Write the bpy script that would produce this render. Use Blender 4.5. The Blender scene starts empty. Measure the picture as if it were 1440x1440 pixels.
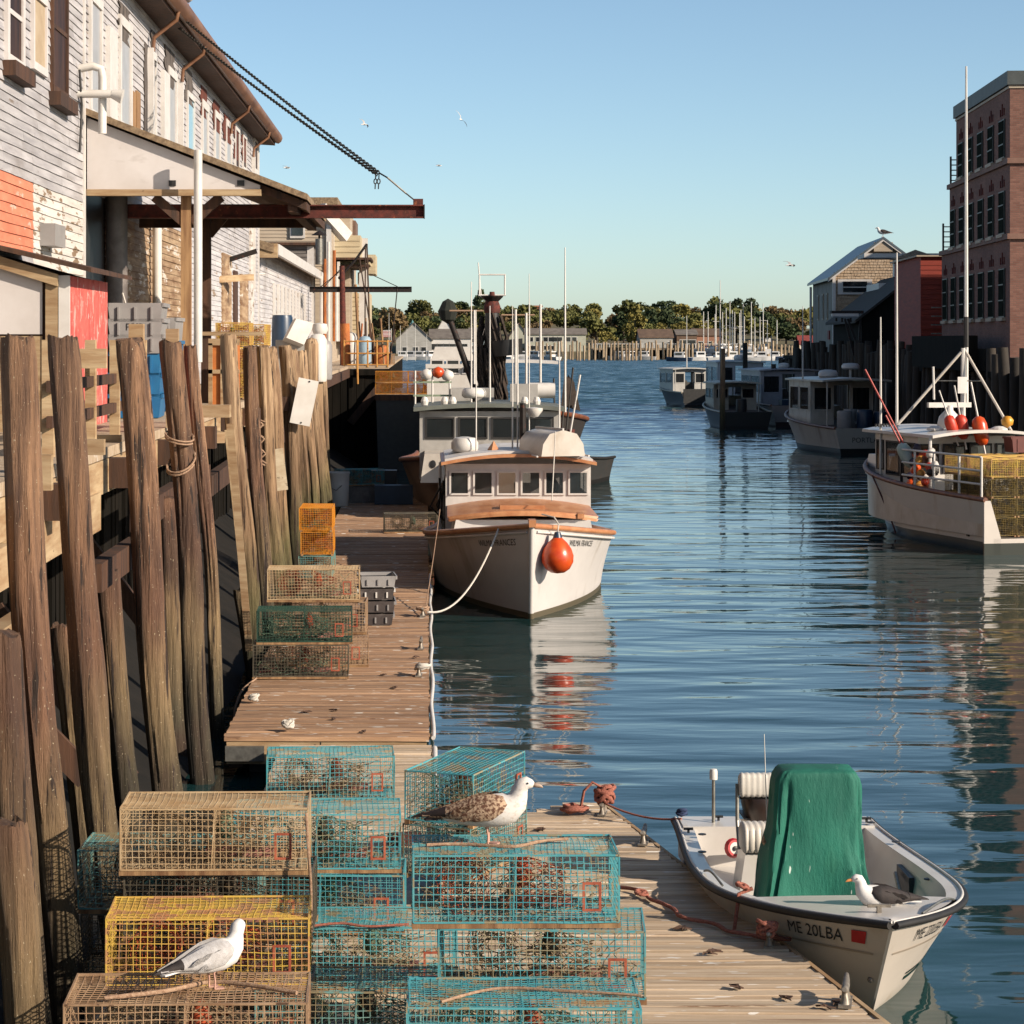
import bpy, bmesh, math, random
from mathutils import Vector, Matrix, Euler, noise as mnoise

random.seed(7)
R = math.radians
scene = bpy.context.scene
COL = scene.collection

# ------------------------------------------------------------------ camera
FOC, CX, CY, HC = 3400.0, 600.0, 478.0, 4.75      # focal length in photo pixels, vanishing point, eye height
cam_d = bpy.data.cameras.new('camera')
cam = bpy.data.objects.new('camera', cam_d); COL.objects.link(cam)
cam.location = (0, 0, HC)
cam.rotation_euler = (R(90), 0, 0)
cam_d.sensor_width = 36
cam_d.lens = 36 * FOC / 1440
cam_d.shift_x = (720 - CX) / 1440
cam_d.shift_y = -(720 - CY) / 1440
cam_d.clip_start = 0.5
cam_d.clip_end = 9000
scene.camera = cam

# ------------------------------------------------------------------ sky, sun, exposure
SUN_EL, SUN_AZ = R(25), R(121)                    # azimuth clockwise from +Y: right and behind the camera
SDIR = Vector((math.sin(SUN_AZ) * math.cos(SUN_EL), math.cos(SUN_AZ) * math.cos(SUN_EL), math.sin(SUN_EL)))
world = bpy.data.worlds.new('World'); scene.world = world
world.use_nodes = True
wn = world.node_tree.nodes; wl = world.node_tree.links
bg = wn['Background']
sky = wn.new('ShaderNodeTexSky'); sky.sky_type = 'NISHITA'; sky.sun_disc = False
sky.sun_elevation = SUN_EL; sky.sun_rotation = SUN_AZ
sky.air_density = 0.65; sky.dust_density = 0.6; sky.ozone_density = 3.5
tint = wn.new('ShaderNodeMix'); tint.data_type = 'RGBA'; tint.blend_type = 'MULTIPLY'
tint.inputs[0].default_value = 1.0; tint.inputs[7].default_value = (1.09, 1.02, 0.85, 1)
wl.new(sky.outputs[0], tint.inputs[6]); wl.new(tint.outputs[2], bg.inputs[0])
bg.inputs[1].default_value = 0.106
sun_d = bpy.data.lights.new('sun', 'SUN'); sun_d.energy = 5.0; sun_d.angle = R(0.5); sun_d.color = (1.0, 0.86, 0.70)
sun = bpy.data.objects.new('sun', sun_d); COL.objects.link(sun)
sun.rotation_euler = (-SDIR).to_track_quat('-Z', 'Y').to_euler(); sun.location = (30, -20, 40)
scene.view_settings.view_transform = 'Standard'; scene.view_settings.look = 'None'
scene.view_settings.exposure = 0.70; scene.view_settings.gamma = 1.0
scene.view_settings.use_curve_mapping = False
scene.render.engine = 'CYCLES'
scene.cycles.use_denoising = True
scene.cycles.max_bounces = 8; scene.cycles.glossy_bounces = 4; scene.cycles.transparent_max_bounces = 16

# ------------------------------------------------------------------ helpers
def at(px, py, d):
    """A point of the place seen at photo pixel px,py at distance d along +Y."""
    return Vector(((px - CX) / FOC * d, d, HC - (py - CY) / FOC * d))
def xat(px, d): return (px - CX) / FOC * d
def zat(py, d): return HC - (py - CY) / FOC * d

class MB:
    def __init__(self): self.v = []; self.f = []
    def add(self, vs, fs):
        o = len(self.v); self.v += [tuple(p) for p in vs]; self.f += [tuple(i + o for i in f) for f in fs]
        return self
    def box(self, x0, x1, y0, y1, z0, z1, M=None):
        vs = [Vector(p) for p in ((x0,y0,z0),(x1,y0,z0),(x1,y1,z0),(x0,y1,z0),(x0,y0,z1),(x1,y0,z1),(x1,y1,z1),(x0,y1,z1))]
        if M is not None: vs = [M @ p for p in vs]
        return self.add(vs, ((0,3,2,1),(4,5,6,7),(0,1,5,4),(1,2,6,5),(2,3,7,6),(3,0,4,7)))
    def bar(self, a, b, w, h=None, up=(0,0,1)):
        a = Vector(a); b = Vector(b); h = w if h is None else h
        d = (b - a); L = d.length
        if L < 1e-6: return self
        d.normalize(); u = Vector(up)
        if abs(d.dot(u)) > .99: u = Vector((1,0,0))
        s = d.cross(u).normalized(); u = s.cross(d).normalized()
        vs = []
        for p in (a, b):
            for (i, j) in ((-1,-1),(1,-1),(1,1),(-1,1)): vs.append(p + s*(i*w/2) + u*(j*h/2))
        return self.add(vs, ((0,1,2,3),(7,6,5,4),(0,4,5,1),(1,5,6,2),(2,6,7,3),(3,7,4,0)))
    def tube(self, pts, r, n=8, caps=True, sq=1.0):
        pts = [Vector(p) for p in pts]; m = len(pts)
        rs = r if isinstance(r, (list, tuple)) else [r]*m
        o = len(self.v); ref = None
        for i, p in enumerate(pts):
            d = (pts[min(i+1, m-1)] - pts[max(i-1, 0)])
            if d.length < 1e-9: d = Vector((0,0,1))
            d.normalize()
            if ref is None:
                ref = Vector((0,0,1)) if abs(d.z) < .9 else Vector((1,0,0))
            s = d.cross(ref)
            if s.length < 1e-6: s = d.cross(Vector((0,1,0)))
            s.normalize(); u = s.cross(d).normalized(); ref = u
            for k in range(n):
                a = 2*math.pi*k/n
                self.v.append(tuple(p + s*(math.cos(a)*rs[i]) + u*(math.sin(a)*rs[i]*sq)))
        for i in range(m-1):
            for k in range(n):
                k2 = (k+1) % n
                self.f.append((o+i*n+k, o+i*n+k2, o+(i+1)*n+k2, o+(i+1)*n+k))
        if caps and n > 2:
            self.f.append(tuple(o+k for k in reversed(range(n))))
            self.f.append(tuple(o+(m-1)*n+k for k in range(n)))
        return self
    def lathe(self, prof, n=16, c=(0,0,0), M=None, sx=1, sy=1):
        c = Vector(c); rings = []
        for (r, z) in prof:
            ring = [Vector((math.cos(2*math.pi*k/n)*r*sx, math.sin(2*math.pi*k/n)*r*sy, z)) for k in range(n)]
            if M is not None: ring = [M @ p for p in ring]
            rings.append([p + c for p in ring])
        return self.loft(rings, True, True)
    def loft(self, rings, closed=True, caps=True):
        o = len(self.v); n = len(rings[0])
        for r in rings: self.v += [tuple(p) for p in r]
        for i in range(len(rings)-1):
            for k in range(n if closed else n-1):
                k2 = (k+1) % n
                self.f.append((o+i*n+k, o+i*n+k2, o+(i+1)*n+k2, o+(i+1)*n+k))
        if caps and closed:
            self.f.append(tuple(o+k for k in reversed(range(n))))
            e = o+(len(rings)-1)*n
            self.f.append(tuple(e+k for k in range(n)))
        return self
    def prism(self, poly, ext, fn):
        """poly: 2-D outline; fn(u, v, w) maps to 3-D; ext: (w0, w1)"""
        n = len(poly); o = len(self.v)
        for w in ext: self.v += [tuple(fn(u, v, w)) for (u, v) in poly]
        self.f.append(tuple(o+k for k in reversed(range(n)))); self.f.append(tuple(o+n+k for k in range(n)))
        for k in range(n):
            k2 = (k+1) % n
            self.f.append((o+k, o+k2, o+n+k2, o+n+k))
        return self
    def mesh(self, name, smooth=None):
        me = bpy.data.meshes.new(name); me.from_pydata(self.v, [], self.f); 
        if smooth is not None:
            me.polygons.foreach_set('use_smooth', [True]*len(me.polygons))
            me.set_sharp_from_angle(angle=R(smooth))
        me.update()
        return me
    def build(self, name, mat, parent=None, smooth=None, fix=False, **kw):
        me = self.mesh(name, smooth)
        if fix:
            bm = bmesh.new(); bm.from_mesh(me); bmesh.ops.recalc_face_normals(bm, faces=bm.faces); bm.to_mesh(me); bm.free()
        return link(name, me, mat, parent, **kw)

def link(name, me, mat, parent=None, loc=None, rot=None, objmat=False):
    o = bpy.data.objects.new(name, me); COL.objects.link(o)
    if mat is not None:
        if objmat:
            if not me.materials: me.materials.append(mat)
            o.material_slots[0].link = 'OBJECT'; o.material_slots[0].material = mat
        elif not me.materials: me.materials.append(mat)
    if parent is not None: o.parent = parent
    if loc is not None: o.location = loc
    if rot is not None: o.rotation_euler = rot
    return o
def tag(o, label, cat, group=None, kind=None):
    o['label'] = label; o['category'] = cat
    if group: o['group'] = group
    if kind: o['kind'] = kind
    return o
def struct(o): o['kind'] = 'structure'; return o
def stuff(o): o['kind'] = 'stuff'; return o
def thing(name, label, cat, loc=(0,0,0), rz=0, group=None, rot=None):
    o = bpy.data.objects.new(name, None); COL.objects.link(o); o.empty_display_size = .2
    o.location = loc; o.rotation_euler = rot if rot else (0, 0, rz)
    return tag(o, label, cat, group)
KIDS = {}
def dup(root, loc, rz=0, label=None, group=None, scale=None, rot=None):
    def kids(p): return [o for o in ALLCH.get(p.name, [])]
    r = root.copy(); COL.objects.link(r); r.location = loc; r.rotation_euler = rot if rot else (0,0,rz)
    if scale: r.scale = (scale,)*3 if not isinstance(scale, tuple) else scale
    if label: r['label'] = label
    if group: r['group'] = group
    def rec(a, b):
        for ch in list(a.children):
            c = ch.copy(); COL.objects.link(c); c.parent = b
            rec(ch, c)
    rec(root, r)
    return r
ALLCH = {}

def text_polys(body, size):
    cu = bpy.data.curves.new('lettering', 'FONT'); cu.body = body; cu.size = size
    cu.align_x = 'CENTER'; cu.align_y = 'CENTER'; cu.resolution_u = 3
    o = bpy.data.objects.new('lettering', cu); COL.objects.link(o)
    dg = bpy.context.evaluated_depsgraph_get(); dg.update()
    me = bpy.data.meshes.new_from_object(o.evaluated_get(dg))
    vs = [tuple(v.co) for v in me.vertices]; fs = [tuple(p.vertices) for p in me.polygons]
    bpy.data.objects.remove(o); bpy.data.curves.remove(cu); bpy.data.meshes.remove(me)
    return vs, fs
def lettering(body, size, fn, mat, parent, name='lettering'):
    """flat print mapped onto a surface by fn(u, v)"""
    vs, fs = text_polys(body, size)
    m = MB(); m.add([fn(x, y) for (x, y, z) in vs], fs)
    return m.build(name, mat, parent)

# ------------------------------------------------------------------ materials
MATS = {}
def lin(c):
    return tuple((x/12.92 if x <= .04045 else ((x+.055)/1.055)**2.4) for x in c)
ALB = 0.61                                          # sunlit picture values to reflectance
def rgb(r, g, b): return tuple(x*ALB for x in lin((r/255, g/255, b/255)))
def pm(name, c1, c2=None, sc=(4,4,4), rough=.6, metal=0, bump=0.0, bsc=None, wear=None, spots=None, rand=0.0,
       coord='Object', zb=None, spec=.5, alpha=None, detail=6, contrast=(.35,.65), sub=0, grime=None, trans=0):
    """procedural material: two-tone noise + worn patches + spots + bands by height + relief"""
    if name in MATS: return MATS[name]
    m = bpy.data.materials.new(name); m.use_nodes = True
    n = m.node_tree.nodes; l = m.node_tree.links; b = n['Principled BSDF']
    b.inputs['Roughness'].default_value = rough; b.inputs['Metallic'].default_value = metal
    b.inputs['Specular IOR Level'].default_value = spec
    if coord == 'World':
        g = n.new('ShaderNodeNewGeometry'); co = g.outputs['Position']
    else:
        tc = n.new('ShaderNodeTexCoord'); oi = n.new('ShaderNodeObjectInfo')
        ml = n.new('ShaderNodeMath'); ml.operation = 'MULTIPLY'; ml.inputs[1].default_value = 71.3; l.new(oi.outputs['Random'], ml.inputs[0])
        va = n.new('ShaderNodeVectorMath'); va.operation = 'ADD'; l.new(tc.outputs['Object'], va.inputs[0]); l.new(ml.outputs[0], va.inputs[1])
        co = va.outputs[0]
    def nz(scale, det=detail, ro=.6):
        mp = n.new('ShaderNodeMapping'); mp.inputs['Scale'].default_value = scale; l.new(co, mp.inputs['Vector'])
        t = n.new('ShaderNodeTexNoise'); t.inputs['Scale'].default_value = 1; t.inputs['Detail'].default_value = det
        t.inputs['Roughness'].default_value = ro; l.new(mp.outputs[0], t.inputs['Vector'])
        return t.outputs[0]
    def rng(s, a, bb):
        r = n.new('ShaderNodeMapRange'); r.inputs[1].default_value = a; r.inputs[2].default_value = bb; r.clamp = True
        l.new(s, r.inputs[0]); return r.outputs[0]
    def mix(f, a, c, mode='MIX'):
        x = n.new('ShaderNodeMix'); x.data_type = 'RGBA'; x.blend_type = mode
        if isinstance(f, float): x.inputs[0].default_value = f
        else: l.new(f, x.inputs[0])
        for k, s in ((6, a), (7, c)):
            if isinstance(s, tuple): x.inputs[k].default_value = (*s, 1)
            else: l.new(s, x.inputs[k])
        return x.outputs[2]
    c2 = c2 or tuple(x*.75 for x in c1)
    base_n = nz(sc)
    colr = mix(rng(base_n, *contrast), c1, c2)
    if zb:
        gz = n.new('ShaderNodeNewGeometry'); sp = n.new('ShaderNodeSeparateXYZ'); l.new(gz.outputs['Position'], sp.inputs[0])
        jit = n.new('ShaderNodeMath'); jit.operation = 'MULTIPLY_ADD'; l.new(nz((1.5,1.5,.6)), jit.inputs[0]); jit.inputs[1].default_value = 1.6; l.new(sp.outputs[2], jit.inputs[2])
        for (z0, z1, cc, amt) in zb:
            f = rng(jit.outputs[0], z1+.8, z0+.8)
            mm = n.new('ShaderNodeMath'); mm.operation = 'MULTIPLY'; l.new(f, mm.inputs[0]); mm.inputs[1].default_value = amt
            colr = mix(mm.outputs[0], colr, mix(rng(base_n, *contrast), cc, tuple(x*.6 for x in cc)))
    if grime:
        colr = mix(rng(nz(grime[2]), grime[1], grime[1]+.25), colr, grime[0])
    if wear:
        ws = nz(wear[2], 8, .65); colr = mix(rng(ws, wear[1], wear[1]+.03), colr, wear[0])
    if spots:
        mp = n.new('ShaderNodeMapping'); mp.inputs['Scale'].default_value = spots[2] if isinstance(spots[2], tuple) else (spots[2],)*3; l.new(co, mp.inputs['Vector'])
        t = n.new('ShaderNodeTexNoise'); t.inputs['Scale'].default_value = 1; t.inputs['Detail'].default_value = 2; l.new(mp.outputs[0], t.inputs['Vector'])
        colr = mix(rng(t.outputs[0], spots[1], spots[1]+.03), colr, spots[0])
    if rand:
        oi2 = n.new('ShaderNodeObjectInfo'); hs = n.new('ShaderNodeHueSaturation')
        r1 = n.new('ShaderNodeMapRange'); r1.inputs[3].default_value = 1-rand; r1.inputs[4].default_value = 1+rand; l.new(oi2.outputs['Random'], r1.inputs[0])
        l.new(r1.outputs[0], hs.inputs['Value']); l.new(colr, hs.inputs['Color']); colr = hs.outputs[0]
    l.new(colr, b.inputs['Base Color'])
    if bump:
        bn = n.new('ShaderNodeBump'); bn.inputs['Strength'].default_value = min(1, bump); bn.inputs['Distance'].default_value = .02*max(1, bump)
        l.new(nz(bsc or sc, 8, .7), bn.inputs['Height']); l.new(bn.outputs[0], b.inputs['Normal'])
    if trans: b.inputs['Transmission Weight'].default_value = trans
    if sub:
        b.inputs['Subsurface Weight'].default_value = sub
    MATS[name] = m
    return m

def glass_mat(name, tintc, rough=.05, alpha=.35):
    """a pane: mostly mirror and tint, partly see-through"""
    m = bpy.data.materials.new(name); m.use_nodes = True
    n = m.node_tree.nodes; l = m.node_tree.links; b = n['Principled BSDF']
    b.inputs['Base Color'].default_value = (*tintc, 1); b.inputs['Roughness'].default_value = rough
    b.inputs['IOR'].default_value = 1.5; b.inputs['Alpha'].default_value = 1 - alpha
    MATS[name] = m; return m

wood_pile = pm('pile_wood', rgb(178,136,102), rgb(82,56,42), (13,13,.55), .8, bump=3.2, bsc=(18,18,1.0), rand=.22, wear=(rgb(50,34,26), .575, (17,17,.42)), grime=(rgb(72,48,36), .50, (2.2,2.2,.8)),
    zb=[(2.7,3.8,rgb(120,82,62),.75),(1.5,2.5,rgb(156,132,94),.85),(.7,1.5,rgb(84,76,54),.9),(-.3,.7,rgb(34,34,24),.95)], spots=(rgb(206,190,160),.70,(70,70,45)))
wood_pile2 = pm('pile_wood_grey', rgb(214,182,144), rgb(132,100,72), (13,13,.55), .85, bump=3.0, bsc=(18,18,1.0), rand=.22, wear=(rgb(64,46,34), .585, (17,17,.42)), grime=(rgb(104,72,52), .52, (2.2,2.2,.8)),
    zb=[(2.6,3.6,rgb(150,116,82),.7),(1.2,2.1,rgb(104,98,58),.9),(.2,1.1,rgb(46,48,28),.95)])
wood_tar_shade = pm('tarred_shade_timber', (.006,.0055,.0045), (.012,.010,.008), (6,6,.6), .95, bump=.6, coord='World', spec=.08)  # tar-dark timber; the near-black tone also paints the shade under the wharf
wood_dock = pm('dock_plank', rgb(228,206,178), rgb(192,164,132), (.9,22,6), .85, bump=.6, bsc=(1.5,40,10), rand=.22, coord='Object', wear=(rgb(150,116,86), .63, (.7,9,3)), spots=(rgb(250,244,234), .665, (5,22,9)))
wood_dock2 = pm('dock_plank_brown', rgb(206,166,130), rgb(150,112,82), (.9,22,6), .85, bump=.6, bsc=(1.5,40,10), rand=.24, coord='Object', wear=(rgb(116,84,62), .60, (.7,9,3)), spots=(rgb(248,240,228), .655, (4,18,9)))
wood_beam = pm('sawn_timber', rgb(204,178,140), rgb(160,124,86), (1.2,1.2,9), .8, bump=.4, bsc=(3,3,22), rand=.12, coord='Object', wear=(rgb(96,66,44), .68, (2,2,6)))
wood_post = pm('post_timber', rgb(190,150,104), rgb(132,92,58), (14,14,1), .75, bump=.4, rand=.1, wear=(rgb(84,58,40), .67, (5,5,1)))
wood_dark = pm('dark_timber', rgb(96,62,40), rgb(52,34,24), (10,10,1), .8, bump=.5, rand=.15)
clap_grey = pm('grey_clapboard', rgb(206,203,205), rgb(172,169,172), (1.5,.7,9), .75, bump=.35, bsc=(3,1.5,30), rand=.11, wear=(rgb(140,126,114), .625, (2,1.0,9)), grime=(rgb(142,134,130), .52, (.8,.5,1.2)))
clap_white = pm('peeling_white_clapboard', rgb(238,232,226), rgb(214,206,198), (1.5,.7,9), .75, bump=.35, bsc=(3,1.5,30), rand=.05, wear=(rgb(146,122,98), .56, (2.2,1.1,6)))
clap_brown = pm('bare_brown_clapboard', rgb(196,168,134), rgb(136,102,72), (1.6,.8,8), .85, bump=.5, bsc=(3,1.5,30), rand=.16, wear=(rgb(226,214,200), .58, (1.8,.8,5)), grime=(rgb(92,66,48), .54, (1.2,.7,2)))
clap_far = pm('pale_clapboard', rgb(226,223,224), rgb(190,188,192), (1.0,.5,9), .75, bump=.3, wear=(rgb(160,138,118), .61, (1.5,.5,5)), grime=(rgb(160,152,148), .55, (.7,.4,.9)))
paint_orange = pm('faded_orange_paint', rgb(240,150,116), rgb(228,130,98), (2,2,6), .7, bump=.3, wear=(rgb(226,190,172), .62, (3,2,6)), rand=.05)
paint_red = pm('worn_red_paint', rgb(232,116,104), rgb(212,92,84), (2,2,4), .75, bump=.3, wear=(rgb(232,170,160), .57, (5,5,3)), spots=(rgb(236,214,206), .68, 14))
paint_white = pm('white_paint', rgb(238,234,230), rgb(222,216,210), (3,3,3), .5, bump=.08, wear=(rgb(180,164,148), .70, (4,4,2)))
paint_board = pm('white_board', rgb(236,230,228), rgb(218,210,206), (1.2,1.2,1.2), .6, bump=.05, grime=(rgb(176,164,156), .58, (1.2,1.2,3)))
gelcoat = pm('white_gelcoat', rgb(240,236,230), rgb(228,222,214), (2,2,2), .28, bump=.02, grime=(rgb(196,184,166), .60, (1.5,1.5,3)))
gelcoat_dirty = pm('stained_gelcoat', rgb(228,220,210), rgb(206,196,182), (2,2,2), .35, grime=(rgb(168,140,110), .56, (2.2,2.2,.7)))
trim_tan = pm('varnished_trim', rgb(222,160,112), rgb(196,128,84), (6,2,8), .4, bump=.05)
trim_brown = pm('brown_guard_rail', rgb(150,92,62), rgb(110,64,42), (6,6,6), .5)
rust = pm('rusted_steel', rgb(118,50,38), rgb(66,28,22), (8,8,8), .85, bump=.3, wear=(rgb(150,84,52), .62, (10,10,10)))
rust_orange = pm('orange_rust_paint', rgb(206,122,56), rgb(160,84,40), (8,8,3), .8, bump=.2, wear=(rgb(96,48,28), .6, (10,10,3)))
steel_dark = pm('dark_steel', rgb(46,36,32), rgb(30,24,22), (8,8,8), .7, metal=.3, bump=.2, wear=(rgb(94,48,34), .6, (7,7,7)))
steel = pm('galvanised_steel', rgb(170,168,160), rgb(130,128,122), (12,12,12), .45, metal=.7)
chain_m = pm('chain_iron', rgb(74,70,62), rgb(50,44,38), (20,20,20), .6, metal=.5)
black_rub = pm('black_rubber', rgb(40,36,34), rgb(26,24,23), (9,9,9), .6)
black_p = pm('black_paint', (.012,.012,.013), (.02,.02,.02), (6,6,6), .45)
print_black = pm('black_lettering', (.015,.015,.017), (.03,.03,.03), (30,30,30), .5)
print_red = pm('red_sticker', rgb(206,40,46), rgb(190,30,40), (30,30,30), .5)
stripe_green = pm('dark_green_stripe', rgb(28,66,54), rgb(22,50,42), (10,10,10), .4)
roof_dark = pm('asphalt_shingle', rgb(70,64,60), rgb(46,42,40), (8,8,8), .9, bump=.4, rand=.1)
roof_tan = pm('weathered_shingle', rgb(170,146,116), rgb(120,98,76), (12,6,12), .9, bump=.6)
roof_metal = pm('grey_metal_roof', rgb(128,140,146), rgb(104,116,122), (.8,4,.8), .4, metal=.4)
siding_beige = pm('beige_siding', rgb(206,190,168), rgb(190,172,150), (1,1,10), .7, bump=.15)
siding_cream = pm('cream_siding', rgb(222,206,172), rgb(204,186,152), (1,1,10), .7, bump=.15)
siding_greyg = pm('grey_stucco', rgb(168,160,150), rgb(140,132,122), (1,1,.5), .8, bump=.2, grime=(rgb(100,90,80), .54, (.6,.6,.25)))
siding_red = pm('red_siding', rgb(168,62,42), rgb(140,48,34), (1,1,10), .75, bump=.1)
glass_dark = pm('dark_window_glass', (.012,.014,.016), (.02,.022,.024), (3,3,3), .06, spec=.8)
glass_brown = pm('grimy_pane', rgb(86,58,44), rgb(46,32,26), (6,6,1), .5, spec=.12)
glass_grey = pm('pale_grey_pane', rgb(196,192,190), rgb(180,176,172), (3,3,3), .3)
glass_blue = pm('sky_blue_pane', rgb(150,196,216), rgb(168,204,220), (3,3,3), .2)
glass_boat = glass_mat('boat_window_pane', (.02,.024,.026), .05, .45)
tarpaper = pm('torn_tar_paper', rgb(60,54,52), rgb(120,110,104), (5,5,2), .9, bump=.5)
tarbrown = pm('torn_brown_paper', rgb(120,58,40), rgb(84,40,30), (5,5,2), .9, bump=.4)
rope_m = pm('tan_rope', rgb(196,164,136), rgb(156,120,94), (60,60,60), .9, bump=.4)
rope_pink = pm('faded_red_rope', rgb(192,120,100), rgb(150,86,70), (60,60,60), .9, bump=.4)
rope_white = pm('white_rope', rgb(232,226,216), rgb(206,198,186), (60,60,60), .9, bump=.3)
alu = pm('cast_metal', rgb(176,166,152), rgb(130,120,108), (14,14,14), .5, metal=.4)
plastic_white = pm('white_plastic', rgb(240,236,230), rgb(226,220,212), (3,3,3), .45)
plastic_grey = pm('grey_plastic', rgb(172,168,166), rgb(156,152,150), (3,3,3), .5)
plastic_dgrey = pm('dark_grey_plastic', rgb(120,112,108), rgb(96,88,84), (5,5,5), .5, grime=(rgb(160,150,144), .55, (4,4,4)))
plastic_blue = pm('blue_plastic', rgb(38,124,176), rgb(30,104,156), (3,3,3), .45)
plastic_dblue = pm('dark_blue_plastic', rgb(44,70,98), rgb(36,58,84), (3,3,3), .4)
buoy_orange = pm('orange_buoy', rgb(236,98,36), rgb(216,70,24), (5,5,5), .32, grime=(rgb(160,44,20), .58, (6,6,6)))
buoy_red = pm('red_orange_buoy', rgb(226,66,30), rgb(196,46,22), (6,6,6), .5, grime=(rgb(236,120,50), .58, (7,7,7)))
buoy_white = pm('pale_buoy', rgb(200,214,206), rgb(170,192,186), (6,6,6), .5)
canvas = pm('green_canvas', rgb(12,124,102), rgb(10,108,90), (2,2,1), .75, bump=1.1, bsc=(5,5,1.6), spots=(rgb(226,240,230), .72, (16,16,5)), grime=(rgb(12,110,84), .55, (3,3,1.2)))
leather = pm('white_vinyl', rgb(238,232,222), rgb(224,216,204), (5,5,5), .5, bump=.05)
brown_p = pm('dark_brown_cowl', rgb(66,48,40), rgb(50,36,30), (5,5,5), .35)

def wire(name, c, c2, wearc=None, thr=.62):
    return pm(name, c, c2, (5,5,5), .5, rand=.10, wear=(wearc, thr, (6,6,6)) if wearc else None, coord='Object')
W_TEAL = wire('teal_coated_wire', rgb(64,168,184), rgb(112,188,192), rgb(170,160,128), .53)
W_TEAL2 = wire('faded_teal_wire', rgb(96,166,168), rgb(140,182,174), rgb(156,142,110), .50)
W_BEIGE = wire('tan_fouled_wire', rgb(226,200,160), rgb(200,164,120), rgb(150,120,88), .62)
W_YEL = wire('yellow_coated_wire', rgb(244,208,92), rgb(236,190,96), rgb(214,160,110), .51)
W_BROWN = wire('brown_fouled_wire', rgb(204,172,138), rgb(160,124,92), rgb(104,76,56), .60)
W_GREEN = wire('dark_green_wire', rgb(54,92,76), rgb(40,72,60), rgb(110,110,80), .62)
W_DARK = wire('dark_fouled_wire', rgb(112,104,88), rgb(76,70,58), rgb(150,130,100), .62)
W_ORANGE = wire('orange_coated_wire', rgb(236,160,40), rgb(220,136,36), rgb(200,110,50), .6)
W_OLIVE = wire('olive_yellow_wire', rgb(160,132,48), rgb(116,96,38), rgb(76,64,34), .52)
twine_or = pm('orange_twine', rgb(196,84,40), rgb(120,52,34), (9,9,9), .9, rand=.1)
twine_gr = pm('green_twine', rgb(74,110,96), rgb(120,130,100), (9,9,9), .9, rand=.1)
twine_tan = pm('tan_twine', rgb(170,146,110), rgb(120,96,70), (9,9,9), .9, rand=.1)
twine_dk = pm('dark_twine', rgb(70,60,50), rgb(110,92,70), (9,9,9), .9, rand=.1)
vent_or = pm('orange_escape_vent', rgb(204,112,80), rgb(160,74,52), (9,9,9), .55)
brick_w = pm('trap_brick', rgb(186,130,116), rgb(150,98,86), (14,14,14), .9, bump=.2)
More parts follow.
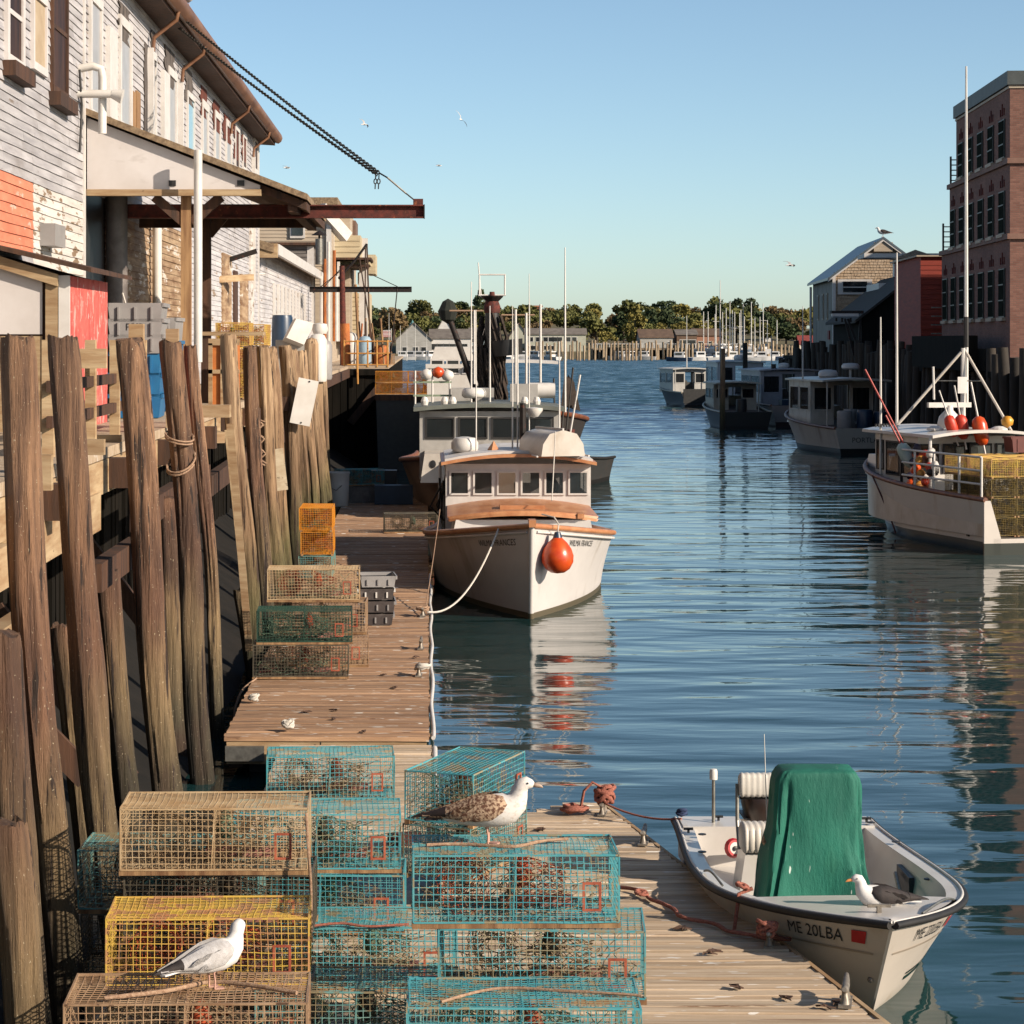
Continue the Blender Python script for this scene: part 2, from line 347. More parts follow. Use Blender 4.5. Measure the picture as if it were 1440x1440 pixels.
# ================================================================== SETTING: water, far shore
def water_material():
    m = bpy.data.materials.new('harbour_water'); m.use_nodes = True
    n = m.node_tree.nodes; l = m.node_tree.links; b = n['Principled BSDF']
    b.inputs['Base Color'].default_value = (.008, .032, .034, 1)
    b.inputs['Roughness'].default_value = .04; b.inputs['IOR'].default_value = 1.33
    g = n.new('ShaderNodeNewGeometry')
    def nz(scale, det, dist=0.0, rough=.5):
        mp = n.new('ShaderNodeMapping'); mp.inputs['Scale'].default_value = scale; mp.inputs['Rotation'].default_value = (0,0,R(8)); l.new(g.outputs['Position'], mp.inputs['Vector'])
        t = n.new('ShaderNodeTexNoise'); t.inputs['Scale'].default_value = 1; t.inputs['Detail'].default_value = det; t.inputs['Roughness'].default_value = rough
        t.inputs['Distortion'].default_value = dist
        l.new(mp.outputs[0], t.inputs['Vector']); return t.outputs[0]
    sp = n.new('ShaderNodeSeparateXYZ'); l.new(g.outputs['Position'], sp.inputs[0])
    def rng(s, a, bb, c=0, d=1):
        r = n.new('ShaderNodeMapRange'); r.clamp = True
        for i, v in enumerate((a, bb, c, d)): r.inputs[i+1].default_value = v
        l.new(s, r.inputs[0]); return r.outputs[0]
    def mul(a, k):
        x = n.new('ShaderNodeMath'); x.operation = 'MULTIPLY'; l.new(a, x.inputs[0])
        if isinstance(k, float): x.inputs[1].default_value = k
        else: l.new(k, x.inputs[1])
        return x.outputs[0]
    def add(a, c):
        x = n.new('ShaderNodeMath'); x.operation = 'ADD'; l.new(a, x.inputs[0]); l.new(c, x.inputs[1]); return x.outputs[0]
    # sheltered slip: long smooth ripples; open river beyond: wind chop
    calm = add(mul(nz((.36, .95, 1), 1.5, .35, .4), .085), mul(nz((1.1, 3.0, 1), 2, .3), .012))
    patch = rng(nz((.05, .035, 1), 2), .40, .62, .35, 1.0)
    calm = mul(calm, patch)
    h = mul(calm, rng(sp.outputs[1], 75, 200, 1, 0))
    bp = n.new('ShaderNodeBump'); bp.inputs['Strength'].default_value = 1; bp.inputs['Distance'].default_value = 1.0
    l.new(h, bp.inputs['Height'])
    # wind chop of the open river tilts the surface directly, so that it survives at distance
    mp = n.new('ShaderNodeMapping'); mp.inputs['Scale'].default_value = (.55, .9, 1); l.new(g.outputs['Position'], mp.inputs['Vector'])
    t = n.new('ShaderNodeTexNoise'); t.inputs['Scale'].default_value = 1; t.inputs['Detail'].default_value = 5; t.inputs['Roughness'].default_value = .65; l.new(mp.outputs[0], t.inputs['Vector'])
    v1 = n.new('ShaderNodeVectorMath'); v1.operation = 'SUBTRACT'; l.new(t.outputs['Color'], v1.inputs[0]); v1.inputs[1].default_value = (.5,.67,.5)
    v2 = n.new('ShaderNodeVectorMath'); v2.operation = 'MULTIPLY'; l.new(v1.outputs[0], v2.inputs[0]); v2.inputs[1].default_value = (.6,.95,0)
    v3 = n.new('ShaderNodeVectorMath'); v3.operation = 'SCALE'; l.new(v2.outputs[0], v3.inputs[0]); l.new(rng(sp.outputs[1], 80, 190), v3.inputs['Scale'])
    v4 = n.new('ShaderNodeVectorMath'); v4.operation = 'ADD'; l.new(bp.outputs[0], v4.inputs[0]); l.new(v3.outputs[0], v4.inputs[1])
    v5 = n.new('ShaderNodeVectorMath'); v5.operation = 'NORMALIZE'; l.new(v4.outputs[0], v5.inputs[0])
    l.new(v5.outputs[0], b.inputs['Normal'])
    return m
w = MB(); w.add([(-900,-60,0),(1200,-60,0),(1200,640,0),(-900,640,0)], [(0,1,2,3)])
struct(w.build('water', water_material()))

# far shore: a low hill across the river
grass_far = pm('shore_ground', rgb(120,104,70), rgb(86,84,50), (.05,.05,.05), .95, coord='World')
def shore_z(x, y):
    t = max(0, min(1, (y - 596) / 26)); z = -.8 + 3.4*t
    t2 = max(0, min(1, (y - 625) / 190)); z += 7.5*t2*(1 + .22*math.sin(x*.031) + .15*math.sin(x*.073+1))
    return z
s = MB(); nx, ny = 60, 22
xs = [-700 + 1900*i/nx for i in range(nx+1)]; ys = [592 + (j/ny)**1.6*900 for j in range(ny+1)]
s.v = [(x, y, shore_z(x, y)) for y in ys for x in xs]
s.f = [(j*(nx+1)+i, j*(nx+1)+i+1, (j+1)*(nx+1)+i+1, (j+1)*(nx+1)+i) for j in range(ny) for i in range(nx)]
struct(s.build('far_shore', grass_far, smooth=60))

# trees of the far shore
def leaf_mat(name, c1, c2):
    m = pm(name, c1, c2, (.35,.35,.35), .8, rand=.28, spec=.2, contrast=(.3,.7)); return m
LEAF = {'olive': leaf_mat('olive_foliage', (.115,.112,.034), (.070,.076,.024)),
        'green': leaf_mat('dark_green_foliage', (.045,.062,.026), (.028,.042,.018)),
        'russet': leaf_mat('russet_foliage', (.155,.100,.045), (.10,.072,.034)),
        'gold': leaf_mat('golden_green_foliage', (.20,.165,.045), (.12,.11,.032))}
bark = pm('tree_bark', rgb(92,76,62), rgb(62,50,42), (6,6,1), .9, bump=.3)
def crown_mesh(seed, shape='round', n=1100):
    rd = random.Random(seed); lobes = []
    for i in range(rd.randint(9, 13)):
        if shape == 'cone':
            h = rd.random(); rr = .30*(1-h)+.05; lobes.append((Vector((rd.uniform(-rr,rr), rd.uniform(-rr,rr), .12+.86*h)), .10+.22*(1-h)))
        elif shape == 'tall':
            h = rd.random(); a = rd.random()*6.28; rr = .18*math.sin(.4+2.4*h); lobes.append((Vector((math.cos(a)*rr, math.sin(a)*rr, .2+.72*h)), rd.uniform(.12,.19)))
        else:
            a = rd.random()*6.28; rr = rd.uniform(.05,.34); lobes.append((Vector((math.cos(a)*rr, math.sin(a)*rr, .34+rd.uniform(0,.46)*(1-rr*.7))), rd.uniform(.15,.25)))
    m = MB()
    for i in range(n):
        c, r = rd.choice(lobes)
        d = Vector((rd.gauss(0,1), rd.gauss(0,1), rd.gauss(0,1))).normalized()*r*(rd.random()**.35)
        d.z *= .75; p = c + d; s_ = rd.uniform(.022,.05)
        e = Euler((rd.random()*6.3, rd.random()*6.3, rd.random()*6.3)).to_matrix()
        q = [p + e @ Vector(k)*s_ for k in ((-1,-.6,0),(.9,-.8,.1),(1,.7,0),(-.7,.9,.12))]
        m.add(q, [(0,1,2,3)])
    return m.mesh('crown')
def trunk_mesh(seed):
    rd = random.Random(seed); m = MB()
    m.tube([(0,0,-.05),(.01,0,.2),(0,.01,.45),(.01,0,.7)], [.028,.022,.016,.006], 6)
    for k in range(4):
        a = rd.random()*6.28; z = rd.uniform(.22,.45)
        m.tube([(0,0,z),(math.cos(a)*.13, math.sin(a)*.13, z+.14),(math.cos(a)*.22, math.sin(a)*.22, z+.30)], [.012,.008,.003], 5)
    return m.mesh('trunk', 60)
CROWNS = {'round': [crown_mesh(k) for k in range(5)], 'cone': [crown_mesh(20+k, 'cone') for k in range(2)], 'tall': [crown_mesh(40+k, 'tall') for k in range(2)]}
TRUNKS = [trunk_mesh(k) for k in range(3)]
TREE_TXT = {'olive': 'olive green leafy tree in the wood across the river', 'green': 'dark green dense tree in the wood across the river',
            'russet': 'russet brown autumn tree in the wood across the river', 'gold': 'yellow green turning tree in the wood across the river'}
rt = random.Random(11)
def tree(x, y, h, kind, shape='round', wid=1.0, label=None, group=None):
    t = thing('pine_tree' if shape == 'cone' else 'leafy_tree', label or TREE_TXT[kind], 'tree', (x, y, shore_z(x, y)), rt.random()*6.28, group or (None if label else kind + ' trees of the far wood'))
    t.scale = (h*wid, h*wid, h)
    link('trunk', rt.choice(TRUNKS), bark, t)
    link('crown', rt.choice(CROWNS[shape]), LEAF[kind], t, objmat=True)
    return t
rows = [(640, 6.4, 6.5), (668, 7.5, 6.8), (700, 8.5, 7.0), (738, 9.5, 7.4), (780, 10.0, 8.0)]
for (yy, hh, sp_) in rows:
    x = -34 - rt.random()*5
    while x < 128:
        skip = (yy < 660 and rt.random() < .42)
        if not skip:
            px = x/yy*FOC + CX
            k = rt.choices(['olive','green','russet','gold'], [5,3,2.0,1.4])[0]
            if 700 < px < 790 and yy > 690: k = rt.choice(['russet','olive','olive'])
            tree(x + rt.uniform(-1.5,1.5), yy + rt.uniform(-8,8), hh*.88*rt.uniform(.66,1.22), k, 'round', rt.uniform(1.0,1.25))
        x += sp_*rt.uniform(.7,1.2)
tree(xat(893,640), 640, 10.6, 'gold', 'tall', .95, 'tall golden green tree rising above the far houses')
tree(xat(877,648), 648, 8.8, 'green', 'tall', 1.1, 'dark tree close beside the tall golden green one on the far shore')
tree(xat(676,735), 735, 11.5, 'green', 'cone', .75, 'dark pointed conifer standing above the far wood')
tree(xat(634,670), 670, 9.5, 'green', 'cone', .95, 'dark leaning conifer behind the white gabled cottage')
tree(xat(555,660), 660, 11.0, 'russet', 'round', 1.2, 'broad brown tree above the grey boathouse')
tree(xat(1035,648), 648, 10.5, 'olive', 'round', 1.35, 'big rounded olive tree behind the sailing masts')
tree(xat(1105,628), 628, 7.6, 'green', 'round', 1.4, 'low spreading dark tree beside the beige shingled house')
tree(xat(838,640), 640, 8.6, 'olive', 'round', 1.4, 'broad olive tree beside the long white house')
tree(xat(853,622), 622, 5.0, 'gold', 'round', 1.3, 'small golden bush by the end of the long white house')

# distant red brick tower on the hill
brick_far = pm('far_red_brick', rgb(186,120,96), rgb(160,98,78), (1,1,1), .9)
t = thing('brick_hall', 'red brick hall with a square tower among the hilltop trees', 'building', (xat(752,790), 790, shore_z(30,790)))
MB().box(-2.2,2.2,-2,2,0,zat(432,790)-shore_z(30,790)).box(-2.5,2.5,-2.3,2.3,zat(432,790)-shore_z(30,790),zat(431,790)-shore_z(30,790)+.3).build('tower', brick_far, t)
MB().box(-12,-2.2,-3,3,0,zat(441,790)-shore_z(30,790)).box(2.2,8,-3,3,0,zat(441,790)-shore_z(30,790)-.6).build('wing', brick_far, t)

# ---- houses across the river
w_white = pm('far_white_wall', rgb(236,234,230), rgb(222,218,212), (.5,.5,2), .7)
w_grey = pm('far_grey_wall', rgb(188,186,180), rgb(168,166,160), (.5,.5,2), .7)
w_sage = pm('far_sage_wall', rgb(196,196,178), rgb(180,180,162), (.5,.5,2), .7)
w_blue = pm('far_blue_wall', rgb(150,168,176), rgb(134,152,162), (.5,.5,2), .7)
w_tan = pm('far_tan_wall', rgb(178,130,106), rgb(156,110,88), (.5,.5,2), .8)
r_grey = pm('far_grey_roof', rgb(132,124,116), rgb(108,100,94), (.8,.8,.8), .9)
r_brown = pm('far_brown_roof', rgb(122,98,80), rgb(96,76,62), (.8,.8,.8), .9)
def house(name, label, cat, px0, px1, ytop_wall, d, depth, roof_h, wall, roof, ridge='x', wins=(), extra=None, base_py=None):
    x0, x1 = xat(px0, d), xat(px1, d); gz = shore_z((x0+x1)/2, d) - .3
    h = zat(ytop_wall, d) - gz; W = (x1-x0)/2
    t = thing(name, label, cat, ((x0+x1)/2, d, gz))
    if ridge == 'x':
        MB().prism([(0,0),(depth,0),(depth,h),(depth/2,h+roof_h),(0,h)], (-W, W), lambda u,v,w_: (w_,u,v)).build('wall', wall, t, fix=True)
        rf = MB()
        for s_ in (0, 1):
            a, b_ = (-.3, depth/2) if s_ == 0 else (depth+.3, depth/2)
            ha, hb = h - .3*roof_h/(depth/2) + .05, h + roof_h + .05
            rf.prism([(a,ha),(b_,hb),(b_,hb+.22),(a,ha+.22)], (-W-.35, W+.35), lambda u,v,w_: (w_,u,v))
        rf.build('roof', roof, t, fix=True)
    else:
        MB().prism([(-W,0),(W,0),(W,h),(0,h+roof_h),(-W,h)], (0, depth), lambda u,v,w_: (u,w_,v)).build('wall', wall, t, fix=True)
        rf = MB()
        for s_ in (-1, 1):
            rf.prism([(s_*(W+.35), h-.3*roof_h/W+.05),(0,h+roof_h+.05),(0,h+roof_h+.3),(s_*(W+.35),h-.3*roof_h/W+.3)], (-.35, depth+.3), lambda u,v,w_: (u,w_,v))
        rf.build('roof', roof, t, fix=True)
    for (u, v, ww, hh) in wins:
        wf = MB().box(u*W-ww/2-.12, u*W+ww/2+.12, -.06, .04, v*h-hh/2-.12, v*h+hh/2+.12).build('window', w_white, t)
        MB().box(u*W-ww/2, u*W+ww/2, -.09, -.05, v*h-hh/2, v*h+hh/2).build('pane', glass_dark, wf)
    return t, W, h
house('boathouse', 'grey clapboard boathouse with a small turquoise cupola across the river', 'house', 557, 607, 478, 612, 12, 4.2, w_grey, r_grey, 'y', [(-.5,.35,1.2,1.2),(.1,.35,1.2,1.2),(.55,.35,1.2,1.2)])
house('cottage', 'white cottage with a steep front gable across the river', 'house', 612, 640, 470, 622, 8, 4.8, w_white, r_grey, 'y', [(-.4,.6,.9,1.2),(.35,.6,.9,1.2)])
house('waterside_lodge', 'long white lodge with a covered porch across the river', 'house', 605, 662, 476, 614, 9, 2.2, w_white, r_grey, 'x', [(k,.45,1.4,1.5) for k in (-.8,-.5,-.2,.1,.4,.7)])
house('blue_house', 'small blue grey house with dark windows across the river', 'house', 661, 684, 473, 616, 8, 2.0, w_blue, r_grey, 'x', [(-.5,.3,1,1),(.4,.3,1,1),(-.5,.75,1,1),(.4,.75,1,1)])
house('tan_house', 'tan gabled house behind the long white motel', 'house', 716, 744, 474, 628, 8, 3.5, w_sage, r_brown, 'y', [(0,.5,1,1.3)])
house('waterfront_house', 'long two storey pale green house with dark windows and white end', 'house', 739, 824, 470.5, 618, 7, 1.4, w_sage, r_grey, 'x',
      [(k,.72,1.1,1.1) for k in (-.82,-.58,-.33,-.16,-.02,.14,.42,.62)] + [(k,.22,1.3,1.0) for k in (-.86,-.7,-.52,-.3,-.1)])
house('grey_shed', 'wide grey shed with a tan roof across the river', 'shed', 900, 946, 475, 616, 10, 2.0, w_grey, r_brown, 'x', [(.8,.5,.8,1.6)])
house('dark_boat_shed', 'dark brown boat shed with wide openings across the river', 'shed', 952, 980, 471, 620, 9, 1.2, r_brown, r_grey, 'x', [(-.3,.4,2.0,2.2),(.5,.4,2.0,2.2)])
house('red_roofed_store', 'low tan store with a red brown roof beside the masts', 'shed', 976, 1014, 472, 624, 9, 1.6, w_tan, r_brown, 'x', [(-.5,.4,1.2,1.2),(.2,.4,1.2,1.2)])
house('little_white_house', 'tiny white house high among trees near the masts', 'house', 1075, 1084, 470, 660, 5, .8, w_white, r_grey, 'y', [(0,.6,.6,.8)])
house('red_cottage', 'low cottage with a dull red roof beside the beige house', 'house', 1125, 1148, 484, 620, 7, 2.0, w_white, pm('far_red_roof', rgb(150,64,58), rgb(128,52,48), (1,1,1), .9), 'x', [(-.3,.5,1,1)])
cup = thing('roof_cupola', 'small turquoise cupola on the grey boathouse ridge', 'cupola', (xat(580,616), 616, zat(457,616)-2.2))
MB().box(-.6,.6,-.6,.6,0,2.0).build('lantern', pm('far_turquoise', rgb(96,156,156), rgb(80,140,142), (2,2,2), .6), cup)
MB().lathe([(.95,2.0),(.5,2.5),(.0,3.6)], 8).build('spire', MATS['far_turquoise'], cup)

# ---- far wharf pilings, a far pier, moored boats
fp = pm('far_pile', rgb(196,176,148), rgb(146,122,96), (3,3,.5), .9, rand=.25)
pile_far = MB().tube([(0,0,-1),(.03,0,2.2),(0,0,4.6)], [.30,.27,.24], 7).mesh('mooring_pile', 50)
rp = random.Random(3)
for i in range(74):
    px = 742 + i*5.3 + rp.uniform(-1.6,1.6); d = rp.uniform(560, 590)
    o = link('mooring_pile', pile_far, fp, None, (xat(px, d), d, rp.uniform(-1.2, .15)), (rp.uniform(-.03,.03), rp.uniform(-.04,.04), rp.random()*6))
    tag(o, 'weathered round piling standing in the far river edge', 'piling', 'pilings along the far river edge')
t = thing('far_pier', 'low timber pier on pilings along the far shore', 'pier', (xat(960,592), 592, 0))
MB().box(-22,16,-1.5,1.5,2.3,2.75).build('deck', fp, t)
stuff(MB().box(-22,16,.8,1.4,-.5,2.3).build('bulkhead', wood_tar_shade, t))
r_ = MB()
for k in range(39): r_.box(-22+k-.06, -22+k+.06, -1.45, -1.33, 2.75, 3.75)
r_.box(-22,16,-1.45,-1.33,3.7,3.85).build('railing', w_white, t)
t = thing('dark_landing', 'dark timber landing with rails among the far pilings', 'pier', (xat(861,575), 575, 0))
MB().box(-1.9,1.9,-1,1,2.6,3.0).build('deck', wood_tar_shade, t)
for k in range(7): MB().box(-1.9+k*.6, -1.7+k*.6, -1.02, -.8, -.6, 2.6).build('post', wood_tar_shade, t)
MB().box(-1.7,1.9,.4,.6,-.3,2.6).build('back_sheet', wood_tar_shade, t)

hull_white = pm('far_white_hull', rgb(240,238,236), rgb(226,224,222), (1,1,1), .4)
hull_blue = pm('far_blue_hull', rgb(60,80,110), rgb(50,68,96), (1,1,1), .4)
mast_m = pm('far_mast', rgb(238,234,226), rgb(216,212,204), (1,1,3), .4)
cover_b = pm('far_blue_cover', rgb(84,150,190), rgb(70,132,172), (1,1,1), .7)
def far_hull(L, B, h):
    m = MB(); rings = []
    for i in range(9):
        t_ = i/8; b = B/2*(1-max(0,(t_-.45)/.55)**2.2)*(.8+.2*min(1,t_*3)); zz = h*(1+.25*t_*t_)
        rings.append([(-b, L*(t_-.5), zz), (-b*.75, L*(t_-.5)*.95, 0), (0, L*(t_-.5)*.9, -.3), (b*.75, L*(t_-.5)*.95, 0), (b, L*(t_-.5), zz)])
    m.loft(rings, True, True); return m
hull_me = far_hull(8, 2.6, 1.0).mesh('hull', 40); hull_sm = far_hull(6, 2.2, .8).mesh('hull', 40)
mast_me = MB().tube([(0,.6,.9),(0,.6,12.5)], [.15,.09], 6).tube([(-.9,.6,8.2),(.9,.6,8.2)], .05, 5).mesh('mast', 50)
boom_me = MB().tube([(0,.6,2.0),(0,-3.0,2.1)], [.22,.16], 6).mesh('boom', 50)
cab_me = MB().prism([(-.9,1.0),(.9,1.0),(.7,1.6),(-.7,1.6)], (-1.2, 2.0), lambda u,v,w_: (u,w_,v)).mesh('cabin')
cab2_me = MB().prism([(-.9,.8),(.9,.8),(.8,2.1),(-.8,2.1)], (-1.2, 1.0), lambda u,v,w_: (u,w_,v)).mesh('cabin')
win2_me = MB().box(-.75,.75,1.01,1.05,1.4,1.9).box(-.92,-.86,-.8,.7,1.4,1.85).box(.86,.92,-.8,.7,1.4,1.85).box(-.75,.75,-1.25,-1.21,1.4,1.9).mesh('window_band')
for i, px in enumerate([992,999,1003,1009,1014,1019,1024,1029,1034,1039,1044,1049,1056,1062,1068,1074,1082,1090]):
    d = rp.uniform(575, 590)
    t = thing('sailing_boat', 'white sailing yacht with a bare mast at the far moorings', 'sailboat', (xat(px,d), d, .1 if i % 3 else 1.6), rp.uniform(-1.2,1.2), 'bare masted yachts at the far moorings')
    t.scale = (1,1,rp.uniform(.72,1.02))
    link('hull', hull_me, hull_white, t); link('mast', mast_me, mast_m, t); link('boom', boom_me, cover_b if i % 5 == 0 else hull_white, t, objmat=True); link('cabin', cab_me, hull_white, t)
for i, (px, d) in enumerate([(566,575),(578,582),(590,576),(603,584),(618,578),(655,585),(668,574),(684,580),(712,570),(724,582),(735,576),(748,584),(757,570),(775,566),(872,572),(885,580),(905,578),(955,540),(985,556),(1012,548),(1030,562),(1052,545),(1072,556),(1090,566)]):
    t = thing('motor_boat', 'small white motor boat with a low cabin moored across the river', 'motorboat', (xat(px,d), d, 0), rp.choice([1.5,1.3,-1.4,-1.7,.6]), 'white motor boats moored across the river')
    link('hull', hull_sm, hull_blue if i % 6 == 5 else hull_white, t, objmat=True); link('cabin', cab2_me, hull_white, t); link('window_band', win2_me, glass_dark, t)
for i, (px, d, top) in enumerate([(584,560,455),(572,556,462),(563,565,458),(547,560,440),(600,540,470),(745,570,420)]):
    h = zat(top, d)
    o = MB().tube([(0,0,-1),(0,0,h)], [.10,.05], 6).build('mast_pole', mast_m, loc=(xat(px,d), d, 0))
    tag(o, 'thin pale mast rising from the far marina', 'mast', 'thin masts of the far marina')
# flag
fl = thing('flag_pole', 'flag pole flying a small red and white flag across the river', 'flag', (xat(550,560), 560, 0))
MB().tube([(0,0,0),(0,0,zat(462,560))], .09, 6).build('pole', mast_m, fl)
f_ = MB()
for k in range(5): f_.box(-1.9,-.1,-.03+.01*k,.03+.01*k, zat(474,560)+k*.32, zat(474,560)+k*.32+.16)
f_.build('red_stripes', pm('flag_red', rgb(190,60,60), rgb(170,50,52), (2,2,2), .8), fl)
f_ = MB()
for k in range(5): f_.box(-1.9,-.1,-.02,.02, zat(474,560)+k*.32+.16, zat(474,560)+k*.32+.32)
f_.build('white_stripes', w_white, fl)
# ================================================================== FLOATING DOCKS
ZD = .45                                              # float deck height above the water
def plank_mesh(L, w_, seed):
    rd = random.Random(seed); m = MB(); n = 6; h = .045; rings = []
    for i in range(n+1):
        x = -L/2 + L*i/n; a = rd.uniform(-.004,.004); dz = rd.uniform(-.004,.003)
        rings.append([(x,-w_/2+a,-h),(x,w_/2+a,-h),(x,w_/2+a,dz-.006),(x,w_/2-.008+a,dz),(x,-w_/2+.008+a,dz),(x,-w_/2+a,dz-.006)])
    return m.loft(rings, True, True).mesh('plank')
def float_dock(name, label, xl, xr, y0, y1, z, mat, step=.142, gap=.010, rz=0, pivot=None, edge=None):
    """planks run across; xl/xr are functions of y giving the two long edges"""
    t = thing(name, label, 'dock', (0,0,0))
    rd = random.Random(name+label); y = y0; cache = {}; st0 = step
    while y < y1:
        a, b = xl(y), xr(y); L = b-a + rd.uniform(-.02,.02)
        key = (round(L*5), rd.randint(0,3))
        if key not in cache: cache[key] = plank_mesh(key[0]/5, step-gap, key[1]+key[0]*7)
        o = link('plank', cache[key], mat, t, ((a+b)/2, y+step/2, z + rd.uniform(-.006,.006)), (rd.uniform(-.008,.008), rd.uniform(-.002,.002), rd.uniform(-.003,.003)))
        o.scale = (L/(key[0]/5), 1, 1)
        y += st0 + rd.choice([-.004,0,0,.003,.008])
    return t
# long float along the wharf
XL2, XR2 = -2.20, .03
dock2 = float_dock('floating_dock', 'long brown plank float moored beside the tall wharf piles', lambda y: XL2, lambda y: XR2, 26.2, 66.0, ZD, wood_dock2, .150)
for (a, b) in ((XL2+.05, XL2+.2), (XR2-.2, XR2-.05)):
    MB().box(a, b, 26.25, 66, ZD-.34, ZD-.05).build('stringer', wood_dark, dock2)
MB().box(XL2+.03, XR2-.03, 26.22, 26.34, ZD-.30, ZD-.05).build('end_beam', wood_beam, dock2)
stuff(MB().box(XL2+.25, XR2-.25, 26.6, 66, -.2, ZD-.1).build('flotation', black_p, dock2))
MB().box(-2.18,-1.76,26.16,26.215,ZD-.26,ZD-.10).build('bracket_plate', steel, dock2)
# pale rubbing hose along its water edge
hp = [(XR2+.035+.012*math.sin(y*1.7), y, ZD-.02+.012*math.sin(y*2.3)) for y in [26.3+k*.33 for k in range(56)]]
MB().tube(hp, .024, 7).build('edge_hose', plastic_white, dock2, 60)
# short lower float linking to the nearer one
dock3 = float_dock('floating_dock', 'short lower plank float between the long float and the near one', lambda y: -1.58, lambda y: .05, 20.2, 26.1, ZD-.07, wood_dock, .146)
MB().box(-1.5, 0, 20.4, 26.0, -.15, ZD-.15).build('flotation', black_p, dock3)
MB().tube([(.085, y, ZD-.09) for y in (20.4,22.5,23.6,24.7,26.0)], .03, 7).build('edge_hose', plastic_white, dock3, 60)
# near float where the skiff lies (its outer edge runs askew)
def xr1(y): return 2.87 - (y-15.2)*.1733
def xl1(y): return -2.1 if y < 18.4 else (.12 if y < 21.6 else .70 + (y-21.7)*.92)
dock1 = float_dock('floating_dock', 'near sun bleached plank float carrying the stacked traps and the skiff', xl1, xr1, 9.0, 22.45, ZD, wood_dock, .142)
MB().add([(xr1(9)-.05,9,ZD-.05),(xr1(22.3)-.05,22.3,ZD-.05),(xr1(22.3)-.05,22.3,ZD-.32),(xr1(9)-.05,9,ZD-.32),
          (xr1(9)-.2,9,ZD-.05),(xr1(22.3)-.2,22.3,ZD-.05),(xr1(22.3)-.2,22.3,ZD-.32),(xr1(9)-.2,9,ZD-.32)],
         [(0,1,2,3),(7,6,5,4),(0,4,5,1),(3,2,6,7),(0,3,7,4),(1,5,6,2)]).build('side_beam', wood_beam, dock1, fix=True)
MB().add([(-2.0,9,ZD-.1),(xr1(9)-.3,9,ZD-.1),(xr1(22)-.35,22,ZD-.1),(.9,21.5,ZD-.1),(-2.0,18.2,ZD-.1),(-2.0,9,-.2),(xr1(9)-.3,9,-.2),(xr1(22)-.35,22,-.2),(.9,21.5,-.2),(-2.0,18.2,-.2)],
         [(0,1,2,3,4),(9,8,7,6,5),(0,5,6,1),(1,6,7,2),(2,7,8,3),(3,8,9,4),(4,9,5,0)]).build('flotation', black_p, dock1, fix=True)

MB().add([(xr1(9)+.012,9,ZD+.004),(xr1(22.4)+.012,22.4,ZD+.004),(xr1(22.4)+.012,22.4,ZD-.15),(xr1(9)+.012,9,ZD-.15),(xr1(9)+.045,9,ZD+.004),(xr1(22.4)+.045,22.4,ZD+.004),(xr1(22.4)+.045,22.4,ZD-.15),(xr1(9)+.045,9,ZD-.15)],
         [(0,1,2,3),(7,6,5,4),(0,4,5,1),(3,2,6,7),(0,3,7,4),(1,5,6,2)]).build('edge_board', wood_beam, dock1, fix=True)
def cleat(loc, rz, label, s=1.0):
    t = thing('dock_cleat', label, 'cleat', loc, rz)
    t.scale = (s,)*3
    m = MB()
    m.tube([(-.16,0,.115),(-.12,0,.100),(-.05,0,.088),(.05,0,.088),(.12,0,.100),(.16,0,.115)], [.013,.018,.022,.022,.018,.013], 8)
    m.build('horn', alu, t, 60)
    for s_ in (-1, 1): MB().tube([(s_*.065,0,0),(s_*.045,0,.05),(s_*.04,0,.09)], [.032,.018,.018], 8).build('leg', alu, t, 60)
    MB().box(-.11,.11,-.035,.035,0,.014).build('base_plate', alu, t)
    return t
def dpt(px, py, z=ZD):
    d = FOC*(HC-z)/(py-CY); return Vector((xat(px,d), d, z))
def edge_pt(py, off=-.1, z=ZD):
    d = FOC*(HC-z)/(py-CY); return Vector((xr1(d)+off, d, z))
c1 = edge_pt(1412, -.08); cleat(c1 + Vector((0,0,.006)), R(78), 'bare pale cleat on the near float edge beyond the skiff bow', 1.2)
c2 = edge_pt(1330, -.10); cleat(c2 + Vector((0,0,.006)), R(80), 'cleat wrapped in pinkish rope beside the skiff bow')
c3 = edge_pt(1187, -.08); cleat(c3 + Vector((0,0,.006)), R(80), 'cleat on the near float beside the skiff stern', 1.1)
c4 = edge_pt(1146, -.12); cleat(c4 + Vector((0,0,.006)), R(80), 'cleat under a rope coil at the far corner of the near float')

def smooth(pts, k=6):
    pts = [Vector(p) for p in pts]; out = []
    for i in range(len(pts)-1):
        p0, p1, p2, p3 = pts[max(0,i-1)], pts[i], pts[i+1], pts[min(len(pts)-1,i+2)]
        for j in range(k):
            t = j/k; out.append(.5*((2*p1)+(p2-p0)*t+(2*p0-5*p1+4*p2-p3)*t*t+(3*p1-p0-3*p2+p3)*t*t*t))
    return out+[pts[-1]]
def coil(c, r, turns, rr, name, label, mat, up=.0, seed=1):
    rd = random.Random(seed); pts = []
    for k in range(int(turns*14)):
        a = k/14*6.283; q = r*(1+.22*math.sin(a*.37+seed)+rd.uniform(-.06,.06))
        pts.append((c.x+math.cos(a)*q, c.y+math.sin(a)*q*.9, c.z+.025+abs(math.sin(a*.61+seed))*up+rd.uniform(0,.012)+.01*(k/14)))
    o = MB().tube(pts, rr, 6).build(name, mat, None, 60); return tag(o, label, 'rope')
coil(c2+Vector((-.02,-.02,.04)), .058, 5, .014, 'rope_wrap', 'knot of pinkish rope wound on the cleat beside the skiff bow', rope_pink, .07, 3)
coil(c4+Vector((-.25,0,0)), .10, 4, .018, 'rope_coil', 'small pinkish rope coil lying at the far corner of the near float', rope_pink, .02, 4)
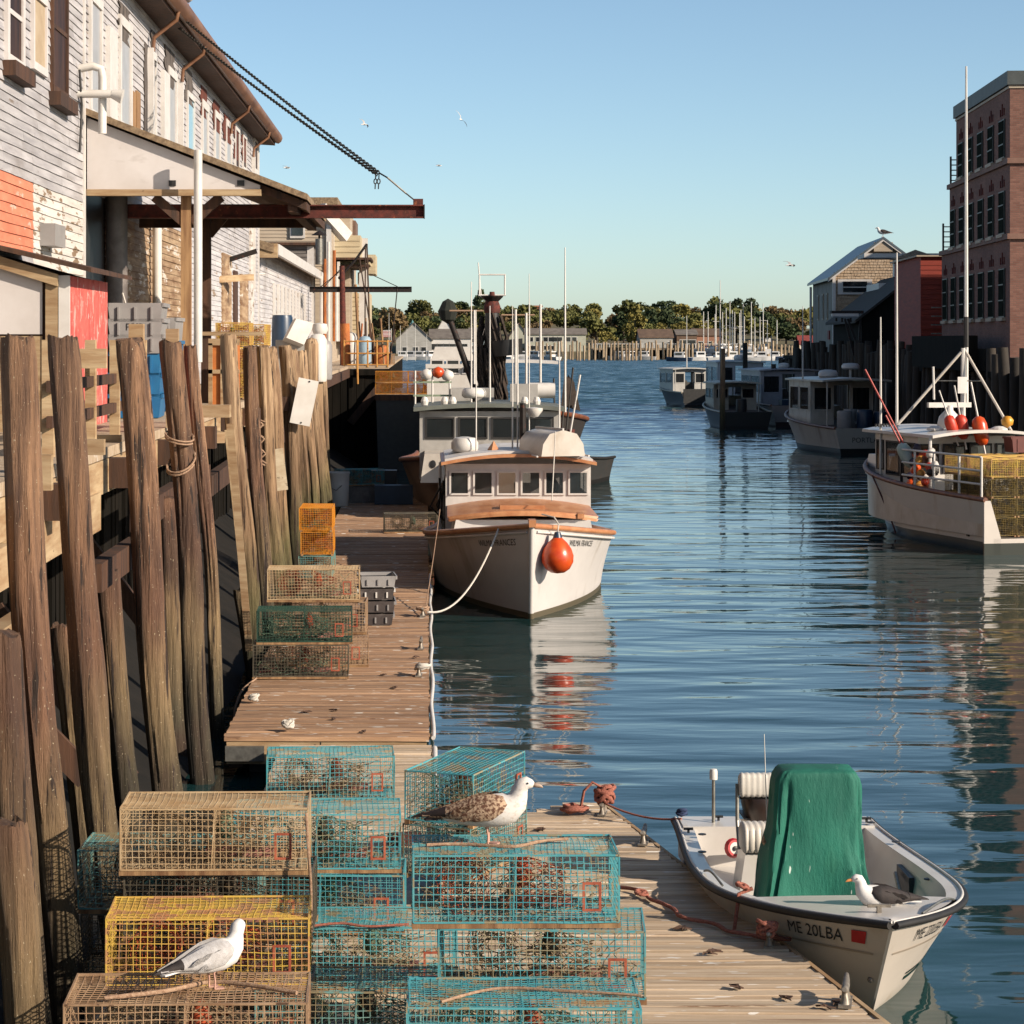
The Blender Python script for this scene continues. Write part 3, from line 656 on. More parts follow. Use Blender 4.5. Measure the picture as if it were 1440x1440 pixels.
coil(c4+Vector((.02,.02,.05)), .07, 5, .022, 'rope_wrap', 'bulky rope knot wound on the far corner cleat', rope_pink, .13, 5)
def hang(a, b, sag, n=14, jit=0, seed=0):
    rd = random.Random(seed); a = Vector(a); b = Vector(b); out = []
    for i in range(n+1):
        t_ = i/n; p = a.lerp(b, t_); p.z -= sag*4*t_*(1-t_)
        if 0 < i < n: p += Vector((rd.uniform(-jit,jit), rd.uniform(-jit,jit), 0))
        out.append(p)
    return out
pa = c4+Vector((-.2,0,.05)); pb = c4+Vector((.02,0,.1))
tag(MB().tube([pa, pa.lerp(pb,.15)+Vector((0,0,.16)), pa.lerp(pb,.5)+Vector((0,0,.22)), pa.lerp(pb,.85)+Vector((0,0,.16)), pb], .014, 6).build('rope_loop', rope_pink, None, 60), 'arched loop of rope between coil and knot at the float corner', 'rope')
# old line lying across the planks
ra = dpt(872,1252); rb = Vector(c2); pts = []
for i in range(31):
    t_ = i/30; p = ra.lerp(rb, t_); p += Vector((.05*math.sin(t_*9)+.03*math.sin(t_*23), .16*math.sin(t_*3.14)*-1 + .04*math.sin(t_*13), .022+.012*abs(math.sin(t_*17)))); pts.append(p)
tag(MB().tube(pts, .014, 6).tube([p+Vector((.012*math.sin(i*1.9), .014*math.cos(i*1.9), .006)) for i, p in enumerate(pts)], .010, 5).build('dock_line', rope_pink, None, 60), 'old pinkish line lying across the near float planks', 'rope')
coil(ra.lerp(rb,.15)+Vector((0,-.06,.0)), .04, 2, .012, 'line_knot', 'knot in the old line lying on the near float', rope_pink, .02, 6)
# droppings, shells and leaves on the planks
shell = pm('shell_litter', rgb(110,80,60), rgb(70,48,38), (20,20,20), .8)
rl = random.Random(17)
for i, (px, py) in enumerate([(995,1343),(1003,1341),(1160,1418),(1175,1412),(760,1168),(790,1180),(1105,1406),(1035,1390),(960,1308),(470,1000),(430,1002),(512,1030),(555,968),(585,925),(540,950),(470,1012)]):
    p = dpt(px, py, ZD+.004); m = MB()
    for k in range(3):
        a = rl.random()*6.28; e = Matrix.Rotation(a, 3, 'Z') @ Matrix.Rotation(rl.uniform(-.5,.5), 3, 'X')
        q = [p + Vector((rl.uniform(-.03,.03), rl.uniform(-.03,.03), .012)) + e @ Vector(v) for v in ((-.045,-.012,0),(0,-.02,.014),(.05,0,.004),(0,.02,.012))]
        m.add(q + [v - Vector((0,0,.008)) for v in q], [(0,1,2,3),(7,6,5,4),(0,4,5,1),(1,5,6,2),(2,6,7,3),(3,7,4,0)])
    tag(m.build('shell_scrap', shell), 'broken brown shell scrap lying on the float planks', 'shell', 'shell scraps on the float planks')

# ================================================================== WHARF ON THE LEFT
ZW = 3.75
wharf = thing('timber_wharf', 'old timber wharf carried on leaning piles under the grey warehouse', 'wharf', (0,0,0))
MB().box(-30,-2.98,6,92,ZW-.10,ZW).box(-30,-1.45,92,150,ZW-.10,ZW).build('deck', wood_dock, wharf)
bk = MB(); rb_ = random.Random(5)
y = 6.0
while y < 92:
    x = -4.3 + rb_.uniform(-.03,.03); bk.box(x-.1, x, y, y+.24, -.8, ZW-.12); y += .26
stuff(bk.build('bulkhead', wood_tar_shade, wharf))  # dark sheeting added behind the piles to make the under-wharf gap look shaded
for (x0, x1, y0, y1, z0, z1, m_) in ((-3.12,-2.98,14.0,40.0,ZW-.42,ZW-.11,wood_beam), (-3.1,-2.92,40.0,91.9,ZW-.42,ZW-.11,wood_dark)):
    MB().box(x0,x1,y0,y1,z0,z1).build('edge_stringer', m_, wharf)
for (ya, yb, z, hgt, m_) in ((10,17.6,3.15,.30,wood_beam),(17.2,21.9,3.20,.34,wood_beam),(21.8,25.2,2.6,.26,wood_dark),(10,18.6,2.62,.30,wood_beam),(25,33,2.9,.28,wood_dark),(33,44,2.75,.28,wood_dark),(44,60,2.8,.3,wood_dark)):
    MB().bar((-3.0,ya,z),(-3.02,yb,z+rb_.uniform(-.06,.06)), .14, hgt).build('waler', m_, wharf)
for k in range(11):
    yy = 10.5 + k*4.1
    MB().bar((-4.2,yy,ZW-.25),(-2.7,yy,ZW-.25), .26, .28).build('cap_beam', wood_dark, wharf)
for (a, b) in (((-4.1,15.5,.6),(-2.9,15.2,2.6)), ((-4.1,19.5,2.6),(-2.75,19.6,1.2)), ((-4.1,22.9,2.2),(-2.8,22.8,.6)), ((-4.1,27.6,2.7),(-2.8,27.5,1.0)), ((-4.1,16.8,1.7),(-2.7,16.9,.55))):
    MB().bar(a, b, .09, .2).build('brace', wood_dark, wharf)
# end face of the wharf that steps out beyond
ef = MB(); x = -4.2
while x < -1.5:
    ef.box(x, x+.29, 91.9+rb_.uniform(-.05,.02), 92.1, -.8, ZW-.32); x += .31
stuff(ef.build('end_sheeting', wood_tar_shade, wharf))
MB().box(-4.3,-1.52,92.12,92.2,-.8,ZW-.12).build('end_backing', wood_tar_shade, wharf)
MB().box(-4.4,-1.40,91.75,92.3,ZW-.34,ZW-.11).build('end_cap_beam', wood_tar_shade, wharf)
MB().bar((-2.9,91.65,1.6),(-1.55,91.65,ZW-.5),.12,.3).build('end_brace', wood_dark, wharf)
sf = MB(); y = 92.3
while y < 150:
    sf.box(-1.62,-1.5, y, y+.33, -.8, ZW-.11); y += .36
stuff(sf.build('side_sheeting', wood_tar_shade, wharf))

shade_mud = pm('black_shade_mud', (.006,.0055,.0045), (.012,.010,.008), (2,2,2), .85, bump=.8, coord='World', spec=.25)  # near-black bank added over sunlit water; under-wharf shade put into its colour
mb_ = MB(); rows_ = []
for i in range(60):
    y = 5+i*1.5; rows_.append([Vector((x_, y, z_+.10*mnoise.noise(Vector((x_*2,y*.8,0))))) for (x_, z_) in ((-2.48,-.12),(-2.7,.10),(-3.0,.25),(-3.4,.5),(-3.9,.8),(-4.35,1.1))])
struct(mb_.loft(rows_, False, False).build('shade_mud_bank', shade_mud, None, 60))
# ---- fender piles: leaning, knotted, split tops
def pile(x_top, y, z_top, x_base, r, seed, mat, dy=0.0, z_low=-1.6, label=None, group=None):
    r = r*.88; rd = random.Random(seed); n = 36; rings = []; m_ = 44; zs = []
    cr = [(rd.uniform(-2.6,.4), rd.uniform(.06,.11), rd.uniform(.12,.26), rd.uniform(0,.5), rd.uniform(.25,.6), rd.uniform(-.25,.25)) for _ in range(7)]
    kn = [(rd.uniform(-2.4,0), rd.uniform(.05,.75), rd.uniform(.08,.16)) for _ in range(4)]
    for i in range(m_+1):
        t_ = i/m_; z = z_top + (z_low-z_top)*t_; zs.append(z)
        k = (z_top - z)/(z_top-.6); cx = x_top + (x_base-x_top)*k + .03*math.sin(z*1.3+seed); cy = y + dy*k + .03*math.cos(z*1.1+seed*2)
        ring = []
        for j in range(n):
            a = j/n*6.283; nn = mnoise.noise(Vector((math.cos(a)*1.7+seed*3.1, math.sin(a)*1.7, z*.55)))*.16 + mnoise.noise(Vector((math.cos(a)*5+seed, math.sin(a)*5, z*.7)))*.07
            nn = nn*1.25 + .035*mnoise.noise(Vector((math.cos(a)*13+seed, math.sin(a)*13, z*1.6)))
            for (ca, cw, cd, c0, cl, cs) in cr:
                da = abs((a-6.283 if a > 3.1416 else a) - ca - cs*(t_-c0))
                if c0 < t_ < c0+cl and da < cw*2: nn -= cd*max(0,1-da/(cw*2))*math.sin(math.pi*(t_-c0)/cl)**.5
            for (ka, kt, kr) in kn:
                da = (a-6.283 if a > 3.1416 else a) - ka; dz_ = (t_-kt)*6.0; q_ = (da/ .35)**2 + (dz_/.35)**2
                if q_ < 4: nn += kr*math.exp(-q_)
            rr = r*(.95+.08*t_)*(1+nn)
            dz = 0
            if i == 0: dz = .05*mnoise.noise(Vector((math.cos(a)*2+seed, math.sin(a)*2, 3)))+rd.uniform(-.015,.015); rr *= .93
            ring.append(Vector((cx+math.cos(a)*rr, cy+math.sin(a)*rr, z+dz)))
        rings.append(ring)
    m = MB(); m.loft(list(reversed(rings)), True, True)
    o = m.build('wooden_pile', mat, None, 70)
    o.data.update()
    return o
PL = 'tall leaning round timber pile of the wharf edge'
def topx(px, X=-2.75): return -X*FOC/(CX-px)
piles = [  # px of top, py of top, X top, X base, r, mat, label
 (18,474,-2.75,-2.42,.142,0,'tall reddish knotty pile in front of the white shed panel'),
 (83,476,-2.75,-2.35,.142,0,'tall dark split pile in front of the red shed'),
 (180,479,-2.75,-2.37,.160,0,'stout pile with a long knot before the grey fish totes'),
 (241,481,-2.75,-2.43,.148,0,'tall pile with rope bound round its middle'),
 (271,487,-2.80,-2.50,.095,0,'thin pile close behind the rope bound one'),
 (322,471,-2.78,-2.45,.138,1,'dark pile with a shaded left face beside the step platform'),
 (350,487,-2.78,-2.50,.128,0,'red brown pile beside the yellow traps on the wharf'),
 (367,487,-2.78,-2.48,.135,1,None),(379,488,-2.80,-2.50,.140,1,None),(401,487,-2.78,-2.50,.16,1,'pale split topped pile beside the hung white board'),
 (412,492,-2.80,-2.52,.15,1,None),(424,494,-2.80,-2.52,.17,1,None),(436,499,-2.80,-2.52,.17,1,None),(443,503,-2.82,-2.55,.17,1,None),(449,507,-2.84,-2.6,.17,1,None)]
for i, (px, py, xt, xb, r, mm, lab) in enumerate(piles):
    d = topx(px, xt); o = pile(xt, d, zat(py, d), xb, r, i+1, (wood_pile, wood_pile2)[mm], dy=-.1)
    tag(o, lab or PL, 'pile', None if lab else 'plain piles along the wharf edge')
low = [(3,892,-2.62,-2.45,.15,'broken pile stub beneath the white shed panel'),(195,740,-2.86,-2.62,.13,'short barnacled pile stub behind the stout pile'),(230,700,-2.95,-2.8,.14,'slim stub between the stout and rope bound piles'),
       (4,1160,-2.25,-2.1,.12,'low leaning stub beside the trap stacks'),(338,830,-2.62,-2.5,.17,'short mossy stub beside the mid float traps'),(95,880,-2.95,-2.8,.14,'dim inner pile behind the two nearest piles'),(152,800,-3.0,-2.85,.14,'dim inner pile behind the dark split pile')]
for i, (px, py, xt, xb, r, lab) in enumerate(low):
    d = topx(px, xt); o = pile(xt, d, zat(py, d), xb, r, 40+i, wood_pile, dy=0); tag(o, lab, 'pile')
# planks nailed on between piles
rr_ = random.Random(9)
def loose(name, label, cat, a, b, w_, h_, mat, up=(0,0,1)):
    o = MB().bar(a, b, w_, h_, up).build(name, mat); return tag(o, label, cat)
loose('sheet_board', 'long vertical split board beside the shaded pile', 'board', (-2.70,33.2,3.6),(-2.42,33.0,.5), .10, .03, wood_beam, (0,1,0))
loose('sheet_board', 'narrow vertical board fixed behind the split board', 'board', (-2.78,33.6,3.5),(-2.5,33.5,.9), .06, .03, wood_beam, (0,1,0))
o = MB().bar((-3.05,31.4,zat(578,31.4)),(-2.55,31.4,zat(578,31.4)),.32,.16).build('platform_beam', wood_beam); tag(o, 'short thick sawn beam end jutting beside the thin pile', 'beam')
o = MB().bar((-3.0,31.8,zat(592,31.6)-.16),(-2.68,31.3,zat(600,31.4)-.14),.16,.14).build('corbel_block', wood_beam); tag(o, 'angled wooden block under the jutting beam end', 'beam')
t = thing('hung_board', 'tilted white plastic board hung on the wharf piles', 'board', (xat(429,47.5), 47.2, zat(564,47.5)), rot=(R(-4),R(12),R(8)))
MB().box(-.20,.20,-.012,.012,-.46,.44).build('sheet', plastic_white, t)
for z in (.40,-.42): MB().lathe([(.018,0),(.018,.012),(0,.014)], 8, (.02,-.012,z), Matrix.Rotation(R(90),3,'X')).build('screw', steel_dark, t)
t = thing('torn_notice', 'torn pale notice board nailed low on a pile', 'sign', (xat(394,42), 41.4, zat(658,42)), rot=(R(3),R(-7),R(10)))
MB().box(-.14,.13,-.01,.01,-.36,.36).build('sheet', pm('torn_paper', rgb(222,206,178), rgb(190,168,138), (4,4,8), .9, wear=(rgb(70,54,40), .60, (9,9,16))), t)
# rope turns and hanging lines on piles
def ring_rope(px, py, X, r, label, sag=0.0, seed=1):
    d = topx(241, -2.75); z = zat(py, d); pts = []; X = -2.75+.32*(zat(481,d)-z)/(zat(481,d)-.6)
    for k in range(40):
        a = k/20*6.283; pts.append((X+.02+math.cos(a)*r, d-.06+math.sin(a)*r, z - sag*(1+math.cos(a+seed))*.5 - .03*(k/20)))
    tag(MB().tube(pts, .012, 5).build('rope_turn', rope_m, None, 60), label, 'rope')
ring_rope(243,604,-2.68,.15,'rope bound around the middle of a tall pile',.10,1)
ring_rope(262,632,-2.62,.15,'slack rope sagging around the same bound pile',.22,2)
for (px, y0, y1, d, lab) in ((478/1.0-100, 592, 655, 41.2, 'tangle of grey rope hanging down the pale piles'),):
    for k in range(1):
        pts = [at(363+6*math.sin(i*1.3)+i*.4, 592+i*4.2, 40.0) for i in range(16)]
        tag(MB().tube(pts, .018, 5).tube([p+Vector((.05*math.sin(i),0,.03)) for i, p in enumerate(pts)], .014, 5).build('hanging_rope', rope_m, None, 60), lab, 'rope')
# ================================================================== GREY WAREHOUSE
XW = -5.0
def wd(px): return 5.0*FOC/(CX-px)               # distance at which the warehouse wall stands behind photo column px
EXPO = .118
wh = thing('warehouse', 'long weathered grey clapboard warehouse with patched windows and brown gutter', 'warehouse', (0,0,0))
MB().box(-14,XW-.02,20,71.4,ZW,10.72).build('wall_core', pm('wall_core', rgb(150,142,136), rgb(120,112,106), (2,2,2), .9), wh)
def clap_mesh(L, seed, h=EXPO, n=5):
    rd = random.Random(seed); rings = []
    for i in range(n+1):
        y = -L/2 + L*i/n; a = rd.uniform(-.004,.004); b = rd.uniform(0,.008)
        rings.append([(0,y,-.012+a),(.026+b,y,-.012+a),(.012+b*.3,y,h+a),(0,y,h+a)])
    return MB().loft(rings, True, True).mesh('clapboard')
CL = {}
def clap(y0, y1, z, mat, par=wh, x=XW):
    L = round(y1-y0, 1); k = (L, rc.randint(0,4))
    if k not in CL: CL[k] = clap_mesh(L, k[1]*13+int(L*10))
    o = link('clapboard', CL[k], mat, par, (x, (y0+y1)/2, z), (0, rc.uniform(-.006,.006), 0), objmat=True)
    o.scale = (1, (y1-y0)/L*.999, 1)
rc = random.Random(2)
z = ZW + .05; row = 0
while z < 10.62:
    cuts = [26.2, 28.6 + rc.uniform(-.1,.1)*0]
    zz = z
    segs = []
    off = rc.uniform(0, 2.2)
    ys = [26.2] + sorted([27.4+off, 30.6 if z < 6.9 else 29.6+off, 32.9+off*.6 if z > 6.9 else 33.0]) + [35.05]
    ys = sorted(set(max(26.2, min(35.05, q)) for q in ys))
    for a, b in zip(ys, ys[1:]):
        if b-a < .15: continue
        mid = (a+b)/2; mt = clap_grey
        if z < 6.75 and mid < 30.6 and z > 5.7: mt = paint_orange
        elif z < 6.7 and mid >= 30.6: mt = clap_white
        clap(a, b, z, mt)
    z += EXPO; row += 1
# farther wall: the same boards, too fine to pick apart
def board_rows(m, y0, y1, z0, z1, x=XW, h=EXPO, seg=3.4, seed=1):
    rd = random.Random(seed); zz = z0
    while zz < z1-.02:
        y = y0
        while y < y1-.01:
            ye = min(y1, y + seg*rd.uniform(.6,1.3)); w_ = rd.uniform(0,.012)
            top = min(zz+h, z1)
            m.add([(x,y,zz-.012),(x+.026+w_,y,zz-.012),(x+.012,y,top),(x,y,top),(x,ye-.006,zz-.012),(x+.026+w_*rd.random(),ye-.006,zz-.012),(x+.012,ye-.006,top),(x,ye-.006,top)],
                  [(0,1,2,3),(7,6,5,4),(1,5,6,2),(0,4,5,1),(3,2,6,7)])
            y = ye
        zz += h
    return m
stuff(board_rows(MB(), 35.05, 71.4, 6.95, 10.65, seed=3).build('upper_clapboards', clap_grey, wh))
stuff(board_rows(MB(), 37.4, 50.4, ZW+.05, 6.95, seed=4).build('bare_clapboards', clap_brown, wh))
stuff(board_rows(MB(), 50.4, 71.4, ZW+.05, 6.95, seed=5).build('lower_clapboards', clap_far, wh))
MB().box(XW-.02,XW+.05,34.98,35.12,ZW,10.6).build('corner_board', paint_white, wh)
MB().box(XW-.02,XW+.06,71.3,71.46,ZW,10.7).build('corner_board', paint_white, wh)
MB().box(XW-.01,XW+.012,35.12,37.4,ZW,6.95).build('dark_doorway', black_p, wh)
MB().box(XW-.01,XW+.10,37.4,37.55,ZW,6.95).build('door_post', wood_dark, wh)
MB().tube([(XW+.35,36.3,ZW),(XW+.35,36.3,6.9)], .16, 12).build('flue_pipe', plastic_dgrey, wh, 50)
# roof with deep brown eave and gutter
rf = MB().prism([(-4.45,10.62),(-9.5,13.4),(-9.5,13.6),(-4.45,10.82)], (19.5,71.9), lambda u,v,w_: (u,w_,v)).build('roof', roof_dark, wh, fix=True)
MB().prism([(-5.0,10.55),(-4.5,10.52),(-4.5,10.62),(-5.0,10.62)], (19.5,71.8), lambda u,v,w_: (u,w_,v)).build('soffit', wood_dark, wh, fix=True)
gut = MB()
for k in range(1):
    prof = [(-4.50,10.60),(-4.50,10.80),(-4.40,10.86),(-4.32,10.84),(-4.29,10.74),(-4.33,10.64),(-4.41,10.58)]
    gut.prism(prof, (19.5,72.0), lambda u,v,w_: (u,w_,v+.012*math.sin(w_*.9)))
gut.build('gutter', pm('brown_gutter', rgb(150,106,76), rgb(110,74,54), (3,.7,3), .5, bump=.1), rf, 40)
for px in (205, 247, 318, 350):
    y = wd(px)
    MB().tube([(-4.42,y,10.6),(-4.45,y,10.45),(-4.86,y+.1,10.15),(-4.88,y+.1,9.9)], .038, 8).build('gutter_elbow', MATS['brown_gutter'], rf, 50)
for (px, zb) in ((204.5,8.0),(247.5,7.6),(352,6.2)):
    y = wd(px)+.1; MB().box(XW+.03,XW+.14,y-.08,y+.08,zb,9.95).build('downpipe', paint_white, wh)
# windows
def wwin(px0, px1, py0, py1, pane, name='window', trim=paint_white, tw=.10, sill=None, split=False, zt=None, zb=None):
    y0, y1 = wd(px0), wd(px1); ym = (y0+y1)/2
    z1 = zt if zt else zat(py0, ym); z0 = zb if zb else zat(py1, ym)
    f = MB()
    f.box(XW,XW+.07,y0,y0+tw,z0,z1).box(XW,XW+.07,y1-tw,y1,z0,z1).box(XW,XW+.075,y0,y1,z1,z1+tw).box(XW,XW+.075,y0,y1,z0-tw,z0)
    fo = f.build(name, trim, wh)
    MB().box(XW+.005,XW+.045,y0+tw-.005,y1-tw+.005,z0,z1).build('pane', pane, fo)
    if split: MB().box(XW+.04,XW+.06,y0+tw,y1-tw,(z0+z1)/2-.03,(z0+z1)/2+.03).build('sash_bar', trim, fo)
    if sill: MB().box(XW,XW+.18,y0-.1,y1+.1,z0-.28,z0-.10).build('sill', sill, fo)
    return fo
wwin(3,28,-40,82,glass_brown,trim=paint_board,tw=.16,sill=wood_dark,split=True)
wwin(40,60,2,92,pm('tan_boarding', rgb(206,186,158), rgb(186,164,134), (2,2,3), .8),trim=paint_board,tw=.10)
wwin(68,90,-40,126,glass_brown,trim=wood_dark,tw=.09,sill=wood_dark,split=True)
wwin(122,139,8,158,glass_grey,tw=.14,sill=None)
wwin(164,181,42,175,glass_grey,tw=.16)
wwin(208,216,84,190,glass_grey,tw=.14)
wwin(233,245,110,205,glass_grey,tw=.16)
wwin(260,270,140,212,glass_blue,tw=.12)
wwin(281,290,155,218,glass_grey,tw=.18)
wwin(299,307,168,225,glass_grey,tw=.16)
wwin(315,323,180,230,glass_grey,tw=.16)
wwin(328,334,185,235,glass_brown,tw=.14)
wwin(339,344,195,236,glass_brown,tw=.14)
wwin(355,360,200,238,glass_brown,tw=.14)
for (px0, px1, py0, py1) in ((146,157,36,164),(224,231,98,205)):
    y0, y1 = wd(px0), wd(px1); MB().box(XW,XW+.10,y0,y1,zat(py1,y0),zat(py0,y0)).build('pilaster', paint_white, wh)
# torn tar paper above patched windows
def torn(px0, px1, py0, py1, mat, seed):
    rd = random.Random(seed); y0, y1 = wd(px0), wd(px1); z1, z0 = zat(py0, y0), zat(py1, y0); n = 7; L = []; Rr = []
    for i in range(n+1):
        zz = z1+(z0-z1)*i/n; L.append((y0+rd.uniform(-.06,.12)*(y1-y0)*2, zz)); Rr.append((y1+rd.uniform(-.25,.08)*(y1-y0), zz))
    m = MB(); pts = L + Rr[::-1]
    m.prism(pts, (XW+.035, XW+.05), lambda u,v,w_: (w_,u,v)); m.build('torn_patch', mat, wh, fix=True)
torn(163,179,0,52,tarpaper,1); torn(200,204,60,190,tarpaper,12); torn(209,215,40,88,tarpaper,2); torn(229,243,62,116,tarpaper,3); torn(257,269,92,140,tarpaper,4)
torn(279,288,118,160,tarbrown,5); torn(297,307,138,180,tarbrown,6); torn(312,323,158,195,tarbrown,7); torn(327,333,175,222,tarbrown,8); torn(338,344,188,225,tarbrown,9)
for (a, b) in ((182,186),(188,193)):
    MB().box(XW+.02,XW+.06,wd(a),wd(b),zat(180,wd(a)),zat(127,wd(a))).build('bare_board', wood_post, wh)
# white service pipes and vents
def wpipe(px, y0, y1, r, x=XW+.16, name='wall_pipe'):
    d = wd(px); MB().tube([(x,d,zat(y1,d)),(x,d,zat(y0,d))], r, 10).build(name, plastic_white, wh, 50)
wpipe(208.5,300,480,.085); wpipe(253,330,480,.08)
d = 34.6
MB().tube([(XW+.0,d,zat(97,d)),(XW+.22,d,zat(93,d)),(XW+.34,d,zat(97,d)),(XW+.36,d,zat(110,d)),(XW+.36,d,zat(188,d))], [.06,.06,.06,.06,.06], 12).build('vent_pipe', plastic_white, wh, 50)
MB().tube([(XW+.0,d-.1,zat(133,d)),(XW+.5,d-.1,zat(133,d))], [.06,.06], 10).tube([(XW+.5,d-.1,zat(133,d)),(XW+.66,d-.1,zat(137,d))],[.06,.11],10).build('vent_hood', plastic_white, wh, 50)
MB().tube([(XW+.06,34.4,zat(100,d)),(XW+.08,34.5,zat(150,d)),(XW+.05,34.5,zat(215,d))], .018, 6).build('cable', black_rub, wh)
MB().box(XW+.0,XW+.22,31.1,32.0,zat(347,31.5),zat(316,31.5)).build('meter_box', plastic_grey, wh)
# rough repair, bracket and door boards on the far stretch of wall
for (px0, px1, py0, py1, mt) in ((310,322,355,480,clap_brown),(326,331,380,480,wood_dark),(336,346,385,480,clap_brown),(349,354,300,480,clap_white)):
    MB().box(XW+.02,XW+.07,wd(px0),wd(px1),zat(py1,wd(px0)),zat(py0,wd(px0))).build('patch_board', mt, wh)
MB().bar(at(323,365,60.5),at(347,353,60.5)+Vector((.25,0,0)),.12,.12).build('davit_arm', steel_dark, wh)
MB().bar(at(302,393,58),at(336,390,60)+Vector((.3,0,0)),.16,.16).build('shelf_beam', wood_beam, wh)
lettering('US', .55, lambda u, v: (XW+.062, 62.3+u*2.2, zat(311,62.5)+v), pm('sign_brown', rgb(110,70,50), rgb(90,56,40), (3,3,3), .8), wh)

# ================================================================== RED LEAN-TO SHED ON THE WHARF
sh = thing('lean_to_shed', 'small lean-to shed with worn red side and white end panel', 'shed', (0,0,0))
sx0, sx1, sy0, sy1 = -5.0, -3.9, 26.3, 29.5
zr = zat(381,26.3); zl = zr + .30
MB().prism([(sx0,ZW),(sx1-.03,ZW),(sx1-.03,zr-.06),(sx0,zl-.06)], (sy0+.03, sy1-.02), lambda u,v,w_: (u,w_,v)).build('wall_core', wood_dark, sh, fix=True)
for k in range(16):
    y0 = sy0 + k*.2; MB().box(sx1-.03,sx1+rc.uniform(0,.008),y0,y0+.196,ZW,zr-.05-k*.0).build('red_board', paint_red, sh)
MB().box(sx1-.10,sx1+.02,sy0-.03,sy0+.02,ZW,zr-.05).build('corner_post', paint_white, sh)
MB().box(sx1-.24,sx1-.11,sy0-.05,sy0+.02,ZW,zr-.12).build('door_post', wood_beam, sh)
MB().prism([(sx0,zat(470,26.3)),(sx1-.28,zat(470,26.3)),(sx1-.28,zat(393,26.3)),(sx0,zat(362,26.3)+.04)], (sy0-.01, sy0+.03), lambda u,v,w_: (u,w_,v)).build('white_end_panel', paint_board, sh, fix=True)
MB().box(sx0,sx1-.28,sy0-.012,sy0+.03,ZW,zat(470,26.3)-.02).build('plywood_panel', wood_beam, sh)
MB().prism([(sx0-.2,zl+.06),(sx1+.28,zr-.02),(sx1+.28,zr+.03),(sx0-.2,zl+.11)], (sy0-.22, sy1+.2), lambda u,v,w_: (u,w_,v)).build('roof', wood_dark, sh, fix=True)
MB().prism([(sx0-.2,zl-.10),(sx1-.1,zr-.17),(sx1-.1,zr-.04),(sx0-.2,zl+.04)], (sy0-.10, sy0-.03), lambda u,v,w_: (u,w_,v)).build('barge_board', wood_beam, sh, fix=True)
# guard rail before the shed
rail = thing('guard_rail', 'rough timber guard rail along the wharf edge by the red shed', 'railing', (0,0,0))
for z in (zat(532,25), zat(573,25)): MB().bar((-3.2,20.5,z),(-3.25,27.6,z),.05,.10).build('rail', wood_dark, rail)
for y in (20.6,23.2,25.0,27.4): MB().box(-3.28,-3.18,y,y+.1,ZW,4.75).build('post', wood_beam, rail)
o = MB().box(-3.6,-3.05,23.0,23.09,zat(510,23.5)-.05,zat(490,23.5)).build('nailed_board', wood_beam); tag(o, 'pale sawn board nailed across before the red shed', 'board')
for (px0, px1, py0, py1, d, lab) in ((122,170,612,660,23.6,'broad pale sawn board below the red shed with scrawled mark'),(100,146,618,640,19.2,'weathered sawn beam end below the shed'),(48,72,640,690,17.5,'stubby sawn timber block behind the nearest pile')):
    a, b = xat(px0, d), xat(px1, d); o = MB().box(a, b, d, d+.1, zat(py1,d), zat(py0,d)).build('sawn_board', wood_beam); tag(o, lab, 'board')

# ================================================================== LOADING CANOPY, HOIST BEAM, CHAINS
dc = 35.3
cp = thing('loading_canopy', 'loading canopy with white gable board on timber posts', 'canopy', (0,0,0))
zw0, ze = zat(163,dc), zat(282,dc); xe = xat(433,dc)
rfc = MB().prism([(XW+.05,zw0),(xe,ze),(xe,ze+.09),(XW+.05,zw0+.10)], (dc-.18, dc+6.4), lambda u,v,w_: (u,w_,v)).build('roof', roof_tan, cp, fix=True)
MB().prism([(XW+.05,zw0-.02),(xe-.02,ze-.02),(xe-.02,ze-.14),(XW+.05,zw0-.12)], (dc+.04, dc+6.3), lambda u,v,w_: (u,w_,v)).build('soffit_boards', wood_dark, rfc, fix=True)
MB().prism([(XW+.05,zw0-.03),(xat(366,dc),zat(258,dc)-.03),(xat(366,dc),zat(266,dc)),(XW+.05,zat(271,dc))], (dc-.06, dc), lambda u,v,w_: (u,w_,v)).build('gable_board', paint_board, cp, fix=True)
MB().box(XW+.05,xat(368,dc),dc-.14,dc+.02,zat(274,dc)-.02,zat(267,dc)).build('bottom_rail', wood_beam, cp)
for px in (238, 334): MB().box(xat(px,dc),xat(px+10,dc),dc-.08,dc-.055,zat(262,dc),zat(254,dc)).build('vent_slot', black_p, cp)
for (px, d, wdt, mt) in ((262,dc+.15,.145,wood_post),(290,38.4,.15,wood_dark),(262,41.0,.14,wood_dark)):
    MB().box(xat(px,d)-wdt/2, xat(px,d)+wdt/2, d-wdt/2, d+wdt/2, ZW, zat(272,dc)).build('post', mt, cp)
MB().bar((xat(216,dc),dc+.1,zat(276,dc)),(xat(257,dc),dc+.15,zat(312,dc)),.10,.14).build('brace', wood_dark, cp)
MB().bar((xat(310,dc),dc+.1,zat(276,dc)),(xat(268,dc),dc+.15,zat(312,dc)),.10,.14).build('brace', wood_dark, cp)
MB().bar((xat(318,38.4),38.4,zat(300,38.4)),(xat(293,38.4),38.4,zat(330,38.4)),.10,.16).build('brace', wood_dark, cp)
MB().box(XW+.1,xat(420,dc),dc+2.8,dc+2.95,zat(284,dc)-.1,zat(272,dc)).build('cross_beam', wood_dark, cp)
MB().box(XW+.1,xat(400,dc),dc+5.9,dc+6.05,zat(284,dc)-.1,zat(276,dc)).build('cross_beam', wood_dark, cp)
MB().box(xe-.30,xe-.16,dc+.1,dc+6.2,ze-.16,ze+.02).build('eave_beam', wood_dark, cp)
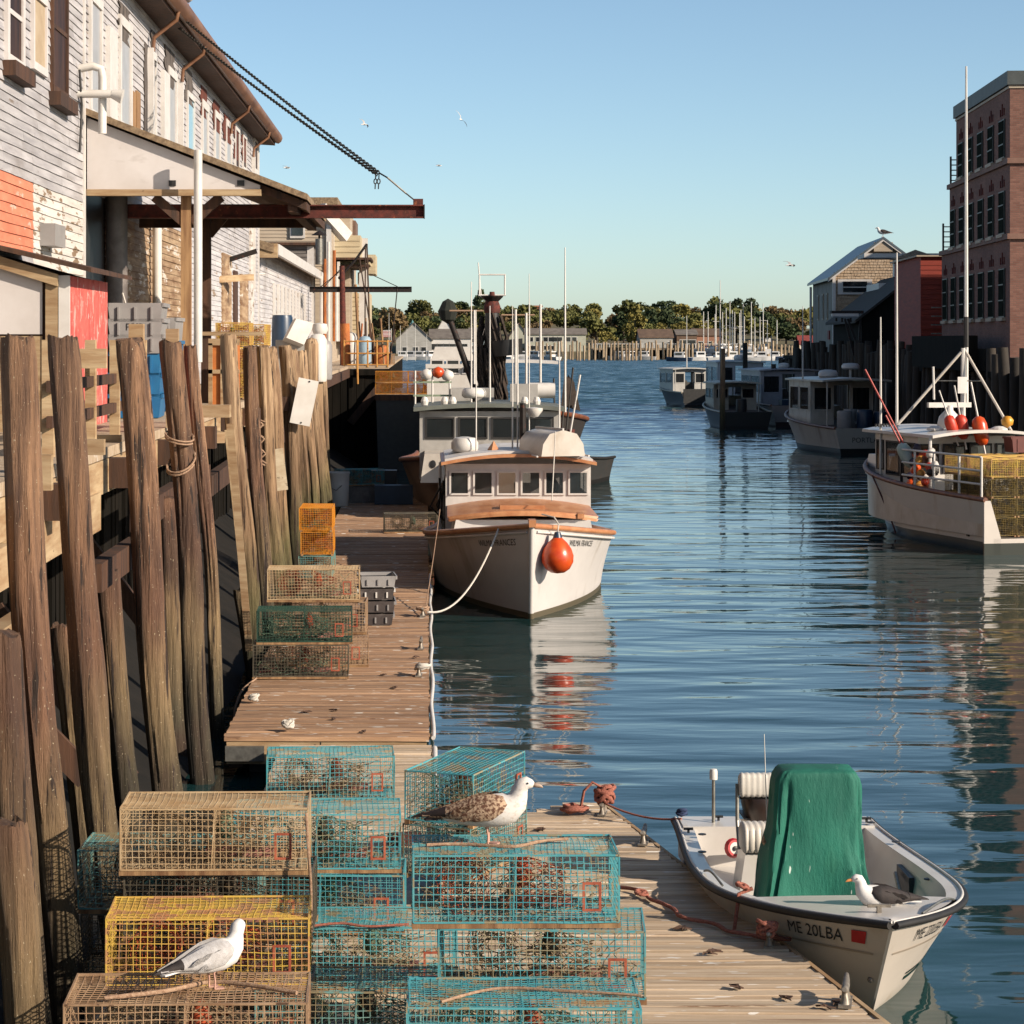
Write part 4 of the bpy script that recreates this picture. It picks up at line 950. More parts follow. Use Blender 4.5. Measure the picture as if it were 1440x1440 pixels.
MB().tube([(xat(278.5,34.9),34.9,zat(480,34.9)-.3),(xat(278.5,34.9),34.9,zat(211,34.9))], .062, 12).build('white_stand_pipe', plastic_white, cp, 50)
def ibeam(a, b, w_, h, tf=.02):
    m = MB(); a = Vector(a); b = Vector(b)
    for dz in (-h/2+tf/2, h/2-tf/2): m.bar(a+Vector((0,0,dz)), b+Vector((0,0,dz)), w_, tf)
    m.bar(a, b, .018, h-2*tf); return m
bm_y = dc+1.1; zb_ = zat(297.5,bm_y)
hb = thing('hoist_beam', 'long rusty steel hoist beam jutting out from the loading canopy', 'beam', (0,0,0))
ibeam((XW+.2,bm_y,zb_),(xat(597,bm_y),bm_y,zb_),.15,.20).build('girder', rust, hb)
MB().box(xat(581,bm_y),xat(595,bm_y),bm_y-.05,bm_y+.05,zb_+.10,zb_+.19).build('lug', rust, hb)
MB().box(xat(597,bm_y)-.012,xat(597,bm_y)+.004,bm_y-.08,bm_y+.08,zb_-.105,zb_+.105).build('end_plate', steel_dark, hb)
def chain(a, b, pitch=.07, wr=.009, sag=.05):
    m = MB(); a = Vector(a); b = Vector(b); L = (b-a).length; n = int(L/pitch); pts = []
    for i in range(n+1):
        t_ = i/n; p = a.lerp(b, t_); p.z -= sag*4*t_*(1-t_); pts.append(p)
    for i in range(n):
        p, q = pts[i], pts[i+1]; d = (q-p).normalized(); c = (p+q)/2
        s_ = d.cross(Vector((0,0,1))).normalized(); u = s_.cross(d)
        if i % 2: s_ = u
        lp = []
        for k in range(9):
            an = k/8*6.283; lp.append(c + d*math.cos(an)*pitch*.66 + s_*math.sin(an)*pitch*.38)
        m.tube(lp, wr, 4, caps=False)
    return m
ct = thing('hoist_chain', 'double iron chain with turnbuckle holding up the hoist beam end', 'chain', (0,0,0))
e1 = at(533,243,bm_y+.2); top1 = at(243,14,45.0); top2 = at(240,30,45.2)
chain(top1, e1).build('chain_run', chain_m, ct); chain(top2, e1+Vector((-.03,0,-.03))).build('chain_run', chain_m, ct)
for dx in (0,.05): chain(e1+Vector((dx-.05,0,-.02)), e1+Vector((dx-.06,0,-.24)), .06, .009, 0).build('loose_end', chain_m, ct)
e2 = at(545,250,bm_y); e3 = at(571,272,bm_y); e4 = at(586,284,bm_y)
MB().tube([e1,e2],.012,6).tube([e3,e4],.012,6).build('hook_rod', chain_m, ct)
MB().tube([e2+Vector((0,.025,0)),e3+Vector((0,.025,0))],.014,6).tube([e2-Vector((0,.025,0)),e3-Vector((0,.025,0))],.014,6).build('turnbuckle', steel, ct)

# ================================================================== BUILDINGS FARTHER ALONG THE WHARF
wb = thing('white_wharf_building', 'low white clapboard wharf building with plain brown rafter ends', 'building', (0,0,0))
MB().box(-11,XW+.0,72.2,106,ZW,7.5).build('wall_core', clap_far, wb)
stuff(board_rows(MB(), 72.2, 106, ZW+.02, 7.45, x=XW+.002, h=.14, seed=8).build('clapboards', clap_far, wb))
MB().prism([(-4.55,7.35),(-10,9.0),(-10,9.2),(-4.55,7.6)], (71.9,106.5), lambda u,v,w_: (u,w_,v)).build('roof', roof_tan, wb, fix=True)
MB().box(-4.98,-4.45,71.95,72.35,7.2,7.62).build('fascia_end', wood_beam, wb)
MB().box(-4.54,-4.42,72.4,106.4,7.30,7.62).build('fascia', paint_white, wb)
for k in range(10):
    y = 78 + k*2.2; f = MB().box(XW+.03,XW+.09,y,y+.7,5.0,6.6).build('shutter', paint_white, wb)
tag(MB().tube([at(328,388,70),at(372,385,72)],.03,6).build('light_pipe', plastic_white), 'slim white pipe arm jutting from the warehouse corner', 'pipe')
# beige gabled house beyond
bh = thing('beige_house', 'beige clapboard house with a dark sash window above the white building', 'house', (0,0,0))
db = 107.0
MB().box(xat(330,db),xat(464,db),db,db+14,ZW,zat(288,db)).build('wall_core', siding_beige, bh)
m = MB(); zz = zat(400,db); xa, xb_ = xat(330,db), xat(464,db)
while zz < zat(290,db): m.add([(xa,db-.04,zz),(xb_,db-.04,zz),(xb_,db-.01,zz+.16),(xa,db-.01,zz+.16),(xa,db,zz),(xb_,db,zz)], [(0,1,2,3),(4,5,1,0)]); zz += .16
stuff(m.build('clapboards', siding_beige, bh, fix=True))
f = MB().box(xat(408,db),xat(429,db),db-.12,db-.02,zat(335,db),zat(300,db)).build('window', paint_white, bh)
MB().box(xat(410.5,db),xat(426.5,db),db-.16,db-.11,zat(331,db),zat(303,db)).build('pane', glass_dark, f)
MB().box(xat(410.5,db),xat(426.5,db),db-.18,db-.15,zat(317.6,db),zat(316.4,db)).build('sash_bar', paint_white, f)
MB().box(xat(325,db),xat(475,db),db-.3,db+14,zat(289,db),zat(278,db)).build('roof', roof_tan, bh)
MB().box(xat(459,db),xat(466,db),db-.15,db+.1,ZW,zat(288,db)).build('corner_board', paint_white, bh)
MB().bar(at(450,292,db-.5),at(486,332,db-.5)+Vector((0,1,0)),.45,.5).build('sloping_duct', plastic_white, bh)
ex = thing('grey_extension', 'grey weathered board extension with flat roof against the beige house', 'building', (0,0,0))
de = 104.5
MB().box(xat(300,de),xat(440,de),de,de+2.2,ZW,zat(345,de)).build('wall_core', pm('grey_boards', rgb(150,144,140), rgb(110,104,100), (1,1,8), .9, bump=.4), ex)
for k in range(12): 
    z0 = zat(345,de) - .18*(k+1); MB().box(xat(372,de),xat(432,de),de-.05+rc.uniform(-.02,.02),de,z0+.015,z0+.17).build('wall_board', MATS['grey_boards'], ex)
MB().box(xat(432,de),xat(441,de),de-.06,de+.1,ZW,zat(346,de)).build('corner_board', paint_white, ex)
MB().box(xat(300,de),xat(446,de),de-.3,de+2.3,zat(345,de),zat(341,de)).build('roof', wood_dark, ex)
# balcony apartments
ab = thing('balcony_building', 'tan sided wharf building with stepped balconies and deck rails', 'building', (0,0,0))
d0 = 112.0
def bbox(px0, px1, py0, py1, d, depth, name, mt):
    return MB().box(xat(px0,d),xat(px1,d),d,d+depth,zat(py1,d),zat(py0,d)).build(name, mt, ab)
bbox(464,492,300,480,d0+2,10,'main_wall',siding_beige)
bbox(486,500,310,332,d0+6,4,'chimney_stack',pm('brown_stack', rgb(140,112,96), rgb(112,86,72), (2,2,2), .8))
def siding(px0, px1, py0, py1, d, depth, mt, name='balcony'):
    b = bbox(px0, px1, py0, py1, d, depth, name, mt); n = max(3, int((zat(py0,d)-zat(py1,d))/.22)); z0 = zat(py1,d); st = (zat(py0,d)-z0)/n
    for k in range(n):
        MB().box(xat(px0,d)+.02,xat(px1,d)-.02,d-.05,d-.006,z0+k*st+.02,z0+(k+1)*st-.01).build('siding_board', mt, b)
    return b
siding(467,507,331,364,d0,5,siding_cream); siding(470,520,364,372,d0+1,5,siding_cream); siding(493,519,412,470,d0+6,6,siding_cream,'lower_wall')
bbox(505,517,335,480,d0+3,.4,'white_column',paint_white); bbox(517,528,358,385,d0+4,4,'upper_bay',siding_cream); bbox(466,470,330,480,d0-.3,.3,'white_column',paint_white); bbox(474,478,368,480,d0-.4,.3,'white_column',paint_white)
bbox(464,522,362,365,d0-.5,6,'deck_edge',wood_dark); bbox(470,516,372,375,d0,6,'deck_edge',wood_dark); bbox(488,523,470,473,d0+4,6,'deck_edge',wood_dark); bbox(503,512,383,400,d0+5,2,'small_sign',paint_white)
for px in (452,457,462,470,473):
    tag(MB().tube([at(px,480,101),at(px,340+(px%7)*12,101)],.07,7).build('vent_stack', rust_orange if px in (457,470) else plastic_white), 'tall narrow pipe stack standing before the balcony building', 'pipe', 'pipe stacks before the balcony building')
# flue with cowl
fl_ = thing('roof_flue', 'metal roof flue with a conical cowl on the grey extension', 'flue', at(449,372,103))
MB().tube([(0,0,0),(0,0,1.1)],.17,12).build('pipe', steel, fl_, 50); MB().lathe([(.34,1.25),(.08,1.42),(0,1.45)],12).build('cowl', steel_dark, fl_); MB().tube([(0,0,1.05),(0,0,1.3)],.05,6).build('stem', steel_dark, fl_)
# second hoist with rusty mast
dm = 95.0
h2 = thing('hoist_derrick', 'rusty derrick mast with dark cross beam and stays at the wharf end', 'derrick', (0,0,0))
ibeam((xat(435,dm),dm,zat(407,dm)),(xat(579,dm),dm,zat(407,dm)),.16,.22).build('cross_beam', steel_dark, h2)
MB().tube([at(483,516,dm),at(481,374,dm)],[.14,.11],10).build('mast', rust, h2, 50)
MB().tube([at(487,520,dm-.4),at(485,455,dm-.4)],[.20,.19],10).build('mast_sleeve', rust_orange, h2, 50)
MB().tube([at(476,392,dm),at(498,368,dm),at(516,343,dm)],.05,7).build('boom', steel_dark, h2)
for (a, b, r) in (((516,343),(521,500),.035),((514,345),(513,500),.03),((505,360),(527,500),.03),((559,403),(548,512),.025),((559,403),(520,385),.018),((481,376),(455,404),.018),((480,380),(440,412),.018)):
    MB().tube([at(*a,dm),at(*b,dm)],r,6).build('stay', steel_dark if r < .03 else wood_dark, h2)
MB().tube([at(500,400,dm+2),at(505,505,dm+2)],.06,7).build('strut', wood_post, h2)
# yellow railing
yr = thing('yellow_railing', 'yellow pipe railing around the wharf end landing', 'railing', (0,0,0))
yp = pm('yellow_rail_paint', rgb(222,166,84), rgb(190,126,60), (6,6,6), .6, wear=(rgb(130,80,50), .62, (8,8,8)))
dr = 92.0
for py in (480,497,513): MB().tube([at(484,py,dr),at(545,py,dr)],.03,7).build('rail', yp, yr)
for py in (480,497): MB().tube([at(545,py,dr),(xat(545,dr)*.99,dr+9,zat(py,dr))],.03,7).build('rail', yp, yr)
for px in (484,503,517,530,545): MB().tube([at(px,516,dr),at(px,478,dr)],.035,7).build('post', yp, yr)
MB().tube([at(503,540,dr-.3),at(502,478,dr-.3)],.04,7).build('ladder_stile', yp, yr)
# ================================================================== RIGHT SIDE WHARF AND BUILDINGS
def xwr(d): return 18.7 + (d-80)*.07
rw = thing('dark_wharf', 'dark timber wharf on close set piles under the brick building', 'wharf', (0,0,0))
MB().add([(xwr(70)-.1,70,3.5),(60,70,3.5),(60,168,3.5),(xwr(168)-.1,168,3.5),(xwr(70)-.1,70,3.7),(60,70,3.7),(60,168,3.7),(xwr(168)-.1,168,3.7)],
         [(0,3,2,1),(4,5,6,7),(0,1,5,4),(1,2,6,5),(2,3,7,6),(3,0,4,7)]).build('deck', wood_tar_shade, rw)
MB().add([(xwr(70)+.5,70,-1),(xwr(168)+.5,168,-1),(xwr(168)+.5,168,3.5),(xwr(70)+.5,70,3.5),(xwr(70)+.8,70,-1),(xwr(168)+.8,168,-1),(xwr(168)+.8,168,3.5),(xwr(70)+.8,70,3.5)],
         [(0,1,2,3),(7,6,5,4),(0,3,7,4),(1,5,6,2),(3,2,6,7)]).build('bulkhead', wood_tar_shade, rw, fix=True)
MB().add([(xwr(168),168,-1),(60,168,-1),(60,168,3.5),(xwr(168),168,3.5)], [(0,1,2,3)]).build('end_bulkhead', wood_tar_shade, rw)
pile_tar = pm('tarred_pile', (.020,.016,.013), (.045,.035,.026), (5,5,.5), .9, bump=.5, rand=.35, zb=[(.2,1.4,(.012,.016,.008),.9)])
pt_me = [MB().tube([(0,0,-1.2),(.04*k,0,1.2),(0,.03*k,3.0),(.02,0,4.4)], [.22,.2,.19,.17], 9).mesh('dark_pile', 50) for k in (-1,0,1)]
rq = random.Random(8); d = 71.0
while d < 168:
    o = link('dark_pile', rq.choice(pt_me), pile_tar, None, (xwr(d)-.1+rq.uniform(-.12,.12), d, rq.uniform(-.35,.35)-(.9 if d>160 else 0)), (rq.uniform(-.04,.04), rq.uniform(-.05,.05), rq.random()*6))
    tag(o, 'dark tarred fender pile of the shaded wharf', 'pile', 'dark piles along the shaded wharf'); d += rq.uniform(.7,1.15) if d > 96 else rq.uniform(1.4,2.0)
for k in range(6):
    x = xwr(168)+.4+k*.75
    o = link('dark_pile', rq.choice(pt_me), pile_tar, None, (x, 168.3, rq.uniform(-.9,-.2))); tag(o, 'dark tarred fender pile of the shaded wharf', 'pile', 'dark piles along the shaded wharf')
for (px, py, d, lab) in ((1048,482,140,'dark bare mooring post standing alone before the masts'),(1088,512,134,'short tarred post standing beside the shaded wharf end')):
    tag(MB().tube([(xat(px,d),d,-1),(xat(px,d),d,zat(py,d))],[.17,.14],9).build('mooring_post', pile_tar, None, 50), lab, 'post')

def brick_mat(name, c1, c2, mortar, sc):
    m = bpy.data.materials.new(name); m.use_nodes = True; n = m.node_tree.nodes; l = m.node_tree.links; b = n['Principled BSDF']
    tc = n.new('ShaderNodeTexCoord'); mp = n.new('ShaderNodeMapping'); mp.inputs['Rotation'].default_value = (R(90),0,0)
    sp = n.new('ShaderNodeSeparateXYZ'); cb = n.new('ShaderNodeCombineXYZ'); ad = n.new('ShaderNodeMath')
    l.new(tc.outputs['Object'], sp.inputs[0]); l.new(sp.outputs[0], ad.inputs[0]); l.new(sp.outputs[1], ad.inputs[1]); l.new(ad.outputs[0], cb.inputs[0]); l.new(sp.outputs[2], cb.inputs[1])
    t_ = n.new('ShaderNodeTexBrick'); t_.inputs['Scale'].default_value = sc
    t_.inputs['Color1'].default_value = (*c1,1); t_.inputs['Color2'].default_value = (*c2,1); t_.inputs['Mortar'].default_value = (*mortar,1); t_.inputs['Mortar Size'].default_value = .012
    t_.inputs['Brick Width'].default_value = .42; t_.inputs['Row Height'].default_value = .14
    l.new(cb.outputs[0], t_.inputs['Vector']); b.inputs['Roughness'].default_value = .9
    nz = n.new('ShaderNodeTexNoise'); nz.inputs['Scale'].default_value = .6; nz.inputs['Detail'].default_value = 6; l.new(tc.outputs['Object'], nz.inputs['Vector'])
    mx = n.new('ShaderNodeMix'); mx.data_type = 'RGBA'; mx.blend_type = 'MULTIPLY'; mx.inputs[0].default_value = .5
    l.new(t_.outputs[0], mx.inputs[6]); l.new(nz.outputs[0], mx.inputs[7]); l.new(mx.outputs[2], b.inputs['Base Color'])
    bp = n.new('ShaderNodeBump'); bp.inputs['Strength'].default_value = .4; bp.inputs['Distance'].default_value = .01; l.new(t_.outputs['Fac'], bp.inputs['Height']); bp.invert = True; l.new(bp.outputs[0], b.inputs['Normal'])
    MATS[name] = m; return m
brick = brick_mat('red_brick', rgb(172,122,106), rgb(146,98,84), rgb(138,116,104), 2.0)
brick_d = pm('dark_red_brick', rgb(120,54,46), rgb(96,42,36), (3,3,3), .9)
cornice_m = pm('green_grey_cornice', rgb(84,90,90), rgb(66,72,72), (2,2,2), .6)
# brick office block, long side facing the water, upper storeys stepped back at the far end
bb = thing('brick_building', 'three storey red brick block with tall dark windows on the wharf', 'building', (19.3, 80, 0), -R(4.2))
LX = 16.0                                            # local +Y runs away from the camera along the facade
tiers = [(3.7, 8.25, 16.2), (8.25, 10.75, 14.0), (10.75, 13.35, 12.25)]
for i, (z0, z1, L) in enumerate(tiers):
    MB().box(0,18,0,L,z0,z1).build('storey', brick, bb)
    MB().box(-.10,18.1,-.1,L+.12,z1-.16,z1+.02 if i < 2 else z1+.30).build('cornice', cornice_m if i == 2 else pm('dull_coping', rgb(150,112,96), rgb(126,92,78), (2,2,2), .8), bb)
MB().box(-.04,18,-.04,12.28,13.08,13.16).build('string_course', siding_beige, bb)
pane_dull = pm('dull_dark_pane', (.012,.016,.014), (.02,.026,.022), (2,2,2), 1.0, spec=0.0)
def bwin(y0, y1, z0, z1, x=0, face='x'):
    if face == 'x':
        f = MB().box(-.05,.02,y0-.06,y1+.06,z0-.09,z1).build('window', pm('window_frame_dark', rgb(60,64,60), rgb(46,50,48), (3,3,3), .5), bb)
        MB().box(-.062,-.045,y0,y1,z0,z1-.04).build('pane', pane_dull, f)
        for k in (.33,.66): MB().box(-.075,-.055,y0,y1,z0+(z1-z0)*k-.02,z0+(z1-z0)*k+.02).build('glazing_bar', MATS['window_frame_dark'], f)
        MB().box(-.13,.0,y0-.1,y1+.1,z0-.16,z0-.05).build('sill', siding_beige, f)
        yc = (y0+y1)/2
        for dy, hh in ((-.36,.24),(0,.40),(.36,.24)): MB().box(-.035,.01,yc+dy-.05,yc+dy+.05,z1+.14,z1+.14+hh).build('key_brick', brick_d, f)
for (n_, z0, z1, st) in ((5,10.85+.05,12.15,2.36),(6,8.35,9.75,2.30),(7,5.55,7.15,2.27)):
    for k in range(n_):
        y0 = .95 + k*st; bwin(y0, y0+1.05, z0, z1)
for k in range(3):
    for (z0, z1) in ((11.0,12.2),(8.4,9.8),(5.6,7.2)):
        f = MB().box(1.6+k*3,3.0+k*3,-.05,.02,z0,z1).build('window', MATS['window_frame_dark'], bb); MB().box(1.66+k*3,2.94+k*3,-.07,-.045,z0+.06,z1-.06).build('pane', glass_dark, f)
for (yy, z0) in ((13.0,10.77),(15.1,8.27)):            # terrace rails at the stepped end
    for k in range(5): MB().box(0,6,yy+.9,yy+.96,z0+.15+k*.2,z0+.19+k*.2).build('terrace_rail', steel_dark, bb)
    MB().box(0,.06,yy+.85,yy+.99,z0,z0+1.1).build('terrace_post', steel_dark, bb)
MB().box(-1.2,-.9,1,16,3.7,4.9).build('dark_planter_wall', wood_tar_shade, bb)
# unseen brick block, added to cast shade on the wharf
sb = thing('shade_block', 'unseen plain brick block added behind the dark shed to shade the wharf', 'building', (31.5, 98, 0), -R(4.2))
MB().box(0,26,0,38,3.5,14.0).build('wall', brick, sb)
MB().box(-.2,26.2,-.2,38.2,14.0,14.4).build('cornice', cornice_m, sb)
for k in range(9):
    for (z0, z1) in ((5.4,7.2),(8.3,10.0),(11.2,12.8)):
        f = MB().box(-.05,.02,1.6+k*4.1,3.0+k*4.1,z0,z1).build('window', MATS['window_frame_dark'], sb); MB().box(-.07,-.045,1.68+k*4.1,2.92+k*4.1,z0+.08,z1-.08).build('pane', pane_dull, f)
# red sided building
rs = thing('red_sided_building', 'rust red sided building squeezed beside the brick block', 'building', (xat(1295,98.5), 98.5, 0), -R(4.2))
MB().box(0,6,0,9,3.7,zat(361,98.5)).build('wall_core', siding_red, rs)
for k in range(14): MB().box(-.02,6,-.06,-.005,5.2+k*.2,5.38+k*.2).build('siding_board', siding_red, rs)
MB().box(-.2,6,-.2,9,zat(361,98.5),zat(359,98.5)).build('roof_edge', siding_beige, rs)
for k in range(4): MB().box(.3,1.7,-.9,-.86,zat(470,98.5)+k*.35,zat(470,98.5)+k*.35+.05).build('balcony_rail', steel, rs)
# white building with lantern
wl_ = thing('lantern_roof_building', 'white building with a small glazed roof lantern behind the dark shed', 'building', (xat(1262,130), 130, 0), -R(4.2))
MB().box(-1,3.5,0,6,3.7,zat(398,130)).build('wall', paint_white, wl_)
lw = 1.09
MB().box(0,2*lw,0,2*lw,zat(398,130),zat(364,130)).build('lantern', paint_white, wl_)
f = MB().box(.38,1.52,-.06,0,zat(385,130),zat(365,130)).build('window', paint_white, wl_)
for i in range(3):
    for j in range(3): MB().box(.44+i*.36,.74+i*.36,-.09,-.05,zat(384,130)+.03+j*.2,zat(384,130)+.19+j*.2).build('pane', glass_grey, f)
MB().lathe([(1.75,zat(364,130)),(1.7,zat(363,130)),(.0,zat(350,130))],4,(lw,lw,0),Matrix.Rotation(R(45),3,'Z')).build('lantern_roof', roof_tan, wl_)
MB().box(-1.5,6,2.5,6,zat(360,130),zat(354,130)).build('flat_roof', w_white, wl_)
# dark shed
sd = thing('dark_shed', 'black boarded shed with long dark asphalt roof over the wharf', 'shed', (0,0,0))
dn, df = 120.0, 137.0
ex0, ez = xat(1212,dn), zat(446,dn); rx0, rz_ = xat(1289,dn), zat(386,dn); sl = .085
def shp(d, f): return f + (d-dn)*sl
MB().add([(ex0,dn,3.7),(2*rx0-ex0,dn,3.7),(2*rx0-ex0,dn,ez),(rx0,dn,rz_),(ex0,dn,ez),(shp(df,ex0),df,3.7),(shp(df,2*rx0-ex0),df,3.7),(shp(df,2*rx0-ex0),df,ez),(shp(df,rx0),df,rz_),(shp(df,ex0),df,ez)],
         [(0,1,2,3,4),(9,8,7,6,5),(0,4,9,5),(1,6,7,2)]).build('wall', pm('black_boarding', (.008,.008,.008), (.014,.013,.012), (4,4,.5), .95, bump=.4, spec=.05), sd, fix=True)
def slope(xa, za, xb, zb2, t_=.14):
    m = MB(); q = [(xa,za),(xb,zb2),(xb,zb2+t_),(xa,za+t_)]
    m.v = [(u, dn-.4, v) for (u, v) in q] + [(u+(df-dn)*sl, df+.3, v) for (u, v) in q]
    m.f = [(3,2,1,0),(4,5,6,7),(0,1,5,4),(1,2,6,5),(2,3,7,6),(3,0,4,7)]; return m
slope(ex0-.4,ez-.3,rx0,rz_+.02).build('roof', roof_dark, sd, fix=True); slope(2*rx0-ex0+.4,ez-.3,rx0,rz_+.02).build('roof', roof_dark, sd, fix=True)
MB().box(xat(1168,dn),xat(1205,dn),dn-.5,dn-.2,zat(445,dn),zat(441,dn)).build('gantry_light', paint_white, sd)
MB().box(xat(1168,dn),xat(1213,dn),dn-.3,dn+.3,zat(441,dn),zat(437,dn)).build('gantry_roof', steel_dark, sd)
for (a, b) in (((1188,448),(1206,520)),((1192,448),(1212,505)),((1210,448),(1206,525)),((1176,447),(1176,452)),((1184,447),(1184,453)),((1196,447),(1196,453))):
    MB().bar(at(*a,dn-.3),at(*b,dn-.3),.10,.10).build('gantry_strut', steel_dark, sd)
# beige shingled house at the wharf end
shingle = pm('wall_shingle', rgb(206,184,158), rgb(176,150,122), (3,3,9), .9, bump=.6, bsc=(6,6,14), wear=(rgb(150,126,104), .60, (5,5,9)))
bhs = thing('shingled_house', 'beige shingled gable house with grey metal roof at the wharf end', 'house', (xat(1172,143), 143, 0), -R(4.5))
W2 = xat(1241,143)-xat(1172,143); eh, ah = zat(388,143), zat(338,143)
MB().prism([(0,3.7),(2*W2,3.7),(2*W2,eh),(W2,ah),(0,eh)], (0.02, 15), lambda u,v,w_: (u,w_,v)).build('wall_core', siding_greyg, bhs, fix=True)
sgl = MB(); zz = 3.75; rs_ = random.Random(21)
while zz < ah-.05:
    xl_ = 0.0 if zz < eh else (zz-eh)/(ah-eh)*W2; xr_ = 2*W2-xl_; x = xl_
    while x < xr_-.02:
        ww = min(rs_.uniform(.14,.26), xr_-x); o_ = rs_.uniform(0,.02)
        sgl.add([(x+.008,-.035-o_,zz+rs_.uniform(-.01,.01)),(x+ww-.008,-.035-o_,zz+rs_.uniform(-.01,.01)),(x+ww-.008,.0,zz+.2),(x+.008,.0,zz+.2),(x+.008,.02,zz),(x+ww-.008,.02,zz)], [(0,1,2,3),(4,5,1,0)]); x += ww
    zz += .165
stuff(sgl.build('gable_shingles', shingle, bhs))
for s_ in (-1, 1):
    MB().prism([(W2+s_*(W2+.35),eh-.27),(W2,ah+.06),(W2,ah+.2),(W2+s_*(W2+.35),eh-.12)], (-.3,15.3), lambda u,v,w_: (u,w_,v)).build('roof', roof_metal, bhs, fix=True)
    MB().prism([(W2+s_*(W2+.33),eh-.36),(W2,ah-.06),(W2,ah+.055),(W2+s_*(W2+.33),eh-.255)], (-.28,-.08), lambda u,v,w_: (u,w_,v)).build('barge_board', paint_white, bhs, fix=True)
MB().box(-.06,.12,-.10,.1,3.7,eh).build('corner_board', paint_white, bhs)
f = MB().box(.25,2.25,-.12,.0,zat(414,143),zat(393,143)).build('window', paint_white, bhs)
MB().box(.55,1.95,-.16,-.11,zat(412,143)+.05,zat(396,143)).build('pane', glass_dark, f); MB().box(.55,1.95,-.18,-.155,zat(404,143)-.03,zat(404,143)+.03).build('sash_bar', paint_white, f)
MB().box(W2-.55,W2+.55,-.2,.0,zat(354,143),zat(341,143)).build('gable_box', siding_beige, bhs)
for (y0) in (3.5,6.5,10): 
    f = MB().box(-.06,.02,y0,y0+1.2,6.0,7.6).build('window', siding_beige, bhs); MB().box(-.08,-.05,y0+.1,y0+1.1,6.1,7.5).build('pane', siding_greyg, f)
MB().box(-.07,0,2.2,3.3,zat(475,144)-.1,zat(467,144)+.1).build('red_notice', pm('red_notice', rgb(150,50,44), rgb(130,40,36), (9,9,9), .7), bhs)
MB().tube([(-.15,14.9,3.7),(-.15,14.9,8.2)],.08,8).build('downpipe', paint_white, bhs)
# ================================================================== BOATS
def lerp(a, b, t): return a + (b-a)*t
class Hull:
    """bow towards local +Y, origin at the stern on the waterline"""
    def __init__(s, L, B, zb, zs, wl=.80, draft=.4, rake=.7, bluff=2.3, tw=.88, flare=1.3, mx=.4, n=26, bend=0.0, sag=.0, tum=0.0):
        s.__dict__.update(L=L,B=B,zb=zb,zs=zs,wl=wl,draft=draft,rake=rake,bluff=bluff,tw=tw,flare=flare,mx=mx,n=n,bend=bend,sag=sag)
    def hb(s, t):
        if t < s.mx:
            q = t/s.mx; q = q*q*(3-2*q); return s.B/2*lerp(s.tw, 1, q)
        u = (t-s.mx)/(1-s.mx); return max(.012, s.B/2*(1-u**s.bluff))
    def hw(s, t):
        if t < s.mx:
            q = t/s.mx; q = q*q*(3-2*q); return s.B/2*s.wl*lerp(s.tw, 1, q)
        u = (t-s.mx)/(1-s.mx); return max(.008, s.B/2*s.wl*(1-u**(s.bluff*.72)))
    def sheer(s, t): return s.zs + (s.zb-s.zs)*t**2.0 - s.sag*math.sin(math.pi*t)
    def P(s, t, h, side=1, off=0.0):
        """surface point: h 1 at the sheer, 0 at the waterline, <0 below"""
        b, w_ = s.hb(t), s.hw(t)
        cx = s.bend*(t-.0)**2
        if h >= 0:
            x = w_ + (b-w_)*h**s.flare; z = s.sheer(t)*h; y = t*(s.L - s.rake*(1-h))
        else:
            k = -h; x = w_*(1-k**2.2); z = -s.draft*k*(1-.35*max(0,(t-.7)/.3)); y = t*(s.L - s.rake*(1+.35*k))
        return Vector((side*(x+off)+cx, y, z))
    def N(s, t, h, side=1):
        e = .004; a = s.P(min(1,t+e),h,side)-s.P(max(0,t-e),h,side); b = s.P(t,min(1,h+.02),side)-s.P(t,max(-1,h-.02),side)
        n = a.cross(b); n = n.normalized()
        if n.x*side < 0: n = -n
        return n
    HS = (1,.85,.68,.5,.33,.16,0,-.35,-.7,-1)
    def mesh(s, m=None):
        m = m or MB(); rings = []
        for i in range(s.n+1):
            t = i/s.n
            rings.append([s.P(t,h,-1) for h in s.HS] + [s.P(t,h,1) for h in reversed(s.HS[:-1])])
        m.loft(rings, False, False)
        k = len(rings[0]); o = len(m.v)-k*(s.n+1); m.f.append(tuple(o+j for j in range(k))); m.f.append(tuple(o+k*s.n+j for j in reversed(range(k))))
        return m
    def strip(s, h0, h1, t0, t1, off, side, n=20):
        m = MB(); a = []; b = []
        for i in range(n+1):
            t = lerp(t0,t1,i/n); nn = s.N(t,(h0+h1)/2,side)*off; a.append(s.P(t,h0,side)+nn); b.append(s.P(t,h1,side)+nn)
        m.loft([a,b], False, False); return m
    def rail(s, r, t0=0, t1=1, dz=0, n=30, sq=1.0, off=0.0):
        m = MB()
        for side in (-1,1): m.tube([s.P(lerp(t0,t1,i/n),1,side,off)+Vector((0,0,dz)) for i in range(n+1)], r, 8, sq=sq)
        return m
    def deck(s, t0, t1, inset, dz, crown=.04, n=18):
        m = MB(); rings = []
        for i in range(n+1):
            t = lerp(t0,t1,i/n); b = max(.005,s.hb(t)-inset); z = s.sheer(t)+dz; y = t*s.L; cx = s.bend*t*t
            rings.append([Vector((cx-b,y,z)),Vector((cx-b*.5,y,z+crown*.75)),Vector((cx,y,z+crown)),Vector((cx+b*.5,y,z+crown*.75)),Vector((cx+b,y,z))])
        m.loft(rings, False, False); return m
    def words(s, body, size, t, h, side, mat, par, ln=1.0):
        """lettering wrapped on the hull side; reads from outside"""
        zz = s.sheer(t); Ly = s.L
        sg = 1 if side > 0 else -1
        def fn(u, v):
            tt = t + sg*u*ln/Ly; hh = h + v/zz
            return s.P(tt,hh,side) + s.N(tt,hh,side)*.006
        return lettering(body, size, fn, mat, par, 'lettering')
